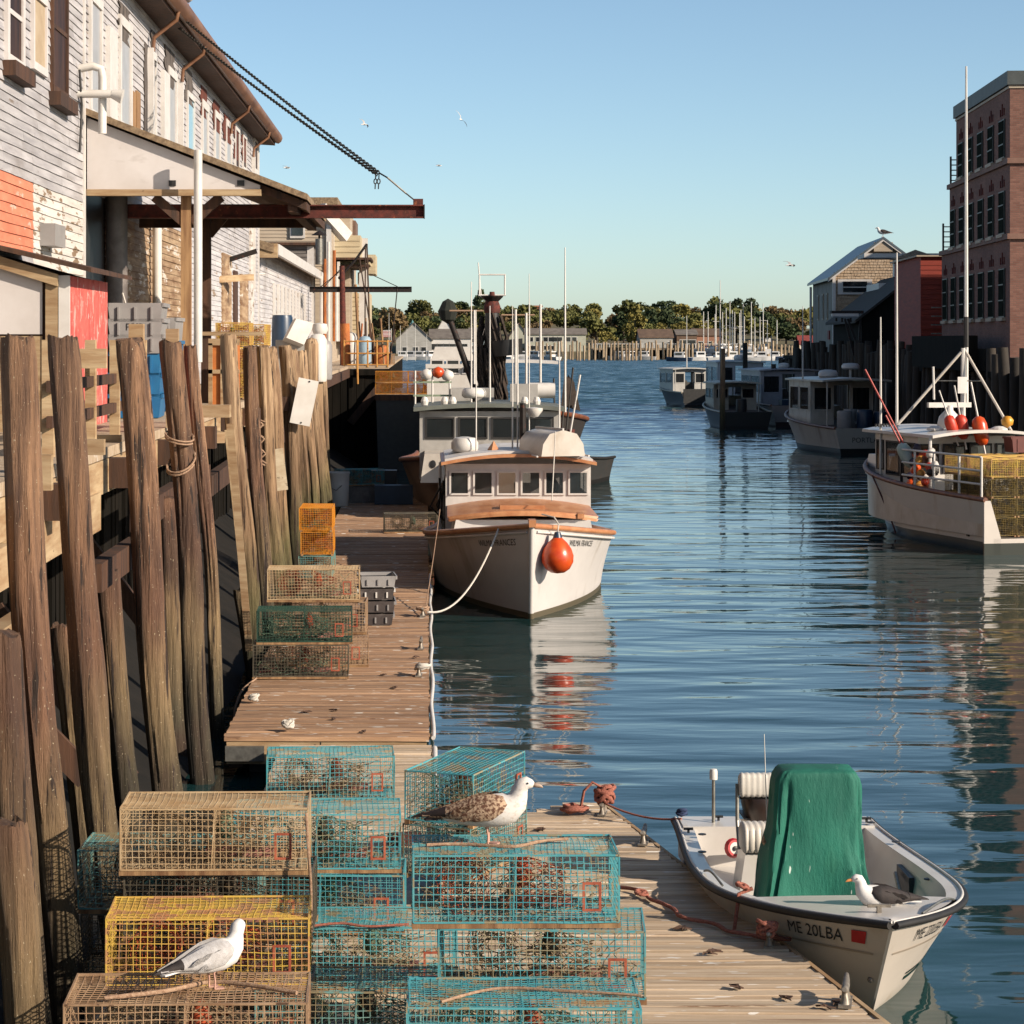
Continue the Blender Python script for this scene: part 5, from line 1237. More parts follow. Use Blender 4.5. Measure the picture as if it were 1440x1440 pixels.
def hull_paint(name, top, bottom, zl=.12, stain=None, rough=.35, top2=None):
    m = pm(name, top, top2 or tuple(x*.92 for x in top), (1.5,1.5,2.5), rough, grime=stain)
    n = m.node_tree.nodes; l = m.node_tree.links; b = n['Principled BSDF']; src = b.inputs['Base Color'].links[0].from_socket
    tc = n.new('ShaderNodeTexCoord'); sp = n.new('ShaderNodeSeparateXYZ'); l.new(tc.outputs['Object'], sp.inputs[0])
    st = n.new('ShaderNodeMath'); st.operation = 'LESS_THAN'; st.inputs[1].default_value = zl; l.new(sp.outputs[2], st.inputs[0])
    mx = n.new('ShaderNodeMix'); mx.data_type = 'RGBA'; l.new(st.outputs[0], mx.inputs[0]); l.new(src, mx.inputs[6]); mx.inputs[7].default_value = (*bottom,1)
    l.new(mx.outputs[2], b.inputs['Base Color']); return m
def pbox(par, name, mat, x0, x1, y0, y1, z0, z1, M=None): return MB().box(x0,x1,y0,y1,z0,z1,M).build(name, mat, par)
def frame_win(par, c, u, v, w_, h, mat_f, mat_g, fw=.05, dep=.04, rnd=0):
    """a framed window: c centre, u and v unit vectors in the wall; frame stands proud, pane sits inside"""
    c = Vector(c); u = Vector(u).normalized(); v = Vector(v).normalized(); n = u.cross(v)
    f = MB()
    for s_ in (-1,1):
        f.bar(c+u*s_*(w_/2+fw/2)-v*(h/2+fw), c+u*s_*(w_/2+fw/2)+v*(h/2+fw), fw, dep, n)
        f.bar(c+v*s_*(h/2+fw/2)-u*w_/2, c+v*s_*(h/2+fw/2)+u*w_/2, dep, fw, v)
    fo = f.build('window', mat_f, par)
    m = MB(); m.add([c-u*w_/2-v*h/2+n*.004, c+u*w_/2-v*h/2+n*.004, c+u*w_/2+v*h/2+n*.004, c-u*w_/2+v*h/2+n*.004, c-u*w_/2-v*h/2-n*.006, c+u*w_/2-v*h/2-n*.006, c+u*w_/2+v*h/2-n*.006, c-u*w_/2+v*h/2-n*.006],
        [(0,1,2,3),(7,6,5,4),(0,4,5,1),(1,5,6,2),(2,6,7,3),(3,7,4,0)])
    m.build('pane', mat_g, fo); return fo
def whip(par, x, y, z0, z1, r=.02, mat=None, name='antenna', lean=0.0):
    return MB().tube([(x,y,z0),(x+lean*.4,y,(z0+z1)/2),(x+lean,y,z1)],[r,r*.8,r*.45],6).build(name, mat or plastic_white, par)
def walled(par, w_, y0, y1, z0, z1, th, mat, front_holes=None, name='wheelhouse', top=None, side_holes=None, back=True):
    """a cabin as thin walls with real openings: front at y1; front_holes / side_holes are (a0,a1,zlo,zhi) along x or y"""
    def panel(fn, a0, a1, b0, b1, holes, nm):
        m = MB(); aa = sorted(set([a0,a1]+[h[i] for h in holes for i in (0,1)])); bb_ = sorted(set([b0,b1]+[h[i] for h in holes for i in (2,3)]))
        for i in range(len(aa)-1):
            for j in range(len(bb_)-1):
                ca, cb = (aa[i]+aa[i+1])/2, (bb_[j]+bb_[j+1])/2
                if any(h[0] < ca < h[1] and h[2] < cb < h[3] for h in holes): continue
                q = [fn(aa[i],bb_[j],0),fn(aa[i+1],bb_[j],0),fn(aa[i+1],bb_[j+1],0),fn(aa[i],bb_[j+1],0),fn(aa[i],bb_[j],th),fn(aa[i+1],bb_[j],th),fn(aa[i+1],bb_[j+1],th),fn(aa[i],bb_[j+1],th)]
                m.add(q, [(0,1,2,3),(7,6,5,4),(0,4,5,1),(1,5,6,2),(2,6,7,3),(3,7,4,0)])
        return m.build(nm, mat, par, fix=True)
    panel(lambda a,b,k: (a,y1-k,b), -w_/2, w_/2, z0, z1, front_holes or [], name+'_front')
    for s_ in (-1,1): panel(lambda a,b,k: (s_*(w_/2-k-.001),a,b), y0, y1-th, z0, z1, side_holes or [], name+'_side')
    if back: panel(lambda a,b,k: (a,y0+k-.001,b), -w_/2+th, w_/2-th, z0, z1, [(-.35,.35,z0+.05,z1-.15)], name+'_back')

def roofslab(par, w_, y0, y1, z, th, crown, mat, name='roof', n=10, edge=None):
    rings = []
    for (yy) in (y0, y1):
        top = [(-w_/2+w_*i/n, yy, z+th+crown*(1-(2*i/n-1)**2)) for i in range(n+1)]
        bot = [(-w_/2+w_*i/n, yy, z+crown*(1-(2*i/n-1)**2)) for i in reversed(range(n+1))]
        rings.append(top+bot)
    return MB().loft(rings, True, True).build(name, mat, par, fix=True)
def dome(par, x, y, z, r, h, name='radar_dome', mat=None):
    return MB().lathe([(r*.8,0),(r,h*.2),(r,h*.6),(r*.8,h*.92),(r*.3,h),(0,h)],16,(x,y,z)).build(name, mat or plastic_white, par, 50)

# ---------------------------------------------------------------- white lobster boat nearest the float
wf = thing('lobster_boat', 'white wooden lobster boat with tan rails and orange buoy on its bow', 'boat', (1.78, 52.6, 0), math.pi)
hm = hull_paint('wilma_hull', rgb(232,226,222), rgb(110,100,80), .10, (rgb(176,166,152), .55, (2.2,2.2,.6)), .45)
H1 = Hull(11.9, 3.62, 1.62, .85, wl=.90, draft=.5, rake=.45, bluff=2.7, tw=.8, flare=1.5, mx=.42)
H1.mesh().build('hull', hm, wf, 50)
H1.deck(.0, .985, .08, -.05, .06).build('deck', paint_white, wf, 60)
H1.rail(.055, 0, 1, .0, 34, .9).build('guard_rail', trim_tan, wf, 60)
H1.rail(.03, .02, .99, -.10, 34, .8, -.005).build('rub_strip', paint_white, wf, 60)
tp = H1.P(1,1,1); MB().tube([H1.P(1,h,1) for h in (1,.8,.6,.4,.2,0,-.3)],[.05]*7,8).build('stem_post', hm, wf, 60)
MB().box(-.06,.06,tp.y-.28,tp.y+.08,1.60,1.72).build('stem_head', trim_tan, wf)
for side in (-1, 1): H1.words('WILMA FRANCES', .155, .915 if side > 0 else .845, .83, side, print_black, wf, 1.0)
# local +Y is towards the camera, so local +X is on the photograph's left
ytr = 52.6-44.6; ywh = 52.6-47.0
MB().prism([(-1.32,1.05),(1.32,1.05),(1.24,1.43),(-1.24,1.43)], (ywh-.1, ytr), lambda u,v,w_: (u,w_,v)).build('trunk_cabin', paint_white, wf, fix=True)
vis = MB(); rings = []
for (yy, zz, ww) in ((ytr+.22,1.44,1.36),(ytr+.18,1.48,1.40),(ywh+.3,1.53,1.38),(ywh,1.54,1.34)):
    rings.append([(-ww+2*ww*i/12, yy-.30*abs(2*i/12-1)**2.2, zz+.13*(1-(2*i/12-1)**2)) for i in range(13)])
vis.loft(rings, False, False)
lo = [[(x,y,z-.05) for (x,y,z) in r_] for r_ in rings]; vis.loft([lo[0],rings[0]], False, False); vis.loft(lo, False, False)
vis.build('trunk_roof', trim_tan, wf, 40, fix=True)
MB().box(-.42,.42,ytr-.75,ytr-.25,1.60,1.68).build('hatch', trim_tan, wf)
MB().box(-1.12,-1.0,ytr-.4,ytr+.1,1.46,1.55).build('handle_block', trim_tan, wf)
wz0, wz1 = 1.74, 2.20
wins = [(-1.36+k*.462, -1.36+k*.462+.385, wz0, wz1) for k in range(6)]
walled(wf, 2.82, ywh-2.6, ywh, 1.0, 2.34, .05, paint_white, wins, side_holes=[(ywh-1.15,ywh-.25,wz0,wz1),(ywh-2.3,ywh-1.4,wz0,wz1)])
for (a0,a1,b0,b1) in wins: frame_win(wf, ((a0+a1)/2,ywh+.012,(b0+b1)/2),(-1,0,0),(0,0,1),a1-a0-.06,b1-b0-.06,paint_white,glass_boat,.035,.04)
roofslab(wf, 3.0, ywh-3.6, ywh+.42, 2.33, .06, .16, trim_tan, 'roof_edge')
roofslab(wf, 2.86, ywh-3.5, ywh+.30, 2.395, .05, .16, paint_white, 'roof')
MB().box(-1.0,1.0,ywh-.7,ywh-.5,1.0,1.72).build('dash_board', trim_tan, wf)
MB().lathe([(.16,0),(.19,.02),(.16,.04)],14,(-.62,ywh-.35,1.86),Matrix.Rotation(R(80),3,'X')).build('steering_wheel', black_p, wf)
MB().tube([(-.72,ywh-.6,1.3),(-.70,ywh-.6,1.8),(-.66,ywh-.55,2.0),(-.66,ywh-.5,2.15)],[.16,.2,.1,.09],10).build('oilskin_coat', trim_brown, wf, 60)
for (x, z1, r) in ((.80,zat(436,48),.017),(.08,zat(430,48),.02),(-.02,zat(470,48),.02),(-.25,zat(385,48),.016),(-.85,zat(480,48),.022)):
    whip(wf, x, ywh-.9, 2.5, z1, r)
MB().tube([(-.12,ywh-.8,2.5),(-.12,ywh-.8,3.5)],.06,8).build('mast_post', steel_dark, wf)
MB().lathe([(.0,-.14),(.08,-.12),(.17,0),(.17,.05),(0,.07)],14,(-.35,ywh-.9,3.35)).build('horn_bowl', plastic_white, wf, 50)
MB().lathe([(.12,0),(.12,.05),(0,.22)],5,(.46,ywh-.6,2.55)).build('bell_cowl', trim_tan, wf)
dome(wf, 1.02, ywh-1.2, 2.52, .27, .3)
# dory keel-up on the roof
dg = MB(); rings = []
for i in range(11):
    t_ = i/10; b = .52*(1-max(0,(t_-.35)/.65)**2.0)*(.86+.14*min(1,t_/.3)) if t_ < 1 else .02; zt = .02+.10*t_*t_; hgt = .52*(1-.35*max(0,(t_-.6)/.4)**2)
    y = -.0 - 2.1*t_
    rings.append([(-b,y,zt),(-b*.92,y,zt+hgt*.45),(-b*.62,y,hgt*.86),(0,y,hgt),(b*.62,y,hgt*.86),(b*.92,y,zt+hgt*.45),(b,y,zt)])
dt = thing('upturned_dinghy', 'white dinghy lying upside down on the lobster boat roof', 'dinghy', (2.62, 46.35, 2.50), math.pi+R(18))
dg.loft(rings, True, True).build('hull', gelcoat_dirty, dt, 50, fix=True)
MB().tube([(-.53,0,.02),(-.40,-1.3,.05),(-.02,-2.1,.12)],.02,6).tube([(.53,0,.02),(.40,-1.3,.05),(.02,-2.1,.12)],.02,6).build('gunwale', paint_white, dt)
MB().bar((0,0,.53),(0,-1.5,.52),.03,.05).build('keel', paint_white, dt)
tag(MB().tube(hang((2.45,46.0,3.0),(2.3,44.4,1.8),.03),.012,5).build('lashing_rope', rope_white), 'thin white lashing from the upturned dinghy to the cabin top', 'rope')
# fender buoy on the bow
bp_ = H1.P(.972,.55,-1); bw = Vector((1.78-bp_.x, 52.6-bp_.y, 0)); nb = H1.N(.972,.55,-1); nbw = Vector((-nb.x,-nb.y,0)).normalized()
bc = bw + nbw*.30; bc.z = zat(783,bc.y)
by = thing('fender_buoy', 'big round orange fender buoy hanging on the white bow', 'buoy', bc)
MB().lathe([(0,-.285),(.12,-.265),(.21,-.20),(.268,-.09),(.272,.02),(.24,.13),(.165,.24),(.09,.31),(.075,.33)],24).build('ball', buoy_orange, by, 60)
MB().lathe([(.085,.30),(.07,.36),(.05,.42),(.0,.43)],12).build('neck', plastic_dblue, by, 60)
MB().tube([(0,0,.40),(.02,.02,.55),(-.05,.15,.66),(-.25,.32,.70)],.014,6).build('lanyard', rope_white, by)
# tar-black scuff patches and lines from bow to float
bowl = Vector((1.78-H1.P(.93,1,1).x, 52.6-H1.P(.93,1,1).y, 1.55))
tag(MB().tube(hang(bowl,(.02,37.6,.52),.42,18),.016,6).build('mooring_line', rope_white), 'white mooring line sagging from the lobster boat bow to the float', 'rope')
tag(MB().tube(hang((.25,45.6,1.55),(-.03,37.7,.50),.06,12),.009,5).build('mooring_line', rope_m), 'thin taut tan line from the lobster boat rail to the float', 'rope')
for (x, y) in ((-.06,37.6),(-.08,33.6),(-.10,30.9)):
    cleat((x,y,ZD+.008), R(88), {37.6:'rope tied cleat on the long float by the lobster boat bow',33.6:'bare cleat on the long float opposite the stacked totes',30.9:'rope looped cleat on the long float edge near its end'}[y], 1.2)
coil(Vector((-.06,37.6,.5)), .08, 3, .016, 'rope_wrap', 'rope wound on the float cleat below the lobster boat bow', rope_m, .05, 9)
coil(Vector((-.05,30.9,.5)), .08, 3, .02, 'rope_wrap', 'pale rope looped over the float edge cleat', rope_white, .05, 10)
# hauling gear at the port side: dark tangle of blocks and hoses
gr = thing('pot_hauler', 'dark pot hauler davit and hoses at the side of the lobster boat', 'hauler', (.33, 48.2, .9))
MB().tube([(0,0,0),(.02,0,.9),(.15,-.05,1.5),(.38,-.05,1.55)],.045,8).build('davit', steel, gr, 60)
MB().tube([(-.08,0,0),(-.06,0,1.4),(.2,0,1.62),(.5,0,1.62)],.03,8).build('frame', plastic_white, gr, 60)
for k in range(7):
    a = k*.9; MB().tube([(.04*math.sin(a),.04*math.cos(a),.1+.05*k),(-.10+.16*math.sin(a*1.7),.1*math.cos(a),.45+.03*k),(.08*math.sin(a*2.1),-.05,.8+.05*k)],.022,6).build('hose', black_rub, gr, 60)
MB().lathe([(.18,-.03),(.06,0),(.18,.03)],14,(.18,-.1,1.2),Matrix.Rotation(R(90),3,'Y')).build('sheave', steel_dark, gr)

# ---------------------------------------------------------------- grey wheelhouse boat behind
gb = thing('fishing_boat', 'larger fishing boat with grey wheelhouse and four dark front windows', 'boat', (1.55, 73.0, 0), math.pi)
gm = hull_paint('grey_boat_hull', rgb(196,164,140), rgb(60,40,34), .2, (rgb(150,112,90), .58, (1,1,.8)), .5)
H2 = Hull(16.2, 4.5, 2.1, 1.35, wl=.8, draft=.7, rake=.9, bluff=2.2, tw=.82, mx=.45)
H2.mesh().build('hull', gm, gb, 50); H2.deck(0,.985,.1,-.06,.06).build('deck', paint_white, gb, 60); H2.rail(.07,0,1,0,34).build('guard_rail', trim_brown, gb, 60)
yg = 73-60.0
MB().prism([(-1.7,1.3),(1.7,1.3),(1.6,2.0),(-1.6,2.0)], (yg-.2, yg+1.6), lambda u,v,w_: (u,w_,v)).build('trunk_cabin', gelcoat_dirty, gb, fix=True)
for x in (1.05, 1.4): MB().lathe([(.06,0),(.075,.03),(0,.035)],12,(x,yg+1.59,1.75),Matrix.Rotation(R(-90),3,'X'),1,1.3).build('porthole', black_p, gb)
gz0, gz1 = 2.30, 2.83
gw = [(-1.60+k*.82, -1.60+k*.82+.72, gz0, gz1) for k in range(4)]
greyw = pm('wheelhouse_grey', rgb(190,186,180), rgb(168,164,158), (2,2,2), .5, grime=(rgb(150,144,136), .56, (2,2,2)))
walled(gb, 3.45, yg-3.4, yg, 1.3, 2.98, .07, greyw, gw, side_holes=[(yg-1.2,yg-.3,gz0,gz1),(yg-2.5,yg-1.5,gz0,gz1)])
for (a0,a1,b0,b1) in gw: frame_win(gb, ((a0+a1)/2,yg+.015,(b0+b1)/2),(-1,0,0),(0,0,1),a1-a0-.08,b1-b0-.08,black_rub,glass_boat,.045,.05)
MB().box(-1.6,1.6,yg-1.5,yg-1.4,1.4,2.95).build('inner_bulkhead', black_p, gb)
roofslab(gb, 3.75, yg-3.6, yg+.25, 2.98, .10, .10, pm('roof_grey_green', rgb(122,126,118), rgb(104,108,100), (2,2,2), .6), 'roof')
for (x, z1, r) in ((.42,zat(396,61),.028),(-.05,zat(430,61),.03),(-.75,zat(455,61),.03)): whip(gb, x, yg-1.2, 3.0, z1, r)
whip(gb, -2.0, yg-2.0, 2.9, zat(348,62), .035)
dome(gb, .35, yg-1.4, 3.28, .31, .26); MB().tube([(.35,yg-1.4,3.1),(.35,yg-1.4,3.3)],.08,8).build('radar_post', steel_dark, gb)
MB().box(-.2,.9,yg-3.2,yg-2.8,3.1,3.5).build('upper_locker', greyw, gb); MB().box(-1.3,-.6,yg-2.4,yg-2.0,3.1,3.62).build('raft_box', greyw, gb)
MB().tube([(-1.75,yg-2.2,3.45),(-1.1,yg-2.2,3.45)],.2,12).build('life_raft', plastic_white, gb, 50)
for x in (1.6,1.1,.9,-.9,-1.2): MB().lathe([(.08,0),(.10,.1),(.06,.2),(0,.22)],10,(x,yg-.4,3.12)).build('deck_light', plastic_white, gb)
rackm = pm('rack_pale_green', rgb(150,166,140), rgb(130,146,120), (3,3,3), .6)
for z in (3.3,3.65): MB().bar((1.9,yg-3.0,z),(.9,yg-3.0,z),.05,.05).build('roof_rack', rackm, gb)
for x in (1.85,1.4,.95): MB().tube([(x,yg-3.0,3.0),(x,yg-3.0,3.95)],.03,6).build('rack_post', plastic_white, gb)
for (x, z, mt) in ((1.55,3.85,plastic_white),(1.25,3.9,buoy_orange),(1.0,3.82,plastic_white)): MB().lathe([(0,-.16),(.13,-.1),(.17,0),(.13,.1),(0,.16)],12,(x,yg-3.0,z)).build('float', mt, gb, 60)
# flag buoys and orange floats at the outer rail
fb = thing('flag_buoy_bundle', 'bundle of dark flag buoys with orange floats at the grey boat side', 'buoy', (xat(786,66), 66, 1.3))
for (dx, ln_, k) in ((-.15,2.4,0),(.05,2.6,1),(.18,2.7,2),(.3,2.5,3)): MB().tube([(dx*.5,0,0),(dx*1.6+.1,0,ln_)],.03,6).build('staff', plastic_white if k == 3 else black_rub, fb)
for (dx, z) in ((-.22,1.05),(-.10,.85),(-.28,.8)): MB().lathe([(0,-.28),(.12,-.2),(.15,0),(.12,.2),(0,.28)],12,(dx,.0,z)).build('float', buoy_orange, fb, 60)
for k in range(3): MB().prism([(.05+k*.1,1.6),(.5+k*.05,1.7-.1*k),(.42,2.3),(.15+k*.1,2.5)], (-.02+k*.1,.0+k*.1), lambda u,v,w_: (u,w_,v)).build('flag', pm('brown_flag', rgb(84,70,60), rgb(60,50,44), (4,4,4), .9), fb)
MB().tube([(.28,.2,-.6),(.28,.2,1.0)],.17,10).build('rusty_exhaust', rust, fb, 50)

# ---------------------------------------------------------------- dragger with tall dark mast behind
dr_ = thing('dragger', 'dark hulled dragger with stout black mast, boom and netting', 'boat', (3.1, 96.0, 0), math.pi)
dm_ = hull_paint('dragger_hull', rgb(64,60,58), rgb(40,30,28), .3, (rgb(96,78,62), .58, (1,1,.8)), .6)
H3 = Hull(20, 5.2, 2.6, 1.7, wl=.82, draft=.8, rake=1.0, bluff=2.2, tw=.85, mx=.45)
H3.mesh().build('hull', dm_, dr_, 50); H3.deck(0,.985,.1,-.06,.06).build('deck', wood_dark, dr_, 60); H3.rail(.09,0,1,0,34).build('guard_rail', trim_brown, dr_, 60)
ym = 96-80.0; mxx = 3.1-xat(692,80)
MB().tube([(mxx,ym,1.6),(mxx,ym,zat(430,80))],[.30,.24],14).build('mast', black_p, dr_, 50)
MB().lathe([(.26,0),(.28,.2),(.20,.42),(.10,.55),(.08,.7)],14,(mxx,ym,zat(440,80))).build('mast_head', rust, dr_, 50)
rdn = random.Random(4)
nt = MB()
for k in range(90):
    a = rdn.random()*6.28; z0 = rdn.uniform(zat(545,80),zat(440,80)); nt.tube([(mxx+.35*math.cos(a),ym+.35*math.sin(a),z0),(mxx+.5*math.cos(a+.4),ym+.5*math.sin(a+.4),z0-.7),(mxx+.3*math.cos(a+.9),ym+.3*math.sin(a+.9),z0-1.5)],.05,4)
stuff(nt.build('furled_net', pm('dark_net', rgb(70,56,46), rgb(40,34,30), (6,6,6), .95), dr_))
MB().tube([(mxx-.45,ym+.2,zat(478,80)),(mxx-.5,ym+.2,zat(500,80))],[.55,.5],12).build('net_drum', black_p, dr_, 50)
fz = zat(416,80)
fr = MB(); 
for x in (-.42,.42): fr.tube([(mxx+x,ym,fz),(mxx+x,ym,fz+.72)],.03,6)
for z in (.02,.70): fr.tube([(mxx-.45,ym,fz+z),(mxx+.45,ym,fz+z)],.03,6)
fr.tube([(mxx+.36,ym,fz-.05),(mxx+.46,ym,fz+1.1)],.02,5).build('antenna_frame', plastic_white, dr_)
MB().lathe([(.1,-.25),(.35,0),(.38,.05),(0,.06)],12,(mxx,ym,fz-.05)).build('top_plate', steel_dark, dr_)
MB().tube([(mxx+.2,ym,zat(590,80)),(3.1-xat(628,80),ym,zat(437,80))],[.12,.09],8).build('boom', steel_dark, dr_, 50)
MB().lathe([(0,-.35),(.25,-.2),(.32,.1),(.18,.4),(0,.5)],10,(3.1-xat(630,80),ym,zat(441,80))).build('block_bundle', pm('dark_leaf_net', rgb(40,44,36), rgb(24,28,24), (5,5,5), .95, bump=.6), dr_)
for (px, y0, y1) in ((667,436,540),(725,435,570),(740,440,580),(760,428,540)): MB().tube([(3.1-xat(px,79),ym+1,zat(y1,79)),(3.1-xat(px,79),ym+1,zat(y0,79))],.045,6).build('pole', plastic_white, dr_)
MB().tube([(3.1-xat(632,79),ym+1,zat(437,79)),(3.1-xat(680,79),ym+1,zat(437,79))],.03,6).tube([(3.1-xat(705,79),ym+1,zat(443,79)),(3.1-xat(752,79),ym+1,zat(443,79))],.03,6).build('cross_spar', rope_m, dr_)
ph = 3.1-xat(637,84)
MB().box(ph-.9,ph+.9,96-86.5,96-84,2.0,zat(518,84)).build('pilot_house', gelcoat, dr_)
for k in range(3): frame_win(dr_, (ph-.55+k*.55,96-83.99,zat(527,84)+.28),(-1,0,0),(0,0,1),.38,.42,paint_white,glass_dark,.05,.04)
MB().box(ph-.95,ph+.95,96-86.4,96-83.95,zat(518,84),zat(512,84)).build('brow', gelcoat, dr_)
roofslab(dr_, 2.9, 96-87, 96-83.6, zat(512,84), .10, .05, paint_white, 'roof')
MB().prism([(-.75,0),(.75,0),(.62,.5),(-.62,.5)], (0,2.2), lambda u,v,w_: (ph+u,96-86.6+w_,zat(508,84)+v)).build('flybridge', plastic_white, dr_, fix=True)
# small dark open boat moored outside
db_ = thing('dark_skiff', 'dark open workboat moored outside the fishing boats', 'boat', (xat(818,79)+.4, 82, 0), math.pi-R(20))
H4 = Hull(5.5, 2.1, 1.15, .8, wl=.8, draft=.3, rake=.4, bluff=2.4, tw=.9, mx=.4)
H4.mesh().build('hull', hull_paint('dark_skiff_hull', rgb(58,58,58), rgb(24,22,22), .15, (rgb(120,84,60), .60, (2,2,1)), .6), db_, 50)
H4.deck(.0,.97,.08,-.10,.02).build('deck', rust_orange, db_, 60); H4.rail(.05,0,1,0,24).build('rail', black_rub, db_, 60)
# ================================================================== SKIFF AT THE NEAR FLOAT
sk = thing('skiff', 'small white centre console skiff tied at the near float', 'boat', (3.05, 21.35, 0), math.pi)
skm = hull_paint('skiff_hull', rgb(238,226,212), rgb(226,214,198), .02, (rgb(200,178,152), .56, (2.5,2.5,1.0)), .35)
HK = Hull(5.0, 1.92, .80, .52, wl=.80, draft=.22, rake=.75, bluff=2.7, tw=.90, flare=1.1, mx=.48, n=34, bend=-.10)
HK.mesh().build('hull', skm, sk, 50)
# inner liner and coaming
lin_ = MB(); rings = []
for i in range(31):
    t = i/30*.76; w_ = HK.hb(t); cx = HK.bend*t*t; z = HK.sheer(t); y = t*HK.L
    b1 = max(.02, w_-.13); b2 = max(.015, w_-.17); zf = .20; pl = HK.P(t, zf/z, 1); b3 = min(b2*.93, pl.x-cx-.04); yl = pl.y
    rings.append([Vector((cx-max(.012,w_-.01),y,z+.006)),Vector((cx-b1,y,z+.006)),Vector((cx-b2,y,z-.10)),Vector((cx-b3,yl,zf)),Vector((cx,yl,zf)),Vector((cx+b3,yl,zf)),Vector((cx+b2,y,z-.10)),Vector((cx+b1,y,z+.006)),Vector((cx+max(.012,w_-.01),y,z+.006))])
lin_.loft(rings, False, False).build('inner_liner', gelcoat, sk, 35)
HK.deck(.745,.985,.06,.012,.015).build('foredeck', gelcoat, sk, 60)
t_=.745; a = HK.hb(t_)-.07; MB().add([(HK.bend*t_*t_-a,t_*HK.L,HK.sheer(t_)+.012),(HK.bend*t_*t_+a,t_*HK.L,HK.sheer(t_)+.012),(HK.bend*t_*t_+a*.8,t_*HK.L-.35,.2),(HK.bend*t_*t_-a*.8,t_*HK.L-.35,.2)],[(0,1,2,3)]).build('foredeck_bulkhead', gelcoat, sk)
HK.rail(.030, 0, 1, -.012, 40, .9, .006).build('rub_rail', black_rub, sk, 60)
HK.rail(.012, .0, 1, .012, 40, .9, -.01).build('rail_insert', plastic_white, sk, 60)
for side in (-1, 1):                                  # lapstrake lines along the hull
    for h in (.66,): HK.strip(h,h-.022,.0,.985,.006,side,30).build('strake_line', pm('strake_shadow', rgb(196,180,162), rgb(180,164,146), (3,3,3), .4), sk, 60)
    HK.strip(.30,.275,.05,.90,.006,side,26).build('stripe', stripe_green, sk, 60)
    HK.strip(.25,.20,.05,.90,.006,side,26).build('stripe', stripe_green, sk, 60)
    HK.words('ME 20LBA', .150, .893 if side > 0 else .89, .80, side, print_black, sk, .74)
    c = HK.P(.925 if side > 0 else .795,.82,side); 
    tt = .962 if side > 0 else .815
    q = [HK.P(tt+u,.82+v,side)+HK.N(tt,.82,side)*.008 for (u, v) in ((-.009,-.065),(.010,-.07),(.010,.07),(-.010,.07))]
    MB().add(q, [(0,1,2,3)]).build('registration_sticker', print_red, sk)
MB().box(-.83,-.50,.01,.42,.2,.545).build('stern_quarter', gelcoat, sk); MB().box(.30,.83,.01,.46,.2,.545).build('stern_quarter', gelcoat, sk)
MB().box(-.55,.30,.0,.06,.2,.42).build('transom', gelcoat, sk)
for (x, y) in ((.72,.9),(.80,1.6),(-.80,.4),(-.86,1.2),(-.84,2.6)): MB().lathe([(.035,0),(.035,.008),(0,.01)],8,(x+.0,y,.565)).build('deck_fitting', black_p, sk)
for (x, y) in ((.50,.22),(.82,.75),(-.78,.3)): MB().bar((x-.04,y,.585),(x+.04,y,.585),.02,.02).bar((x,y,.55),(x,y,.585),.02,.02).build('small_cleat', black_p, sk)
MB().tube([(.55,.28,.54),(.55,.28,.92)],[.016,.014],8).build('stern_light_pole', steel, sk); MB().lathe([(.035,0),(.035,.07),(.028,.09),(0,.095)],10,(.55,.28,.92)).build('stern_light', plastic_white, sk, 50)
# covered console
cv = MB(); rings = []; rv = random.Random(3)
for i in range(26):
    t_ = i/25; z = .24 + 1.15*t_
    wx = lerp(.40,.335,min(1,t_*1.6)) * (1 if t_ < .93 else 1-.10*((t_-.93)/.07)**2); wy = lerp(.44,.20,t_**.8)
    ring = []
    for k in range(72):
        a = k/72*6.283; ca, sa = math.cos(a), math.sin(a); e = .24
        x = wx*math.copysign(abs(ca)**e, ca); y = wy*math.copysign(abs(sa)**e, sa)
        fold = .045*(1-t_)**1.1*math.sin(a*7+1.5*math.sin(t_*3)) + .020*(1-t_*.75)*math.sin(a*13+2+t_*5) + .040*mnoise.noise(Vector((x*3.5,y*3.5,z*2.2))) + .016*mnoise.noise(Vector((x*9,y*9,z*3)))
        fold -= .13*math.exp(-((a-1.12-.25*(t_-.5))/.10)**2)*math.sin(math.pi*min(1,t_*1.05))**.6 + .07*math.exp(-((a-2.05+.5*t_)/.09)**2)*(1-t_)
        fold -= .05*max(0,.25-abs(mnoise.noise(Vector((a*1.6,z*2.4,1.7)))))*4*.4 + .03*max(0,.2-abs(mnoise.noise(Vector((a*2.8+4,z*1.2,5.1)))))*5*.4
        ring.append(Vector((x*(1+fold*1.6)+.05*(1-t_)*(1 if x > 0 else 0), y*(1+fold*1.6)+.10*(t_-.5), z+(.012*math.sin(a*5) if i == 0 else 0))))
    rings.append(ring)
rings.append([Vector((p.x*.94,p.y*.90+.01,p.z+.018)) for p in rings[-1]]); rings.append([Vector((p.x*.5,p.y*.5+.02,p.z+.006)) for p in rings[-1]])
cover = thing('console_cover', 'tall green canvas cover over the skiff console', 'cover', (3.04, 18.95, 0), math.pi)
cv.loft(rings, True, True).build('canvas', canvas, cover, 50)
MB().tube([Vector((p.x*1.01,p.y*1.01,p.z)) for p in rings[1]]+[rings[1][0]],.010,5).build('draw_cord', black_rub, cover)
MB().lathe([(0,-.03),(.02,0),(0,.06)],8,(.40,.02,.82)).build('cord_toggle', rope_m, cover)
MB().tube([(.31,-.25,.3),(.34,-.25,1.0),(.36,-.25,1.62)],[.006,.005,.003],5).build('whip_antenna', plastic_white, cover)
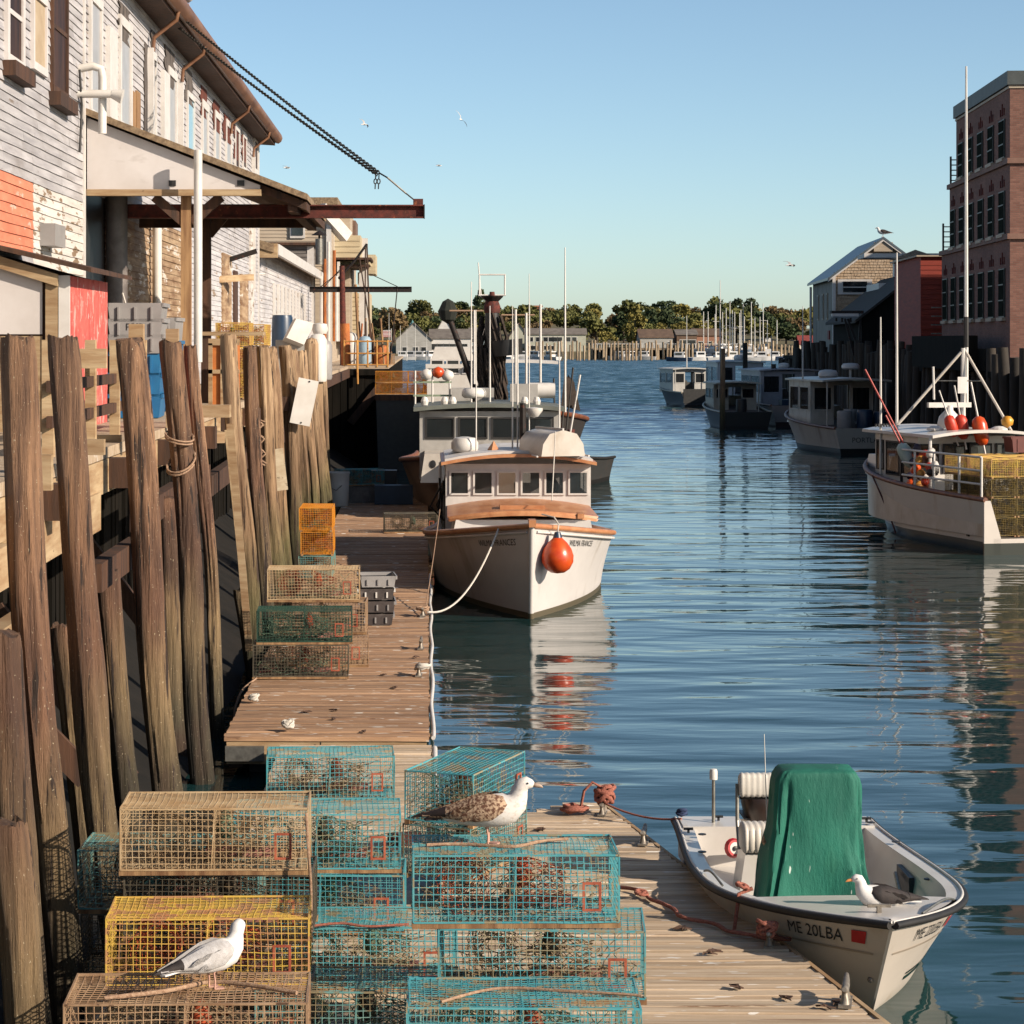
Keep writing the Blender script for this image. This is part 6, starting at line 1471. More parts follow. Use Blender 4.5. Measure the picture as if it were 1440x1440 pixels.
# helm seat: pedestal, ribbed cushions, flip back
se = thing('helm_seat', 'white vinyl helm seat with ribbed cushions behind the green cover', 'seat', (2.86, 20.0, .2), math.pi)
MB().prism([(-.30,0),(.30,0),(.25,.34),(-.25,.34)], (-.22,.2), lambda u,v,w_: (u,w_,v)).build('pedestal', gelcoat, se, fix=True)
def cushion(name, x0, x1, y0, y1, z0, z1, axis, ribs=11):
    m = MB(); rings = []; n = ribs*4
    for i in range(n+1):
        t_ = i/n; e = 1 - .06*(1-abs(math.sin(t_*math.pi*ribs)))**2; ee = e*(1-.25*max(0,abs(2*t_-1)-.93)/.07)
        yc, zc = (y0+y1)/2, (z0+z1)/2; ry, rz2 = (y1-y0)/2*ee, (z1-z0)/2*ee
        rings.append([Vector((x0+(x1-x0)*t_, yc+ry*math.copysign(abs(math.cos(a))**.5,math.cos(a)), zc+rz2*math.copysign(abs(math.sin(a))**.5,math.sin(a)))) for a in [k/14*6.283 for k in range(14)]])
    return m.loft(rings, True, True).build(name, leather, se, 60)
cushion('seat_cushion',-.28,.28,-.05,.26,.34,.58,'x'); cushion('back_cushion',-.26,.26,-.22,-.10,.74,.94,'x')
for s_ in (-1,1): MB().tube([(s_*.27,-.16,.85),(s_*.275,-.12,.55),(s_*.275,.0,.34)],.016,8).build('hinge_arm', steel, se)
MB().tube([(-.25,-.165,.73),(.25,-.165,.73)],.012,6).build('piping', black_rub, se)
# outboard
ob = thing('outboard_motor', 'dark brown outboard motor tilted at the skiff stern', 'motor', (2.97, 21.45, .35))
ob_r = []
for (z, a, b, y) in ((.0,.10,.14,.0),(.06,.15,.22,.02),(.16,.17,.26,.04),(.28,.16,.25,.05),(.36,.12,.18,.05),(.38,.04,.08,.05)):
    ob_r.append([Vector((a*math.copysign(abs(math.cos(k/16*6.283))**.6,math.cos(k/16*6.283)), y+b*math.copysign(abs(math.sin(k/16*6.283))**.6,math.sin(k/16*6.283)), z+.12)) for k in range(16)])
MB().loft(ob_r, True, True).build('cowl', brown_p, ob, 60); MB().box(-.05,.05,-.02,.16,-.75,.16).build('shaft', black_p, ob); MB().box(-.13,.13,-.10,-.02,-.05,.12).build('clamp', black_p, ob)
MB().box(-.172,.172,-.16,.24,.17,.185).build('cowl_band', black_p, ob)
# red deck light, fuel hoses, oars, pocket on the side
hl = thing('hailer_light', 'round red rimmed lamp inside the skiff stern', 'lamp', (2.62, 20.70, .40), rot=(R(80),0,R(20)))
MB().lathe([(.07,0),(.085,.01),(.07,.05),(.05,.05)],16).build('rim', print_red, hl, 50); MB().lathe([(.045,.0),(.05,.05),(0,.052)],16).build('lens', plastic_white, hl); MB().lathe([(.02,.05),(.02,.07),(0,.072)],10).build('boss', black_p, hl)
tb = MB()
for k in range(5): tb.tube([(2.80+.08*k,20.9,.3),(2.86+.06*math.sin(k*2),20.6,.46+.02*k),(2.78+.05*k,20.3,.34)],.016,6)
tag(tb.build('fuel_hose', rope_m, None, 60), 'tangle of tan hoses and rope in the skiff stern', 'hose')
MB().box(-.80,-.76,1.75,2.25,.26,.50).build('side_pocket', black_p, sk)
MB().tube([(-.72,1.9,.46),(-.62,2.7,.40)],.016,6).build('boat_hook', alu, sk)
MB().lathe([(.03,0),(.05,.05),(.03,.16),(0,.17)],8,(-.60,2.75,.30)).build('hook_head', black_p, sk)
for s_ in (1,): 
    g_ = [HK.P(tt,1,s_)+Vector((-s_*.05,0,.02+.045*math.sin(math.pi*k/8))) for k, tt in enumerate([.50+.14*j/8 for j in range(9)])]; MB().tube(g_,.010,6).build('grab_rail', steel, sk)
g_ = [HK.P(tt,1,-1)+Vector((.05,0,.02+.045*math.sin(math.pi*k/8))) for k, tt in enumerate([.78+.14*j/8 for j in range(9)])]; MB().tube(g_,.010,6).build('grab_rail', steel, sk)
fc = HK.P(.89,1,1); fcl = MB().bar((-.16,4.62,.835),(.0,4.62,.835),.022,.022).bar((-.08,4.62,.76),(-.08,4.62,.835),.04,.03); fcl.build('bow_cleat', alu, sk)
MB().lathe([(.02,0),(.02,.02),(.0,.03)],8,HK.P(.985,.36,1)+Vector((0,.02,0)),Matrix.Rotation(R(-90),3,'X')).build('bow_eye', alu, sk)
# lines from the skiff to the float
def skw(p): return Vector((3.05-p.x, 21.35-p.y, p.z))
p1 = skw(HK.P(.735,1,1))+Vector((0,0,.03))
tag(MB().tube([p1+Vector((.1,0,.04)),p1,p1+Vector((-.05,-.06,-.30)),c2+Vector((.14,-.05,.06)),c2+Vector((.02,0,.08))],.016,6).build('bow_line', rope_pink, None, 60), 'pinkish rope from the skiff gunwale down to its bow cleat', 'rope')
coil(p1+Vector((.02,0,0)), .035, 2, .013, 'gunwale_hitch', 'hitch of pinkish rope on the skiff gunwale', rope_pink, .03, 12)
p2 = skw(HK.P(.03,1,1))+Vector((.05,0,.03))
tag(MB().tube(hang(p2, c4+Vector((.03,0,.1)), .05, 8),.010,5).build('stern_line', rope_pink), 'thin reddish line from the skiff stern to the far corner cleat', 'rope')
coil(p2+Vector((.0,-.03,.0)), .035, 3, .014, 'blue_hitch', 'dark blue rope hitch on the skiff stern corner', pm('blue_rope', rgb(50,70,110), rgb(36,50,84), (40,40,40), .9), .03, 13)

# ================================================================== RIGHT HAND BOATS
E = thing('trap_boat', 'white lobster boat loaded with yellow wire traps at the stern', 'boat', (13.85, 53.6, 0), R(12))
em = hull_paint('trap_boat_hull', rgb(232,222,212), rgb(48,52,44), .26, (rgb(186,148,112), .60, (1.6,1.6,.5)), .35)
HE = Hull(9.9, 3.5, 1.75, 1.22, wl=.86, draft=.45, rake=.9, bluff=2.5, tw=.92, mx=.45, flare=1.2)
hmsh = MB(); rings = []
for i in range(27):
    t = i/26; rings.append([HE.P(t,h,-1) for h in HE.HS] + [HE.P(t,h,1) for h in reversed(HE.HS[:-1])])
hmsh.loft(rings, False, False).build('hull', em, E, 50)
MB().box(-1.38,1.38,.0,.07,-.3,.36).build('transom', em, E)
for s_ in (-1,1): MB().prism([(s_*1.20,.0),(s_*1.60,.0),(s_*1.60,1.20),(s_*1.45,1.20),(s_*1.20,.36)], (.0,.07), lambda u,v,w_: (u,w_,v)).build('transom_corner', em, E, fix=True)
for s_ in (-1,1):
    inn = MB(); a = []; b = []
    for i in range(21):
        t = i/20*.93; a.append(HE.P(t,1,s_,-.09)); p = HE.P(t,1,s_,-.13); b.append(Vector((p.x,p.y,.38)))
    inn.loft([a,b], False, False).build('bulwark_liner', gelcoat_dirty, E, 50)
fl3 = MB(); a = []; b = []
for i in range(16): p = HE.P(i/15*.9,1,1,-.12); a.append(Vector((-p.x,p.y,.38))); b.append(Vector((p.x,p.y,.38)))
fl3.loft([a,b], False, False).build('work_deck', pm('work_deck', rgb(150,140,128), rgb(120,110,98), (3,3,3), .8), E)
HE.deck(.66,.985,.06,-.04,.05).build('foredeck', pm('deck_brown_grey', rgb(120,104,96), rgb(96,82,76), (3,3,3), .8), E, 60)
HE.rail(.06,0,1,.0,34,1.0,-.04).build('guard_rail', trim_brown, E, 60)
MB().prism([(-.95,1.35),(.95,1.35),(.85,1.85),(-.85,1.85)], (6.9,8.4), lambda u,v,w_: (u,w_,v)).build('trunk_cabin', gelcoat, E, fix=True)
ez0, ez1 = 1.55, 2.28
walled(E, 2.5, 4.4, 7.0, .38, 2.45, .06, gelcoat, [(-1.2,-.5,ez0,ez1),(-.35,.35,ez0,ez1),(.5,1.2,ez0,ez1)], side_holes=[(4.55,5.25,ez0-.1,ez1),(5.5,6.3,ez0-.1,ez1),(6.45,6.9,ez0,ez1)])
for s_ in (-1,1):
    for (a0,a1,b0) in ((4.55,5.25,ez0-.1),(5.5,6.3,ez0-.1),(6.45,6.9,ez0)): frame_win(E,(s_*1.26,(a0+a1)/2,(b0+ez1)/2),(0,s_,0),(0,0,1),a1-a0-.06,ez1-b0-.06,black_rub,glass_boat,.035,.03)
for k in range(4): frame_win(E,(-1.02+k*.68,4.36,1.92),(1,0,0),(0,0,1),.5,.62,black_rub,glass_dark,.04,.03)
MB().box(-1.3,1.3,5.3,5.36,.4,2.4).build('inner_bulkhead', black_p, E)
roofslab(E, 2.8, 3.2, 7.5, 2.45, .07, .12, gelcoat, 'roof')
for s_ in (-1,1): MB().tube([(s_*1.4,3.35,.4),(s_*1.4,3.35,2.5)],.04,8).build('roof_post', plastic_white, E)
# mast, radar, whips
MB().tube([(.45,5.6,2.55),(.45,5.6,4.55)],[.07,.05],8).build('mast', plastic_white, E); MB().tube([(-1.25,5.9,2.55),(.40,5.6,4.45)],.036,8).build('mast_leg', gelcoat_dirty, E); MB().tube([(1.25,4.6,2.55),(.5,5.6,4.5)],.036,8).build('mast_leg', gelcoat_dirty, E)
MB().tube([(-.2,5.7,3.75),(.8,5.3,3.75)],.015,6).build('stay', steel, E)
MB().box(-.75,.35,4.9,5.02,3.12,3.24).build('radar_bar', plastic_white, E); MB().lathe([(.26,0),(.30,.1),(.24,.35),(.1,.5),(.09,.62)],14,(-.2,4.96,2.55)).build('radar_pedestal', plastic_white, E, 50)
MB().box(.18,.42,5.3,5.33,3.45,3.85).build('number_plate', paint_white, E); MB().tube([(-.4,5.4,3.3),(-.42,5.4,4.1)],.03,8).build('horn_post', plastic_white, E)
whip(E, -1.28, 6.6, 1.4, zat(446,60), .035); whip(E, -1.15, 5.9, 1.4, zat(355,59), .04)
mp = whip(E, .58, 5.7, 3.2, zat(88,58.5), .055)
MB().tube([(.58,5.7,zat(465,58.5)-.4),(.58,5.7,zat(445,58.5))],.06,8).build('mast_socket', black_rub, E)
MB().lathe([(0,-.14),(.13,-.06),(.15,.05),(.08,.14),(0,.15)],12,(.95,4.2,2.78)).build('search_light', pm('amber_lamp', rgb(236,176,60), rgb(220,150,40), (6,6,6), .4), E, 50)
for (x, y) in ((.5,3.7),(-.9,4.2)): MB().lathe([(.2,0),(.2,.05),(.1,.10),(0,.11)],12,(x,y,2.60)).build('roof_dome', plastic_white, E)
for k in range(9): MB().box(-1.45+k*.07,-1.42+k*.07,6.5,6.55,2.6,2.68).build('rack_tooth', black_p, E)
# port side pipe rails
pr = MB()
for y in (.25,1.35,2.6,3.6): p = HE.P(y/9.9,1,-1); pr.tube([(p.x+.06,y,p.z),(p.x+.06,y,2.15)],.03,7)
for z in (1.55,1.85,2.15): pr.tube([(HE.P(y/9.9,1,-1).x+.06,y,z) for y in (.25,1.35,2.6,3.6,4.3)],.026,7)
pr.build('pipe_rail', plastic_white, E, 60)
MB().tube([HE.P(.62,1,-1)+Vector((-.03,0,0)),HE.P(.60,.7,-1)+Vector((-.05,0,0)),HE.P(.585,.35,-1)+Vector((-.05,0,0)),HE.P(.58,.05,-1)+Vector((-.05,0,0))],.022,6).build('discharge_hose', pm('dark_red_hose', rgb(90,30,30), rgb(70,24,24), (9,9,9), .6), E, 60)
for (t, h) in ((.27,.36),(.12,.32)): MB().box(-.05,.05,-.03,.03,-.06,.06).build('scupper', black_p, E, loc=HE.P(t,h,-1), rot=(0,0,R(90)))
def Ew(x, y, z): v = Matrix.Rotation(R(12),3,'Z') @ Vector((x,y,z)); return Vector((13.85+v.x, 53.6+v.y, z))
# buoys on the trap boat
def pot_buoy(c, tilt, mat, label, s=1.0, stick=True, smat=None):
    t = thing('pot_buoy', label, 'buoy', c, rot=tilt); t.scale = (s,)*3
    MB().lathe([(0,-.34),(.08,-.32),(.15,-.22),(.165,-.05),(.165,.12),(.13,.24),(.05,.30),(0,.30)],14).build('float', mat, t, 60)
    if stick: MB().tube([(0,0,-.6),(0,0,1.05)],.022,6).build('spindle', smat or plastic_white, t)
    return t
pot_buoy(Ew(-.35,3.9,2.70),(R(6),R(-12),0),buoy_red,'red orange pot buoy lashed upright on the trap boat roof edge',.95)
pot_buoy(Ew(-.62,3.9,2.72),(R(4),R(-20),0),buoy_red,'second red pot buoy leaning beside the upright one',.85)
pot_buoy(Ew(-.02,3.6,2.62),(R(-6),R(-10),0),buoy_orange,'tall orange pot buoy at the trap boat roof edge',1.1)
pot_buoy(Ew(-1.55,4.4,2.02),(R(-10),R(-26),0),buoy_white,'pale green pot buoy on a slanting red stick',1.0,True,pm('red_stick', rgb(206,90,80), rgb(186,70,64), (9,9,9), .6))
tag(MB().tube([Ew(-1.62,4.4,2.3),Ew(-2.55,4.5,4.05)],.022,6).build('red_pole', MATS['red_stick']), 'long slanting red and white pole on the trap boat', 'pole')
cols = [buoy_red, plastic_white, pm('dark_blue_float', rgb(50,40,70), rgb(36,28,52), (5,5,5), .6), trim_brown, pm('yellow_float', rgb(210,150,60), rgb(190,126,50), (5,5,5), .6), black_rub, buoy_orange]
names = ['red','white','purple','brown','yellow','black','orange']; rz2 = random.Random(6)
for k in range(24):
    i = k % 7; c = Ew(-1.46+rz2.uniform(-.10,.16), 3.3+rz2.uniform(-.2,1.0), 1.12+k*.045)
    o = MB().lathe([(0,-.15),(.08,-.12),(.10,0),(.08,.12),(0,.15)],10,(0,0,0)).build('net_float', cols[i], None, 60, loc=c, rot=(rz2.random()*3,rz2.random()*3,0))
    tag(o, 'small %s float in the cluster hung on the trap boat side' % names[i], 'float', names[i]+' floats on the trap boat side')
def tote(c, rz, mat, label, w_=.6, d=.4, h=.3, rim=None):
    t = thing('plastic_tote', label, 'crate', c, rz); m = MB()
    m.prism([(-w_*.45,0),(w_*.45,0),(w_*.5,h),(-w_*.5,h)], (-d*.5,-d*.46), lambda u,v,q: (u,q,v)); m.prism([(-w_*.45,0),(w_*.45,0),(w_*.5,h),(-w_*.5,h)], (d*.46,d*.5), lambda u,v,q: (u,q,v))
    for s_ in (-1,1): m.prism([(s_*w_*.45,0),(s_*w_*.42,0),(s_*w_*.465,h),(s_*w_*.5,h)], (-d*.46,d*.46), lambda u,v,q: (u,q,v))
    m.box(-w_*.43,w_*.43,-d*.46,d*.46,0,.02); m.build('body', mat, t, fix=True)
    f = MB()
    for s_ in (-1,1): f.box(-w_*.53,w_*.53,s_*d*.5-.02*(s_+1)/1-.005+.02*(s_<0),s_*d*.5+.025,h-.05,h)
    for s_ in (-1,1): f.box(s_*w_*.5-.02,s_*w_*.5+.02,-d*.5,d*.5,h-.05,h)
    f.build('rim', rim or mat, t)
    for k in (-.3,0,.3): MB().box(k*w_-.012,k*w_+.012,-d*.53,-d*.5,.03,h-.05).build('rib', rim or mat, t)
    return t
tote(Ew(.55,2.6,2.14), R(12), pm('maroon_plastic', rgb(120,56,46), rgb(100,44,38), (4,4,4), .6), 'maroon plastic bin standing on the yellow traps', .7,.45,.36)
tote(Ew(1.15,2.5,2.14), R(14), pm('orange_plastic', rgb(216,84,36), rgb(196,66,28), (4,4,4), .5), 'orange crate with black gear standing on the yellow traps', .62,.42,.38)

def workboat(name, label, loc, rz, L, B, zb, zs, hull_m, cab=(.42,.72), cw=.78, ch=1.25, roof_aft=.12, wmat=gelcoat, word=None, wsize=.3, whips=(), domes=(), rail=trim_brown, roofm=None):
    t = thing(name, label, 'boat', loc, rz)
    H = Hull(L, B, zb, zs, wl=.84, draft=.45, rake=.8, bluff=2.4, tw=.9, mx=.45)
    H.mesh().build('hull', hull_m, t, 50); H.deck(0,.985,.08,-.10,.04).build('deck', MATS['deck_brown_grey'], t, 60); H.rail(.06,0,1,0,26).build('guard_rail', rail, t, 60)
    y0, y1 = L*cab[0], L*cab[1]; w_ = B*cw; z0 = zs-.08; z1 = z0+ch+.35; h0, h1 = z0+.70, z0+ch+.12
    walled(t, w_, y0, y1, z0, z1, .06, wmat, [(-w_*.45,-w_*.16,h0,h1),(-w_*.13,w_*.13,h0,h1),(w_*.16,w_*.45,h0,h1)], side_holes=[(y0+.2,(y0+y1)/2-.1,h0,h1),((y0+y1)/2+.1,y1-.2,h0,h1)])
    for s_ in (-1,1):
        for (a0,a1) in ((y0+.2,(y0+y1)/2-.1),((y0+y1)/2+.1,y1-.2)): frame_win(t,(s_*(w_/2+.01),(a0+a1)/2,(h0+h1)/2),(0,s_,0),(0,0,1),a1-a0-.08,h1-h0-.08,wmat,glass_boat,.05,.03)
    for (a0,a1) in ((-w_*.45,-w_*.16),(w_*.16,w_*.45)): frame_win(t,((a0+a1)/2,y0-.012,(h0+h1)/2),(1,0,0),(0,0,1),a1-a0-.08,h1-h0-.1,wmat,glass_dark,.05,.03)
    MB().prism([(-w_*.4,zs),(w_*.4,zs),(w_*.34,zs+.75),(-w_*.34,zs+.75)], (y1,y1+L*.12), lambda u,v,q: (u,q,v)).build('trunk_cabin', wmat, t, fix=True)
    roofslab(t, w_*1.08, y0-L*roof_aft, y1+.25, z1, .08, .08, roofm or wmat, 'roof')
    for s_ in (-1,1): MB().tube([(s_*w_*.46,y0-L*roof_aft+.1,zs-.1),(s_*w_*.46,y0-L*roof_aft+.1,z1)],.035,7).build('roof_post', wmat, t)
    for (x, y, zt, r) in whips: whip(t, x, y, z1 if zt > z1 else zs, zt, r)
    for (x, y, r, h) in domes: dome(t, x, y, z1+.14, r, h)
    if word:
        for (bd, sz, zz) in word: lettering(bd, sz, lambda u, v: (u, -.012, zz+v), print_black, t)
    return t, H, z1
Dm = hull_paint('boat_d_hull', rgb(206,196,182), rgb(30,32,30), .28, (rgb(150,128,104), .54, (1.5,1.5,.6)), .5)
tD, hD, zD_ = workboat('lobster_boat', 'white lobster boat with lettered transom moored under the dark shed', (xat(1220,100), 99.4, 0), R(8), 10.5, 3.3, 1.7, 1.12, Dm, (.36,.66), .84, 1.6, .2, gelcoat_dirty, [('PORTLAND', .30, .62)], whips=[(-1.5,4.5,zat(430,102),.04)], domes=[(-.35,4.6,.42,.34)])
MB().tube([(.65,4.6,zD_),(.65,4.6,zD_+.55)],.05,8).build('radar_post', plastic_white, tD); dome(tD,.65,4.6,zD_+.5,.38,.26)
for (x, y, r, h, mt) in ((-.7,1.2,.32,.75,plastic_grey),(.1,1.0,.34,.8,plastic_dblue),(.8,1.2,.30,.7,plastic_dblue),(-.2,2.0,.3,.8,plastic_grey)): MB().lathe([(r*.9,0),(r,.1),(r,h*.9),(r*.92,h),(0,h)],14,(x,y,1.05)).build('deck_drum', mt, tD, 50)
Cm = hull_paint('boat_c_hull', rgb(172,156,148), rgb(60,34,34), .3, (rgb(140,120,110), .56, (1.5,1.5,.6)), .5)
tC, hC, zC_ = workboat('fishing_boat', 'grey shaded fishing boat with long low wheelhouse beside the dark piles', (xat(1125,131), 131, 0), R(5), 10.5, 3.5, 1.6, 1.2, Cm, (.25,.72), .9, 1.55, .02, pm('shade_grey_house', rgb(190,188,194), rgb(170,168,174), (2,2,2), .5), domes=[(.3,5,.3,.3)], whips=[(-.4,5,5.0,.04)])
MB().box(-.9,.4,.4,1.2,1.15,1.5).build('gear_box', plastic_dblue, tC)
Bm = hull_paint('boat_b_hull', rgb(46,44,42), rgb(30,28,28), .2, None, .4)
tB, hB, zB_ = workboat('lobster_boat', 'dark hulled lobster boat with a rounded white cabin top', (xat(1048,128), 127.4, 0), R(3), 8.6, 3.0, 1.5, .95, Bm, (.4,.7), .78, 1.15, .14, pm('shade_cream_house', rgb(196,190,176), rgb(176,170,156), (2,2,2), .5), rail=pm('pale_rail', rgb(186,176,156), rgb(166,156,136), (4,4,4), .5), domes=[])
MB().lathe([(.28,0),(.3,.3),(.28,.75),(0,.78)],14,(-.1,1.0,.85)).build('deck_drum', black_p, tB, 50)
tag(MB().tube([(xat(1015,127),126.8,-.5),(xat(1016,127),126.8,zat(490,127))],[.16,.13],9).build('slim_post', wood_pile2, None, 50), 'slim pale mooring post beside the dark hulled boat', 'post')
Am = hull_paint('boat_a_hull', rgb(70,72,78), rgb(40,36,36), .2, None, .4)
tA, hA, zA_ = workboat('cabin_cruiser', 'grey cabin boat with dark hull lying farthest out by the wharf', (xat(982,171), 170, 0), R(10), 8.5, 2.9, 1.5, 1.05, Am, (.3,.72), .85, 1.3, .04, pm('shade_white_house', rgb(206,204,198), rgb(186,184,178), (2,2,2), .5), rail=MATS['pale_rail'], whips=[(.2,4,6.5,.04)])
MB().box(-1.2,1.2,-.03,.05,.3,1.3).build('dark_transom_gate', black_p, tA)
tW, hW, zW_ = workboat('white_cruiser', 'tall white boxy cabin boat behind the dark hulled lobster boat', (xat(1042,150), 149, 0), R(1), 9.0, 3.1, 1.6, 1.3, hull_paint('boat_w_hull', rgb(226,224,222), rgb(60,60,62), .2, None, .4), (.12,.72), .92, 1.75, .02, pm('cool_white_house', rgb(222,222,224), rgb(208,208,210), (2,2,2), .45), whips=[(-1,3,8.5,.05),(.6,4,7.0,.05)], domes=[(.3,4,.3,.35)])
# ================================================================== LOBSTER TRAPS
TL, TW, TH = 1.20, .58, .43
def wob(p, s): 
    n = mnoise.noise_vector(Vector((p.x*2.1+s*7.3, p.y*2.1, p.z*2.1))); return p + n*.019
def cage_mesh(seed, L=TL, W=TW, H=TH, st=.0405, w_=.0040, seg=5):
    m = MB(); z0 = .035
    def wirel(a, b):
        a = Vector(a); b = Vector(b); pts = [wob(a.lerp(b, i/seg), seed) for i in range(seg+1)]; d = (b-a).normalized()
        s = d.cross(Vector((0,0,1))) if abs(d.z) < .9 else d.cross(Vector((0,1,0))); s.normalize(); u = s.cross(d); o = len(m.v)
        for p in pts:
            for (i, j) in ((-1,-1),(1,-1),(1,1),(-1,1)): m.v.append(tuple(p + s*(i*w_/2) + u*(j*w_/2)))
        for k in range(seg):
            for q in range(4): m.f.append((o+k*4+q, o+k*4+(q+1)%4, o+(k+1)*4+(q+1)%4, o+(k+1)*4+q))
    nx = int(round(L/st)); ny = int(round(W/st)); nz = int(round((H-z0)/st))
    X = [-L/2+L*i/nx for i in range(nx+1)]; Y = [-W/2+W*i/ny for i in range(ny+1)]; Z = [z0+(H-z0-.006)*i/nz for i in range(nz+1)]
    for z in (Z[0], Z[-1]):
        for x in X: wirel((x,Y[0],z),(x,Y[-1],z))
        for y in Y: wirel((X[0],y,z),(X[-1],y,z))
    for y in (Y[0], Y[-1]):
        for x in X: wirel((x,y,Z[0]),(x,y,Z[-1]))
        for z in Z[1:-1]: wirel((X[0],y,z),(X[-1],y,z))
    for x in (X[0], X[-1]):
        for y in Y[1:-1]: wirel((x,y,Z[0]),(x,y,Z[-1]))
        for z in Z[1:-1]: wirel((x,Y[0],z),(x,Y[-1],z))
    return m.mesh('wire_cage')
CAGES = [cage_mesh(k) for k in range(3)]
def edge_mesh():
    m = MB(); H0 = .035
    for y in (-TW/2,TW/2):
        for z in (H0,TH-.006): m.bar((-TL/2,y,z),(TL/2,y,z),.010,.010)
    for x in (-TL/2,TL/2):
        for z in (H0,TH-.006): m.bar((x,-TW/2,z),(x,TW/2,z),.010,.010)
        for y in (-TW/2,TW/2): m.bar((x,y,H0),(x,y,TH),.010,.010)
    return m.mesh('corner_frame')
EDGE = edge_mesh()
PART = MB()
for k in range(15): PART.bar((-.02,-TW/2+TW*k/14,.04),(.0,-TW/2+TW*k/14,TH-.02),.0045,.0045)
for k in range(11): PART.bar((-.01,-TW/2,.04+.038*k),(-.01,TW/2,.04+.038*k),.0045,.0045)
PART = PART.mesh('partition')
def net_mesh(seed):
    rd = random.Random(seed); m = MB()
    def funnel(p0, p1, r0, r1, n=13, k=9):
        p0 = Vector(p0); p1 = Vector(p1); d = (p1-p0).normalized(); s = d.cross(Vector((0,0,1))).normalized(); u = s.cross(d); P = []
        for i in range(k+1):
            t = i/k; r = lerp(r0,r1,t**.7); c = p0.lerp(p1,t); off = (i%2)*.5
            P.append([c+(s*math.cos((j+off)/n*6.283)+u*math.sin((j+off)/n*6.283))*r*(1+rd.uniform(-.08,.08)) for j in range(n)])
        for i in range(k):
            for j in range(n):
                m.tube([P[i][j],P[i+1][j]],.0028,3,False); m.tube([P[i][j],P[i+1][(j-1)%n if i%2==0 else (j+1)%n]],.0028,3,False)
    funnel(*[((-.30,-TW/2+.02,.24),(-.28,.02,.22),.17,.07), ((-.30,TW/2-.02,.24),(-.32,.05,.24),.17,.07), ((-.05,0,.22),(.30,0,.20),.19,.08)][seed])
    return m.mesh('net_head')
NETS = [net_mesh(k) for k in range(3)]
def tangle_mesh(seed):
    rd = random.Random(seed); m = MB()
    for k in range(120):
        c = Vector((rd.choice([rd.gauss(.25,.16), rd.gauss(-.2,.2)]), rd.uniform(-.22,.22), .05+abs(rd.gauss(0,.11)))); pts = []
        d = Vector((rd.uniform(-1,1),rd.uniform(-1,1),rd.uniform(-.4,.5)))*.05
        for i in range(6):
            pts.append(Vector((max(-.57,min(.57,c.x)),max(-.26,min(.26,c.y)),max(.045,min(.38,c.z))))); c += d; d += Vector((rd.uniform(-1,1),rd.uniform(-1,1),rd.uniform(-.7,.6)))*.035
        m.tube(pts, .0032, 3, False)
    return m.mesh('weed_tangle')
TANG = [tangle_mesh(k) for k in range(3)]
RUN = MB().box(-TL/2-.01,TL/2+.01,-.022,.022,0,.036).mesh('runner')
VENT = MB()
for (x0,x1,z0,z1) in ((-.055,-.040,0,.17),(.040,.055,0,.17),(-.04,.04,0,.014),(-.04,.04,.156,.17)): VENT.box(x0,x1,-.008,.004,z0,z1)
VENT = VENT.mesh('escape_vent')
BRK = MB().box(-.10,.10,-.045,.045,.04,.10).mesh('ballast_brick')
BAG = MB().lathe([(0,.0),(.05,.02),(.065,.08),(.04,.16),(.01,.20)],9).mesh('bait_bag',60)
rtp = random.Random(31)
def trap(x, y, z, rz, wm, label, net=None, group=None, full=True, sc=1.0, runner=wood_post, vent=True, fill=True):
    t = thing('lobster_trap', label, 'trap', (x, y, z), rz, group)
    if sc != 1.0: t.scale = (sc,)*3
    link('wire_cage', rtp.choice(CAGES), wm, t, objmat=True); link('corner_frame', EDGE, wm, t, objmat=True)
    for s_ in (-1,1): link('runner', RUN, runner, t, (0, s_*(TW/2-.02), 0), objmat=True)
    if full:
        [link('net_head', q_, net or twine_tan, t, objmat=True) for q_ in NETS]; link('partition', PART, wm, t, objmat=True)
        if fill: stuff(link('weed_tangle', rtp.choice(TANG), rtp.choice([twine_tan,twine_dk,twine_gr,twine_tan]), t, objmat=True))
        if vent: link('escape_vent', VENT, vent_or, t, (.44, -TW/2-.006, .10))
        for k in (-.1,.14): link('ballast_brick', BRK, brick_w, t, (.12+k, .1, .0))
        link('bait_bag', BAG, rtp.choice([twine_or,twine_gr,twine_dk]), t, (.05, .05, .16), objmat=True)
    return t
Z1, Z2, Z3 = ZD+.008, ZD+.008+TH, ZD+.008+2*TH
# stack at the back left: tan trap on top
yb = 15.5+TW/2; xb = xat(300,15.5)
trap(xb, yb, Z3, R(1.2), W_BEIGE, 'tan encrusted wire trap topping the stack behind the yellow one', twine_tan)
trap(xb+.03, yb+.02, Z2, R(-1), W_DARK, 'dark fouled trap directly under the tan encrusted one', twine_dk, fill=False)
trap(xb, yb+.0, Z1, R(1), W_DARK, 'lowest dark trap beneath the tan encrusted stack', twine_dk, fill=False)
# yellow one in front
yy_ = 14.35+TW/2; xy_ = xat(291,14.4)
trap(xy_, yy_, Z2, R(1.8), W_YEL, 'yellow wire trap with rust red netting below the tan one', twine_or)
trap(xy_+.02, yy_+.01, Z1, R(0), W_DARK, 'dark trap underneath the yellow wire trap', twine_dk, fill=False)
# brown one nearest, carrying the grey gull
ybn = 12.75; xbn = xat(266,12.7)
trap(xbn, ybn, Z2, R(1.5), W_BROWN, 'brown encrusted trap with a grey gull standing on it', twine_tan, sc=1.04)
trap(xbn+.02, ybn, Z1-.0, R(0), W_BROWN, 'brown trap underneath the one with the grey gull', twine_dk, fill=False)
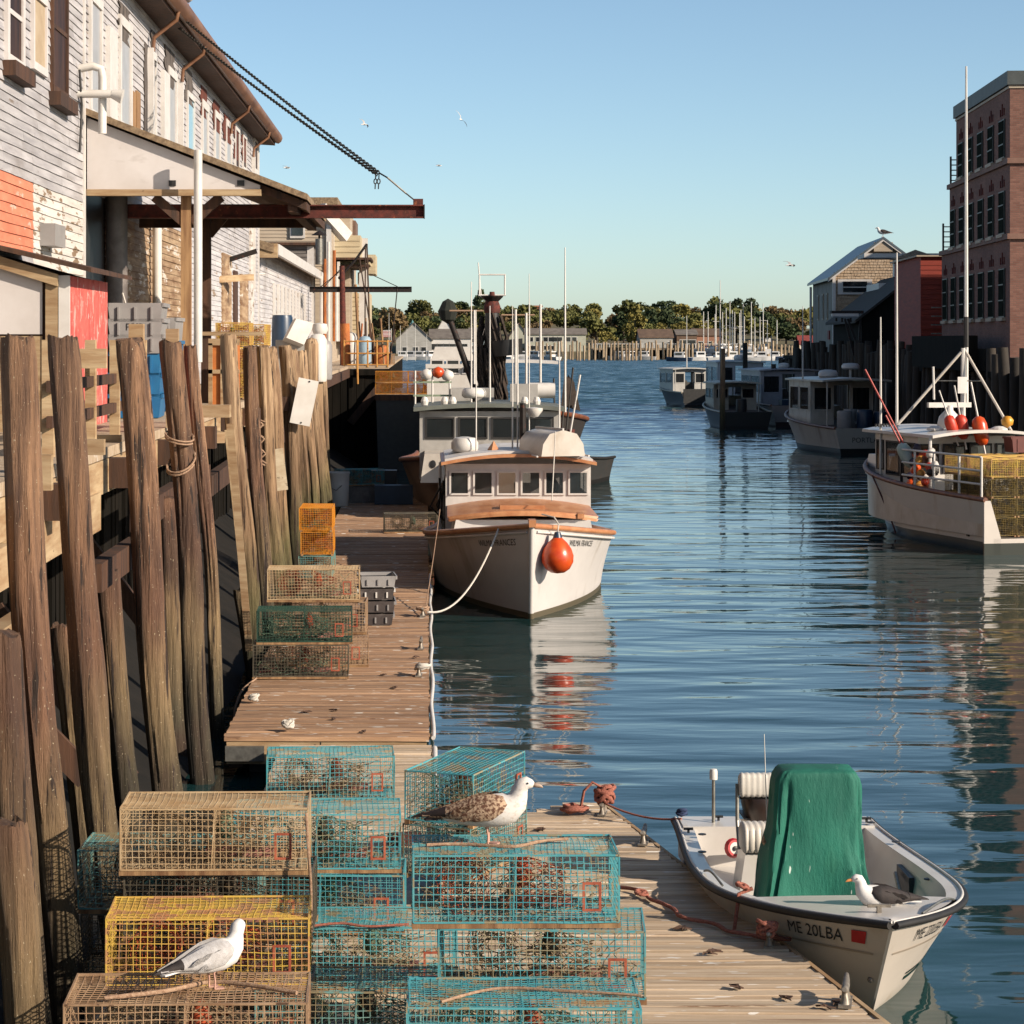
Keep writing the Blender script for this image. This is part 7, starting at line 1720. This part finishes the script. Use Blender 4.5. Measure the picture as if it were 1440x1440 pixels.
# teal left behind
trap(xat(110,16.2)+TL/2, 16.25+TW/2, Z2, R(-2), W_TEAL2, 'faded teal trap half hidden behind the tan trap beside the piles', twine_dk)
trap(xat(112,16.2)+TL/2, 16.28+TW/2, Z1, R(1), W_DARK, 'dark trap under the half hidden faded teal one', twine_dk)
# teal trap on the linking float
trap(xat(463,22.8), 22.8+TW/2, ZD-.07+.012, R(2.5), W_TEAL, 'bright teal trap alone on the short linking float', twine_tan)
# teal pair behind the centre
trap(xat(445,17.5), 17.5+TW/2, Z2, R(1.2), W_TEAL, 'bright teal trap on the pair behind the tan trap', twine_gr)
trap(xat(452,17.5), 17.45+TW/2, Z1, R(-1), W_TEAL, 'bright teal trap under the other behind the tan trap', twine_gr)
# end-on pair behind the brown gull
trap(xat(655,19.9), 19.75, Z2, R(68), W_TEAL, 'teal trap turned end on behind the mottled gull', twine_gr)
trap(xat(655,19.9), 19.75, Z1, R(66), W_TEAL2, 'faded teal trap under the end on one behind the mottled gull', twine_gr)
# right stack
yr_ = 14.1+TW/2
trap(xat(725,14.1), yr_, Z3, R(1.0), W_TEAL, 'teal trap with the mottled brown gull standing on top', twine_or)
trap(xat(765,14.1), yr_-.03, Z2, R(-3), W_TEAL, 'teal trap under the one carrying the mottled gull', twine_tan)
trap(xat(735,14.1), yr_, Z1, R(1), W_TEAL2, 'lowest teal trap of the stack under the mottled gull', twine_gr, fill=False)
trap(xat(735,12.7), 12.72, Z2, R(-1), W_TEAL, 'teal trap with rope across its top before the gull stack', twine_gr)
trap(xat(738,12.7), 12.74, Z1, R(1), W_TEAL2, 'lowest teal trap below the one with rope across it', twine_gr, fill=False)
trap(xat(512,15.9), 15.9+TW/2, Z1, R(1), W_TEAL, 'low teal trap wedged between the tan and the gull stacks', twine_gr)
trap(xat(505,14.6), 14.62, Z1, R(-1.5), W_TEAL2, 'low faded teal trap beside the yellow one', twine_gr)
# ropes over traps
def rope(pts, r, mat, label, name='trap_rope'):
    return tag(MB().tube(smooth(pts), r, 6).build(name, mat, None, 60), label, 'rope')
rope([(xat(600,14.4),14.32,Z3+TH+.012),(xat(650,14.4),14.36,Z3+TH+.008),(xat(720,14.4),14.30,Z3+TH+.006),(xat(760,14.4),14.42,Z3+TH+.012),(xat(800,14.4),14.5,Z3+TH+.01)],.010,rope_m,'thin rope trailing over the trap under the mottled gull')
rope([(xat(620,12.6),12.5,Z2+TH+.01),(xat(700,12.6),12.75,Z2+TH+.012),(xat(800,12.7),12.7,Z2+TH+.012),(xat(900,12.7),12.62,Z2+TH+.01)],.008,rope_m,'slack cord over the trap before the gull stack')
rope([(xat(150,12.6),12.5,Z2+TH*1.04+.012),(xat(230,12.6),12.62,Z2+TH*1.04+.016),(xat(290,12.7),12.8,Z2+TH*1.04+.014),(xat(350,12.8),12.74,Z2+TH*1.04+.016),(xat(420,12.8),12.6,Z2+TH*1.04+.012)],.012,rope_m,'tan rope lying across the brown trap by the grey gull')
rope([(xat(430,15.4),15.45,Z3+TH*.95),(xat(433,15.4),15.42,Z3+.2),(xat(437,15.4),15.40,Z3-.05),(xat(438,15.4),15.36,Z2+.1)],.011,rope_m,'pale bridle rope hanging down beside the tan trap')
rope([(xat(440,16),15.85,Z2+.02),(xat(480,16),15.88,Z2+.03),(xat(520,16),15.86,Z2+.015),(xat(575,16),15.9,Z2+.02)],.009,rope_pink,'reddish cord lying over the low wedged teal trap')

# middle group on the long float
dmm = 30.6
trap(xat(422,dmm), dmm+TW/2, Z1, R(1), W_DARK, 'dark encrusted bottom trap of the mid float stack', twine_dk)
trap(xat(427,dmm), dmm+.05+TW/2, Z2, R(1.5), W_GREEN, 'dark green trap in the middle of the mid float stack', twine_gr)
trap(xat(440,31.6), 31.65+TW/2, Z3, R(1), W_BEIGE, 'tan trap with orange floats atop the mid float stack', twine_or)
trap(xat(450,31.6), 31.7+TW/2, Z2, R(-1), W_BROWN, 'brown trap under the tan topped mid float stack', twine_tan)
trap(xat(452,31.6), 31.7+TW/2, Z1, R(1), W_BROWN, 'rusty brown trap at the base behind the mid float stack', twine_or)
dyy = 43.2
trap(xat(444,dyy), dyy+TL/2, Z3, R(90), W_ORANGE, 'orange yellow trap end on at the top of the narrow stack', twine_or, vent=False)
trap(xat(445,dyy), dyy+TL/2, Z2, R(91), W_ORANGE, 'orange yellow trap end on in the middle of the narrow stack', twine_or, vent=False)
trap(xat(444,dyy), dyy+TL/2, Z1, R(89), W_TEAL2, 'faded teal trap end on under two orange yellow ones', twine_tan, vent=False)
trap(xat(578,54), 54, Z1, R(4), W_DARK, 'lone dark trap lying by the lobster boat on the long float', twine_dk)
trap(xat(505,64), 64, Z1+.45, R(20), W_TEAL, 'teal trap beside the white drum at the float end', twine_gr)
tote(Vector((xat(505,64),64,ZD+.01)), R(10), plastic_dgrey, 'grey bin under the teal trap at the float end', .8,.6,.42)
# nested grey totes on the long float
tray_dk = pm('dark_tray_plastic', rgb(92,82,78), rgb(66,58,56), (5,5,5), .5, grime=(rgb(140,130,124), .58, (4,4,4)))
for k, nm in enumerate(('lowest dark tray of the flat stack on the long float','second dark tray of the flat stack on the long float','third tray with a white rim in the flat stack on the long float','pale top tray of the flat stack on the long float')):
    tote(Vector((xat(527+(k%2)*2,36.4),36.7,ZD+.012+k*.19)), R(2+k), plastic_grey if k == 3 else tray_dk, nm, .54,.70,.165, plastic_white if k == 2 else plastic_grey)
# white drum
wdm = thing('white_drum', 'white plastic drum with wire handle on the long float', 'drum', (xat(476,62.6), 62.6, ZD))
MB().lathe([(.24,0),(.255,.03),(.275,.55),(.285,.82),(.30,.84),(.30,.88),(.27,.88),(.26,.80),(.24,.3),(0,.28)],18).build('shell', plastic_white, wdm, 50)
MB().tube([(-.29,-.05,.8),(-.24,-.24,.52),(-.05,-.32,.42),(.1,-.30,.55)],.012,6).build('handle', steel, wdm)
tag(MB().prism([(-.3,-.14),(.42,-.05),(.42,.02),(-.3,.05)], (0,.06), lambda u,v,w_: (-2.0+u*.5,31.2+v*2,ZD+.03+w_+.12*(u))).build('gangway_board', rust, None, fix=True), 'reddish board leaning off the long float beside the mid traps', 'board')
rope([(-2.15,30.5,ZD+.03),(-2.32,30.2,ZD-.1),(-2.38,29.9,ZD-.35),(-2.30,29.8,ZD-.45),(-2.22,30.1,ZD-.2)],.016,rope_m,'loop of rope hanging off the long float edge','rope_loop')
coil(Vector((xat(405,26.5),26.5,ZD)),.05,4,.018,'rope_bunch','bunch of white rope at the end of the long float',rope_white,.06,21)
coil(Vector((-2.05,28.6,ZD)),.05,3,.016,'rope_bunch','small white rope bunch at the wharf side corner of the long float',rope_white,.05,22)
tag(MB().box(-.16,.12,-.05,.05,0,.10).build('red_block', rust, None, loc=(xat(572,20.9),20.9,ZD-.06), rot=(0,0,R(15))), 'rusty red block between the traps on the linking float', 'block')
tag(chain((-1.15,26.18,ZD-.06),(-1.15,26.18,-.3),.05,.008,0).build('dock_chain', chain_m), 'short chain hanging at the end of the long float', 'chain')

# traps carried by the right hand boat
for r_i in range(4):
    for c_i in range(4):
        for k in range(2):
            if k == 1 and c_i > 1 and r_i < 3: continue
            p = Ew(-1.08+c_i*.62, .72+k*1.26, .385+r_i*.432)
            trap(p.x, p.y, p.z, R(102), W_YEL if r_i == 3 else W_OLIVE, 'yellow wire trap stacked on the stern of the trap boat', twine_dk, 'yellow traps on the trap boat stern', full=(k == 0), vent=False)
# yellow traps on the wharf deck behind the piles
for (x, y, z, r) in ((-3.35,41.0,ZW+.01,92),(-3.35,41.0,ZW+.01+TH,90),(-3.40,42.6,ZW+.01,88),(-3.38,42.6,ZW+.01+TH,91),(-3.36,46.6,ZW+.01,90),(-3.36,46.6,ZW+.01+TH,93),(-3.38,42.6,ZW+.01+2*TH,91),(-3.36,46.6,ZW+.01+2*TH,88)):
    trap(x, y, z, R(r), W_YEL, 'yellow wire trap stacked on the wharf behind the pale piles', twine_or, 'yellow traps on the wharf deck', full=True, vent=False)
bg_ = thing('dark_barge', 'dark steel work barge moored beyond the grey fishing boat', 'barge', (-.75, 88, 0))
MB().prism([(-1.0,-.4),(1.3,-.4),(1.4,2.72),(-1.1,2.72)], (0,14), lambda u,v,w_: (u,w_,v)).build('hull', black_p, bg_, fix=True)
MB().box(-1.12,1.42,-.05,.1,2.55,2.75).build('end_fender', wood_dark, bg_)
for (x, y, z, r) in ((-.75,89.2,2.74,0),(.45,89.3,2.74,3),(-.75,89.2,2.74+TH,2),(.48,89.3,2.74+TH,-3)):
    trap(-.55+x*.98, y, z, R(r), W_ORANGE, 'bright yellow trap stacked on the dark barge', twine_or, 'yellow traps on the dark barge', vent=False)

# ================================================================== CLUTTER ON THE WHARF
for k in range(3): tote(Vector((-3.72,31.2,ZW+.01+k*.27)), R(2), plastic_blue, ['blue fish tote at the bottom of the tote pile behind the stout pile','blue fish tote second in the pile behind the stout pile','blue fish tote just below the grey totes'][k], .66,.95,.30)
for k in range(3): 
    tt_ = tote(Vector((-3.72,31.2,ZW+.83+k*.20)), R(2), plastic_grey, ['grey fish tote resting on the blue ones','grey fish tote second among the grey totes','grey fish tote topping the tote pile'][k], .70,1.0,.24)
    if k == 1: lettering('PIER', .13, lambda u, v: (u, -.505, .13+v), print_black, tt_)
for k in range(4): tote(Vector((-3.72,34.0,ZW+.01+k*.32)), R(-2), plastic_grey if k == 3 else plastic_blue, ['lowest blue tote of the rear tote pile','second blue tote of the rear tote pile','third blue tote of the rear tote pile','grey tote on top of the rear tote pile'][k], .5,.8,.34)
tag(MB().bar((-3.9,31.0,5.35),(-3.55,30.6,4.3),.015,.02).build('tote_strap', rope_white), 'white strap hanging over the grey totes', 'strap')
for (px, d, py0, py1, lab) in ((182,22.9,480,455,'short square stake behind the stout pile'),(235,27.0,482,462,'short square stake behind the rope bound pile')):
    tag(MB().box(xat(px,d)-.07,xat(px,d)+.07,d+.5,d+.64,ZW,zat(py1,d)).build('square_stake', wood_beam), lab, 'stake')
ob_ = thing('plywood_bin', 'orange plywood bin with timber frame behind the shaded pile', 'bin', (xat(306,35.6), 35.9, ZW))
MB().box(-.12,.26,0,.6,0,.95).build('panel', pm('orange_plywood', rgb(216,130,56), rgb(190,106,46), (3,3,6), .7, bump=.1), ob_)
for (x0,x1,z0,z1) in ((-.16,.30,.92,1.02),(-.16,.30,.50,.56),(-.16,-.1,0,.95),(.02,.07,0,.95),(.10,.14,0,.95)): MB().box(x0,x1,-.04,.0,z0,z1).build('frame_board', wood_beam, ob_)
tag(MB().box(0,1.0,0,.5,0,.06).build('plank_shelf', wood_beam, None, loc=(-3.5,37.0,zat(472,37.5))), 'rough plank shelf between the posts and piles', 'shelf')
tag(MB().box(0,.6,0,.8,0,.12).build('foam_block', plastic_white, None, loc=(xat(300,44),44,zat(474,44))), 'white foam block lying on the plank shelf', 'block')
bl = thing('blue_barrel', 'dark blue plastic barrel before the white wharf building', 'barrel', (xat(397,70), 70, ZW))
MB().lathe([(.28,0),(.30,.05),(.31,.5),(.30,.95),(.27,1.0),(0,1.0)],16).build('shell', plastic_dblue, bl, 50); MB().lathe([(.315,.30),(.32,.33),(.315,.36)],16).build('hoop', plastic_dblue, bl)
bl.scale = (1,1,1.72)
t = thing('leaning_sheet', 'pale curved plastic sheet leaning by the blue barrel', 'sheet', (xat(411,60), 60, zat(482,60)), rot=(R(-10),R(24),R(10)))
sh_ = MB(); rings = []
for i in range(7):
    a = -.5+i/6; rings.append([Vector((-.24+.12*a*a, a*.5, 0)), Vector((-.20+.12*a*a, a*.5, .55)), Vector((.30, a*.5, .62)), Vector((.26, a*.5, .02))])
sh_.loft(rings, True, True).build('sheet', plastic_white, t, 40)
tag(MB().box(-.4,.4,0,.6,0,1.0).build('sheet_rest', pm('grey_bin', rgb(180,176,170), rgb(160,156,150), (3,3,3), .7), None, loc=(xat(411,60.5),60.2,ZW)), 'grey bin standing under the leaning plastic sheet', 'bin')
for (px, d, r, h, mt, lab) in ((447,58,.22,1.15,plastic_white,'white drum behind the last pale piles'),(456,61,.20,1.0,plastic_grey,'grey drum behind the last pale piles'),(438,55,.16,1.05,wood_pile2,'bundle post behind the last pale piles'),
                            (513,94,.26,1.15,pm('pale_blue_tank', rgb(176,200,214), rgb(150,178,196), (3,3,3), .5),'pale blue gas tank inside the yellow railing'),(494,96,.25,1.3,plastic_white,'white gas tank beside the rusty mast'),(536,96,.3,.8,rust_orange,'rusty drum inside the yellow railing')):
    o = MB().lathe([(r*.9,0),(r,.06),(r,h*.86),(r*.7,h*.97),(r*.2,h),(0,h)],14).build('tank' if px > 480 else 'drum', mt, None, 50, loc=(xat(px,d),d,ZW)); tag(o, lab, 'tank' if px > 480 else 'drum')
tag(MB().lathe([(.16,0),(.2,.1),(.17,.24),(0,.27)],14).build('white_cap_float', plastic_white, None, 50, loc=(xat(450,59),59,ZW+1.15)), 'white rounded float on top of the drums', 'float')
for k, (px, d) in enumerate(((522,97),(530,98),(541,97),(507,99))):
    trap(xat(px,d), d, ZW+.01, R(20+k*30), W_ORANGE if k % 2 else W_BROWN, 'old trap jumbled inside the yellow railing', twine_or, 'old traps inside the yellow railing', full=False)
rk = random.Random(14)
for k in range(9):
    px = 505+k*5; d = 95.5+rk.uniform(0,1.5)
    tag(MB().tube([(xat(px,d),d,ZW),(xat(px,d)+rk.uniform(-.3,.3),d,ZW+rk.uniform(1.0,2.0))],.04,6).build('leaning_pole', rk.choice([rust_orange,wood_post,wood_dark]), None), 'rough pole leaning among gear inside the yellow railing', 'pole', 'poles leaning inside the yellow railing')
for k in range(7):
    px = 300+k*7; d = 33+k*1.6
tag(MB().box(-.5,.5,0,.4,0,.5).build('gear_chest', plastic_dblue, None, loc=(xat(555,65),63,ZD+.01)), 'dark chest standing in shade at the float end', 'chest')
tag(MB().box(-.35,.35,0,.5,0,.8).build('gear_chest', black_p, None, loc=(xat(540,65),64.6,ZD+.01)), 'black upright chest standing in shade at the float end', 'chest')

# ================================================================== GULLS
def gull_mats():
    w = pm('gull_white', rgb(250,248,246), rgb(240,236,232), (20,20,20), .8, bump=.1)
    g = pm('gull_grey', rgb(206,204,204), rgb(186,182,180), (30,8,30), .8, bump=.3, grime=(rgb(150,142,138), .56, (12,5,14)))
    b = pm('gull_black', rgb(58,48,46), rgb(40,34,34), (20,10,20), .8, bump=.2)
    m = pm('gull_mottled', rgb(206,176,146), rgb(110,72,52), (60,42,60), .85, bump=.4, contrast=(.44,.56))
    mw = pm('gull_streaked', rgb(244,238,232), rgb(214,196,180), (44,30,60), .85, bump=.15, contrast=(.52,.75))
    d = pm('gull_dark_primary', rgb(50,34,30), rgb(34,24,22), (20,20,20), .7)
    k = pm('gull_bill_pink', rgb(196,170,150), rgb(60,44,40), (12,12,12), .5, contrast=(.45,.6)); y = pm('gull_bill_orange', rgb(232,160,90), rgb(220,130,70), (20,20,20), .5)
    l = pm('gull_leg_pink', rgb(226,180,160), rgb(206,156,136), (20,20,20), .6)
    return w, g, b, m, mw, d, k, y, l
GW, GG, GB, GM, GS, GD, GK, GY, GLg = gull_mats()
def gull(label, loc, rz, body, wing, tip, bill, sit=False, sc=1.0, turn=0.0, group=None, tail=None):
    t = thing('gull', label, 'gull', loc, rz, group); t.scale = (sc,)*3
    dz = -.115 if sit else 0.0
    sp_ = [(-.27,.150,.030,.012),(-.20,.158,.052,.035),(-.12,.172,.078,.066),(-.03,.186,.096,.088),(.06,.196,.100,.096),(.13,.214,.088,.090),(.172,.248,.066,.068),(.185,.285,.050,.052),(.192,.318,.046,.046),(.207,.346,.046,.044),(.232,.356,.041,.037),(.256,.350,.028,.026),(.270,.345,.014,.015)]
    hx = math.cos(turn); rings = []; n = 16
    def spine(i):
        x, z, a, b = sp_[i]
        k = max(0, i-6)/6.0; yo = math.sin(turn)*max(0, x-.17)*k; xx = x if k == 0 else .17+(x-.17)*(1-k+k*math.cos(turn)); return Vector((xx, yo, z+dz))
    for i in range(len(sp_)):
        d = (spine(min(i+1,len(sp_)-1))-spine(max(i-1,0))).normalized(); s = Vector((0,1,0)) if i < 8 else Vector((-math.sin(turn),math.cos(turn),0)); u = d.cross(s).normalized(); u = -u if u.z < 0 and abs(d.z) < .95 else u
        a, b = sp_[i][2], sp_[i][3]
        rings.append([spine(i)+s*math.cos(k/n*6.283)*a+u*math.sin(k/n*6.283)*b for k in range(n)])
    bo = MB().loft(rings, True, True).build('body', body, t, 70, fix=True)
    # tail fan
    MB().prism([(-.24,-.036),(-.345,-.036),(-.36,0),(-.345,.036),(-.24,.036)], (.144+dz,.154+dz), lambda u,v,w_: (u,v,w_-.10*(-.24-u)*1.0)).build('tail', tail or body, t, fix=True)
    for s_ in (-1,1):
        wr = []
        for (x, zc, hh, yo, th) in ((.125,.232,.012,.070,.010),(.10,.228,.045,.088,.016),(.04,.214,.072,.100,.018),(-.05,.200,.072,.096,.018),(-.14,.186,.052,.078,.016),(-.23,.172,.032,.054,.013),(-.31,.158,.018,.034,.010),(-.37,.150,.008,.022,.006)):
            wr.append([Vector((x, s_*(yo*(1-.55*max(0,math.sin(a))**2) + th*math.cos(a)), zc+dz+hh*math.sin(a)*(1.0 if math.sin(a) > 0 else .95)+.012)) for a in [k/12*6.283 for k in range(12)]])
        wo = MB().loft(wr, True, True).build('wing', wing, t, 70, fix=True)
        MB().loft([[Vector((p.x-.0, p.y*1.03, p.z+.004)) for p in r_] for r_ in wr[-3:-1]] + [[Vector((-.42, s_*.012+.004*math.cos(k), .150+dz+.004*math.sin(k))) for k in range(12)]], True, True).build('primary_feathers', tip, wo, 70, fix=True)
        for q, (fx, fz) in enumerate(((-.02,.235),(-.09,.222),(-.15,.206),(.04,.19),(-.03,.175),(-.10,.165))):
            MB().loft([[Vector((fx+.05*c_, s_*(.100-.004*abs(c_)+.004), fz+dz+.018*math.cos(k)*(1-c_*c_)+.002-.02*c_*-1)) for k in (0,1.57,3.14)] for c_ in (-.98,-.4,.3,.98)], True, True).build('covert_feather', wing, wo, 70)
    hd = spine(11); hdir = Vector((math.cos(turn), math.sin(turn), 0)); side = Vector((-math.sin(turn), math.cos(turn), 0))
    br = []
    for (q, a, b, zo) in ((-.012,.012,.015,-.003),(.022,.010,.013,-.006),(.045,.008,.012,-.009),(.060,.005,.008,-.013),(.068,.002,.003,-.019)):
        br.append([hd+hdir*q+side*math.cos(k/8*6.283)*a+Vector((0,0,zo+math.sin(k/8*6.283)*b)) for k in range(8)])
    MB().loft(br, True, True).build('bill', bill, t, 60, fix=True)
    for s_ in (-1,1):
        e = spine(10)+side*s_*.0395+hdir*.006+Vector((0,0,.004)); MB().lathe([(0,-.0065),(.0058,-.003),(.0065,0),(.0058,.003),(0,.0065)],8,e).build('eye', print_black, t, 60)
        if not sit:
            y = s_*.032; MB().tube([(.015,y,.125),(.004,y,.10),(.012,y,.055),(.010,y,.006)],[.013,.0075,.0055,.0065],7).build('leg', GLg, t, 60)
            MB().prism([(.0,-.008),(.055,-.030),(.070,0),(.055,.030),(.0,.008)], (0,.007), lambda u,v,w_: (.006+u,y+v,w_)).build('foot', GLg, t, fix=True)
    return t
zt3 = Z3+TH
gull('mottled brown young gull standing on a teal trap', (xat(684,14.38), 14.38, zt3+.002), R(-6), GS, GM, GD, GK, sc=1.04, tail=GD)
gull('pale grey backed gull facing away on the brown trap', (xat(296,12.72), 12.72, Z2+TH*1.04+.002), R(38), GW, GG, GB, GY, sc=.86, turn=R(30))
gull('black backed gull sitting on the skiff foredeck', (xat(1240,17.15), 17.15, HK.sheer(.84)+.02), R(192), GW, GB, GB, GY, True, sc=.84)
gull('white gull perched at the warehouse gutter above the chain', (-4.42, 44.6, 10.86), R(-70), GW, GG, GB, GY, sc=1.1)
gull('gull perched on the ridge of the shingled house', (xat(1241,143)+.1, 143.3, ah+.22), R(180), GW, GB, GB, GY, sc=1.5)
gull('gull standing low on the stern of the lettered boat', (xat(1200,101), 101.2, 1.06), R(10), GW, GG, GB, GY, sc=1.1)
def flyer(px, py, d, rz, bank, lab, up=.35):
    t = thing('flying_gull', lab, 'gull', at(px,py,d), rot=(bank,0,rz))
    MB().loft([[Vector((x,a*math.cos(k/8*6.283),b*math.sin(k/8*6.283))) for k in range(8)] for (x,a,b) in ((-.30,.05,.01),(-.18,.05,.04),(0,.07,.07),(.14,.06,.06),(.22,.045,.045),(.28,.02,.02),(.33,.004,.004))],True,True).build('body', GW, t, 60, fix=True)
    for s_ in (-1,1):
        q = [[(.10,s_*.05,.03),(-.08,s_*.05,.03)],[(.16,s_*.32,.03+up*.32),(.0,s_*.32,.03+up*.30)],[(.08,s_*.62,.02+up*.36),(-.04,s_*.62,.02+up*.34)],[(-.10,s_*.80,.0+up*.30),(-.13,s_*.80,up*.30)]]
        rr2 = [[Vector(p[0]),Vector(p[0])*.5+Vector(p[1])*.5+Vector((0,0,.012)),Vector(p[1]),Vector(p[0])*.5+Vector(p[1])*.5-Vector((0,0,.008))] for p in q]
        MB().loft(rr2, True, True).build('wing', GG if s_ > 0 else GB, t, 60, fix=True)
    return t
flyer(512,175,190,R(30),R(30),'dark winged gull flying above the hoist beam')
flyer(648,168,190,R(70),R(55),'gull banking steeply on one wing in open sky')
flyer(617,233,230,R(10),R(8),'small gull gliding level to the right of the chain',.15)
flyer(403,236,190,R(20),R(10),'gull gliding just over the canopy roof',.2)
flyer(1111,373,150,R(15),R(14),'dark gull gliding towards the shingled house roof',.25)
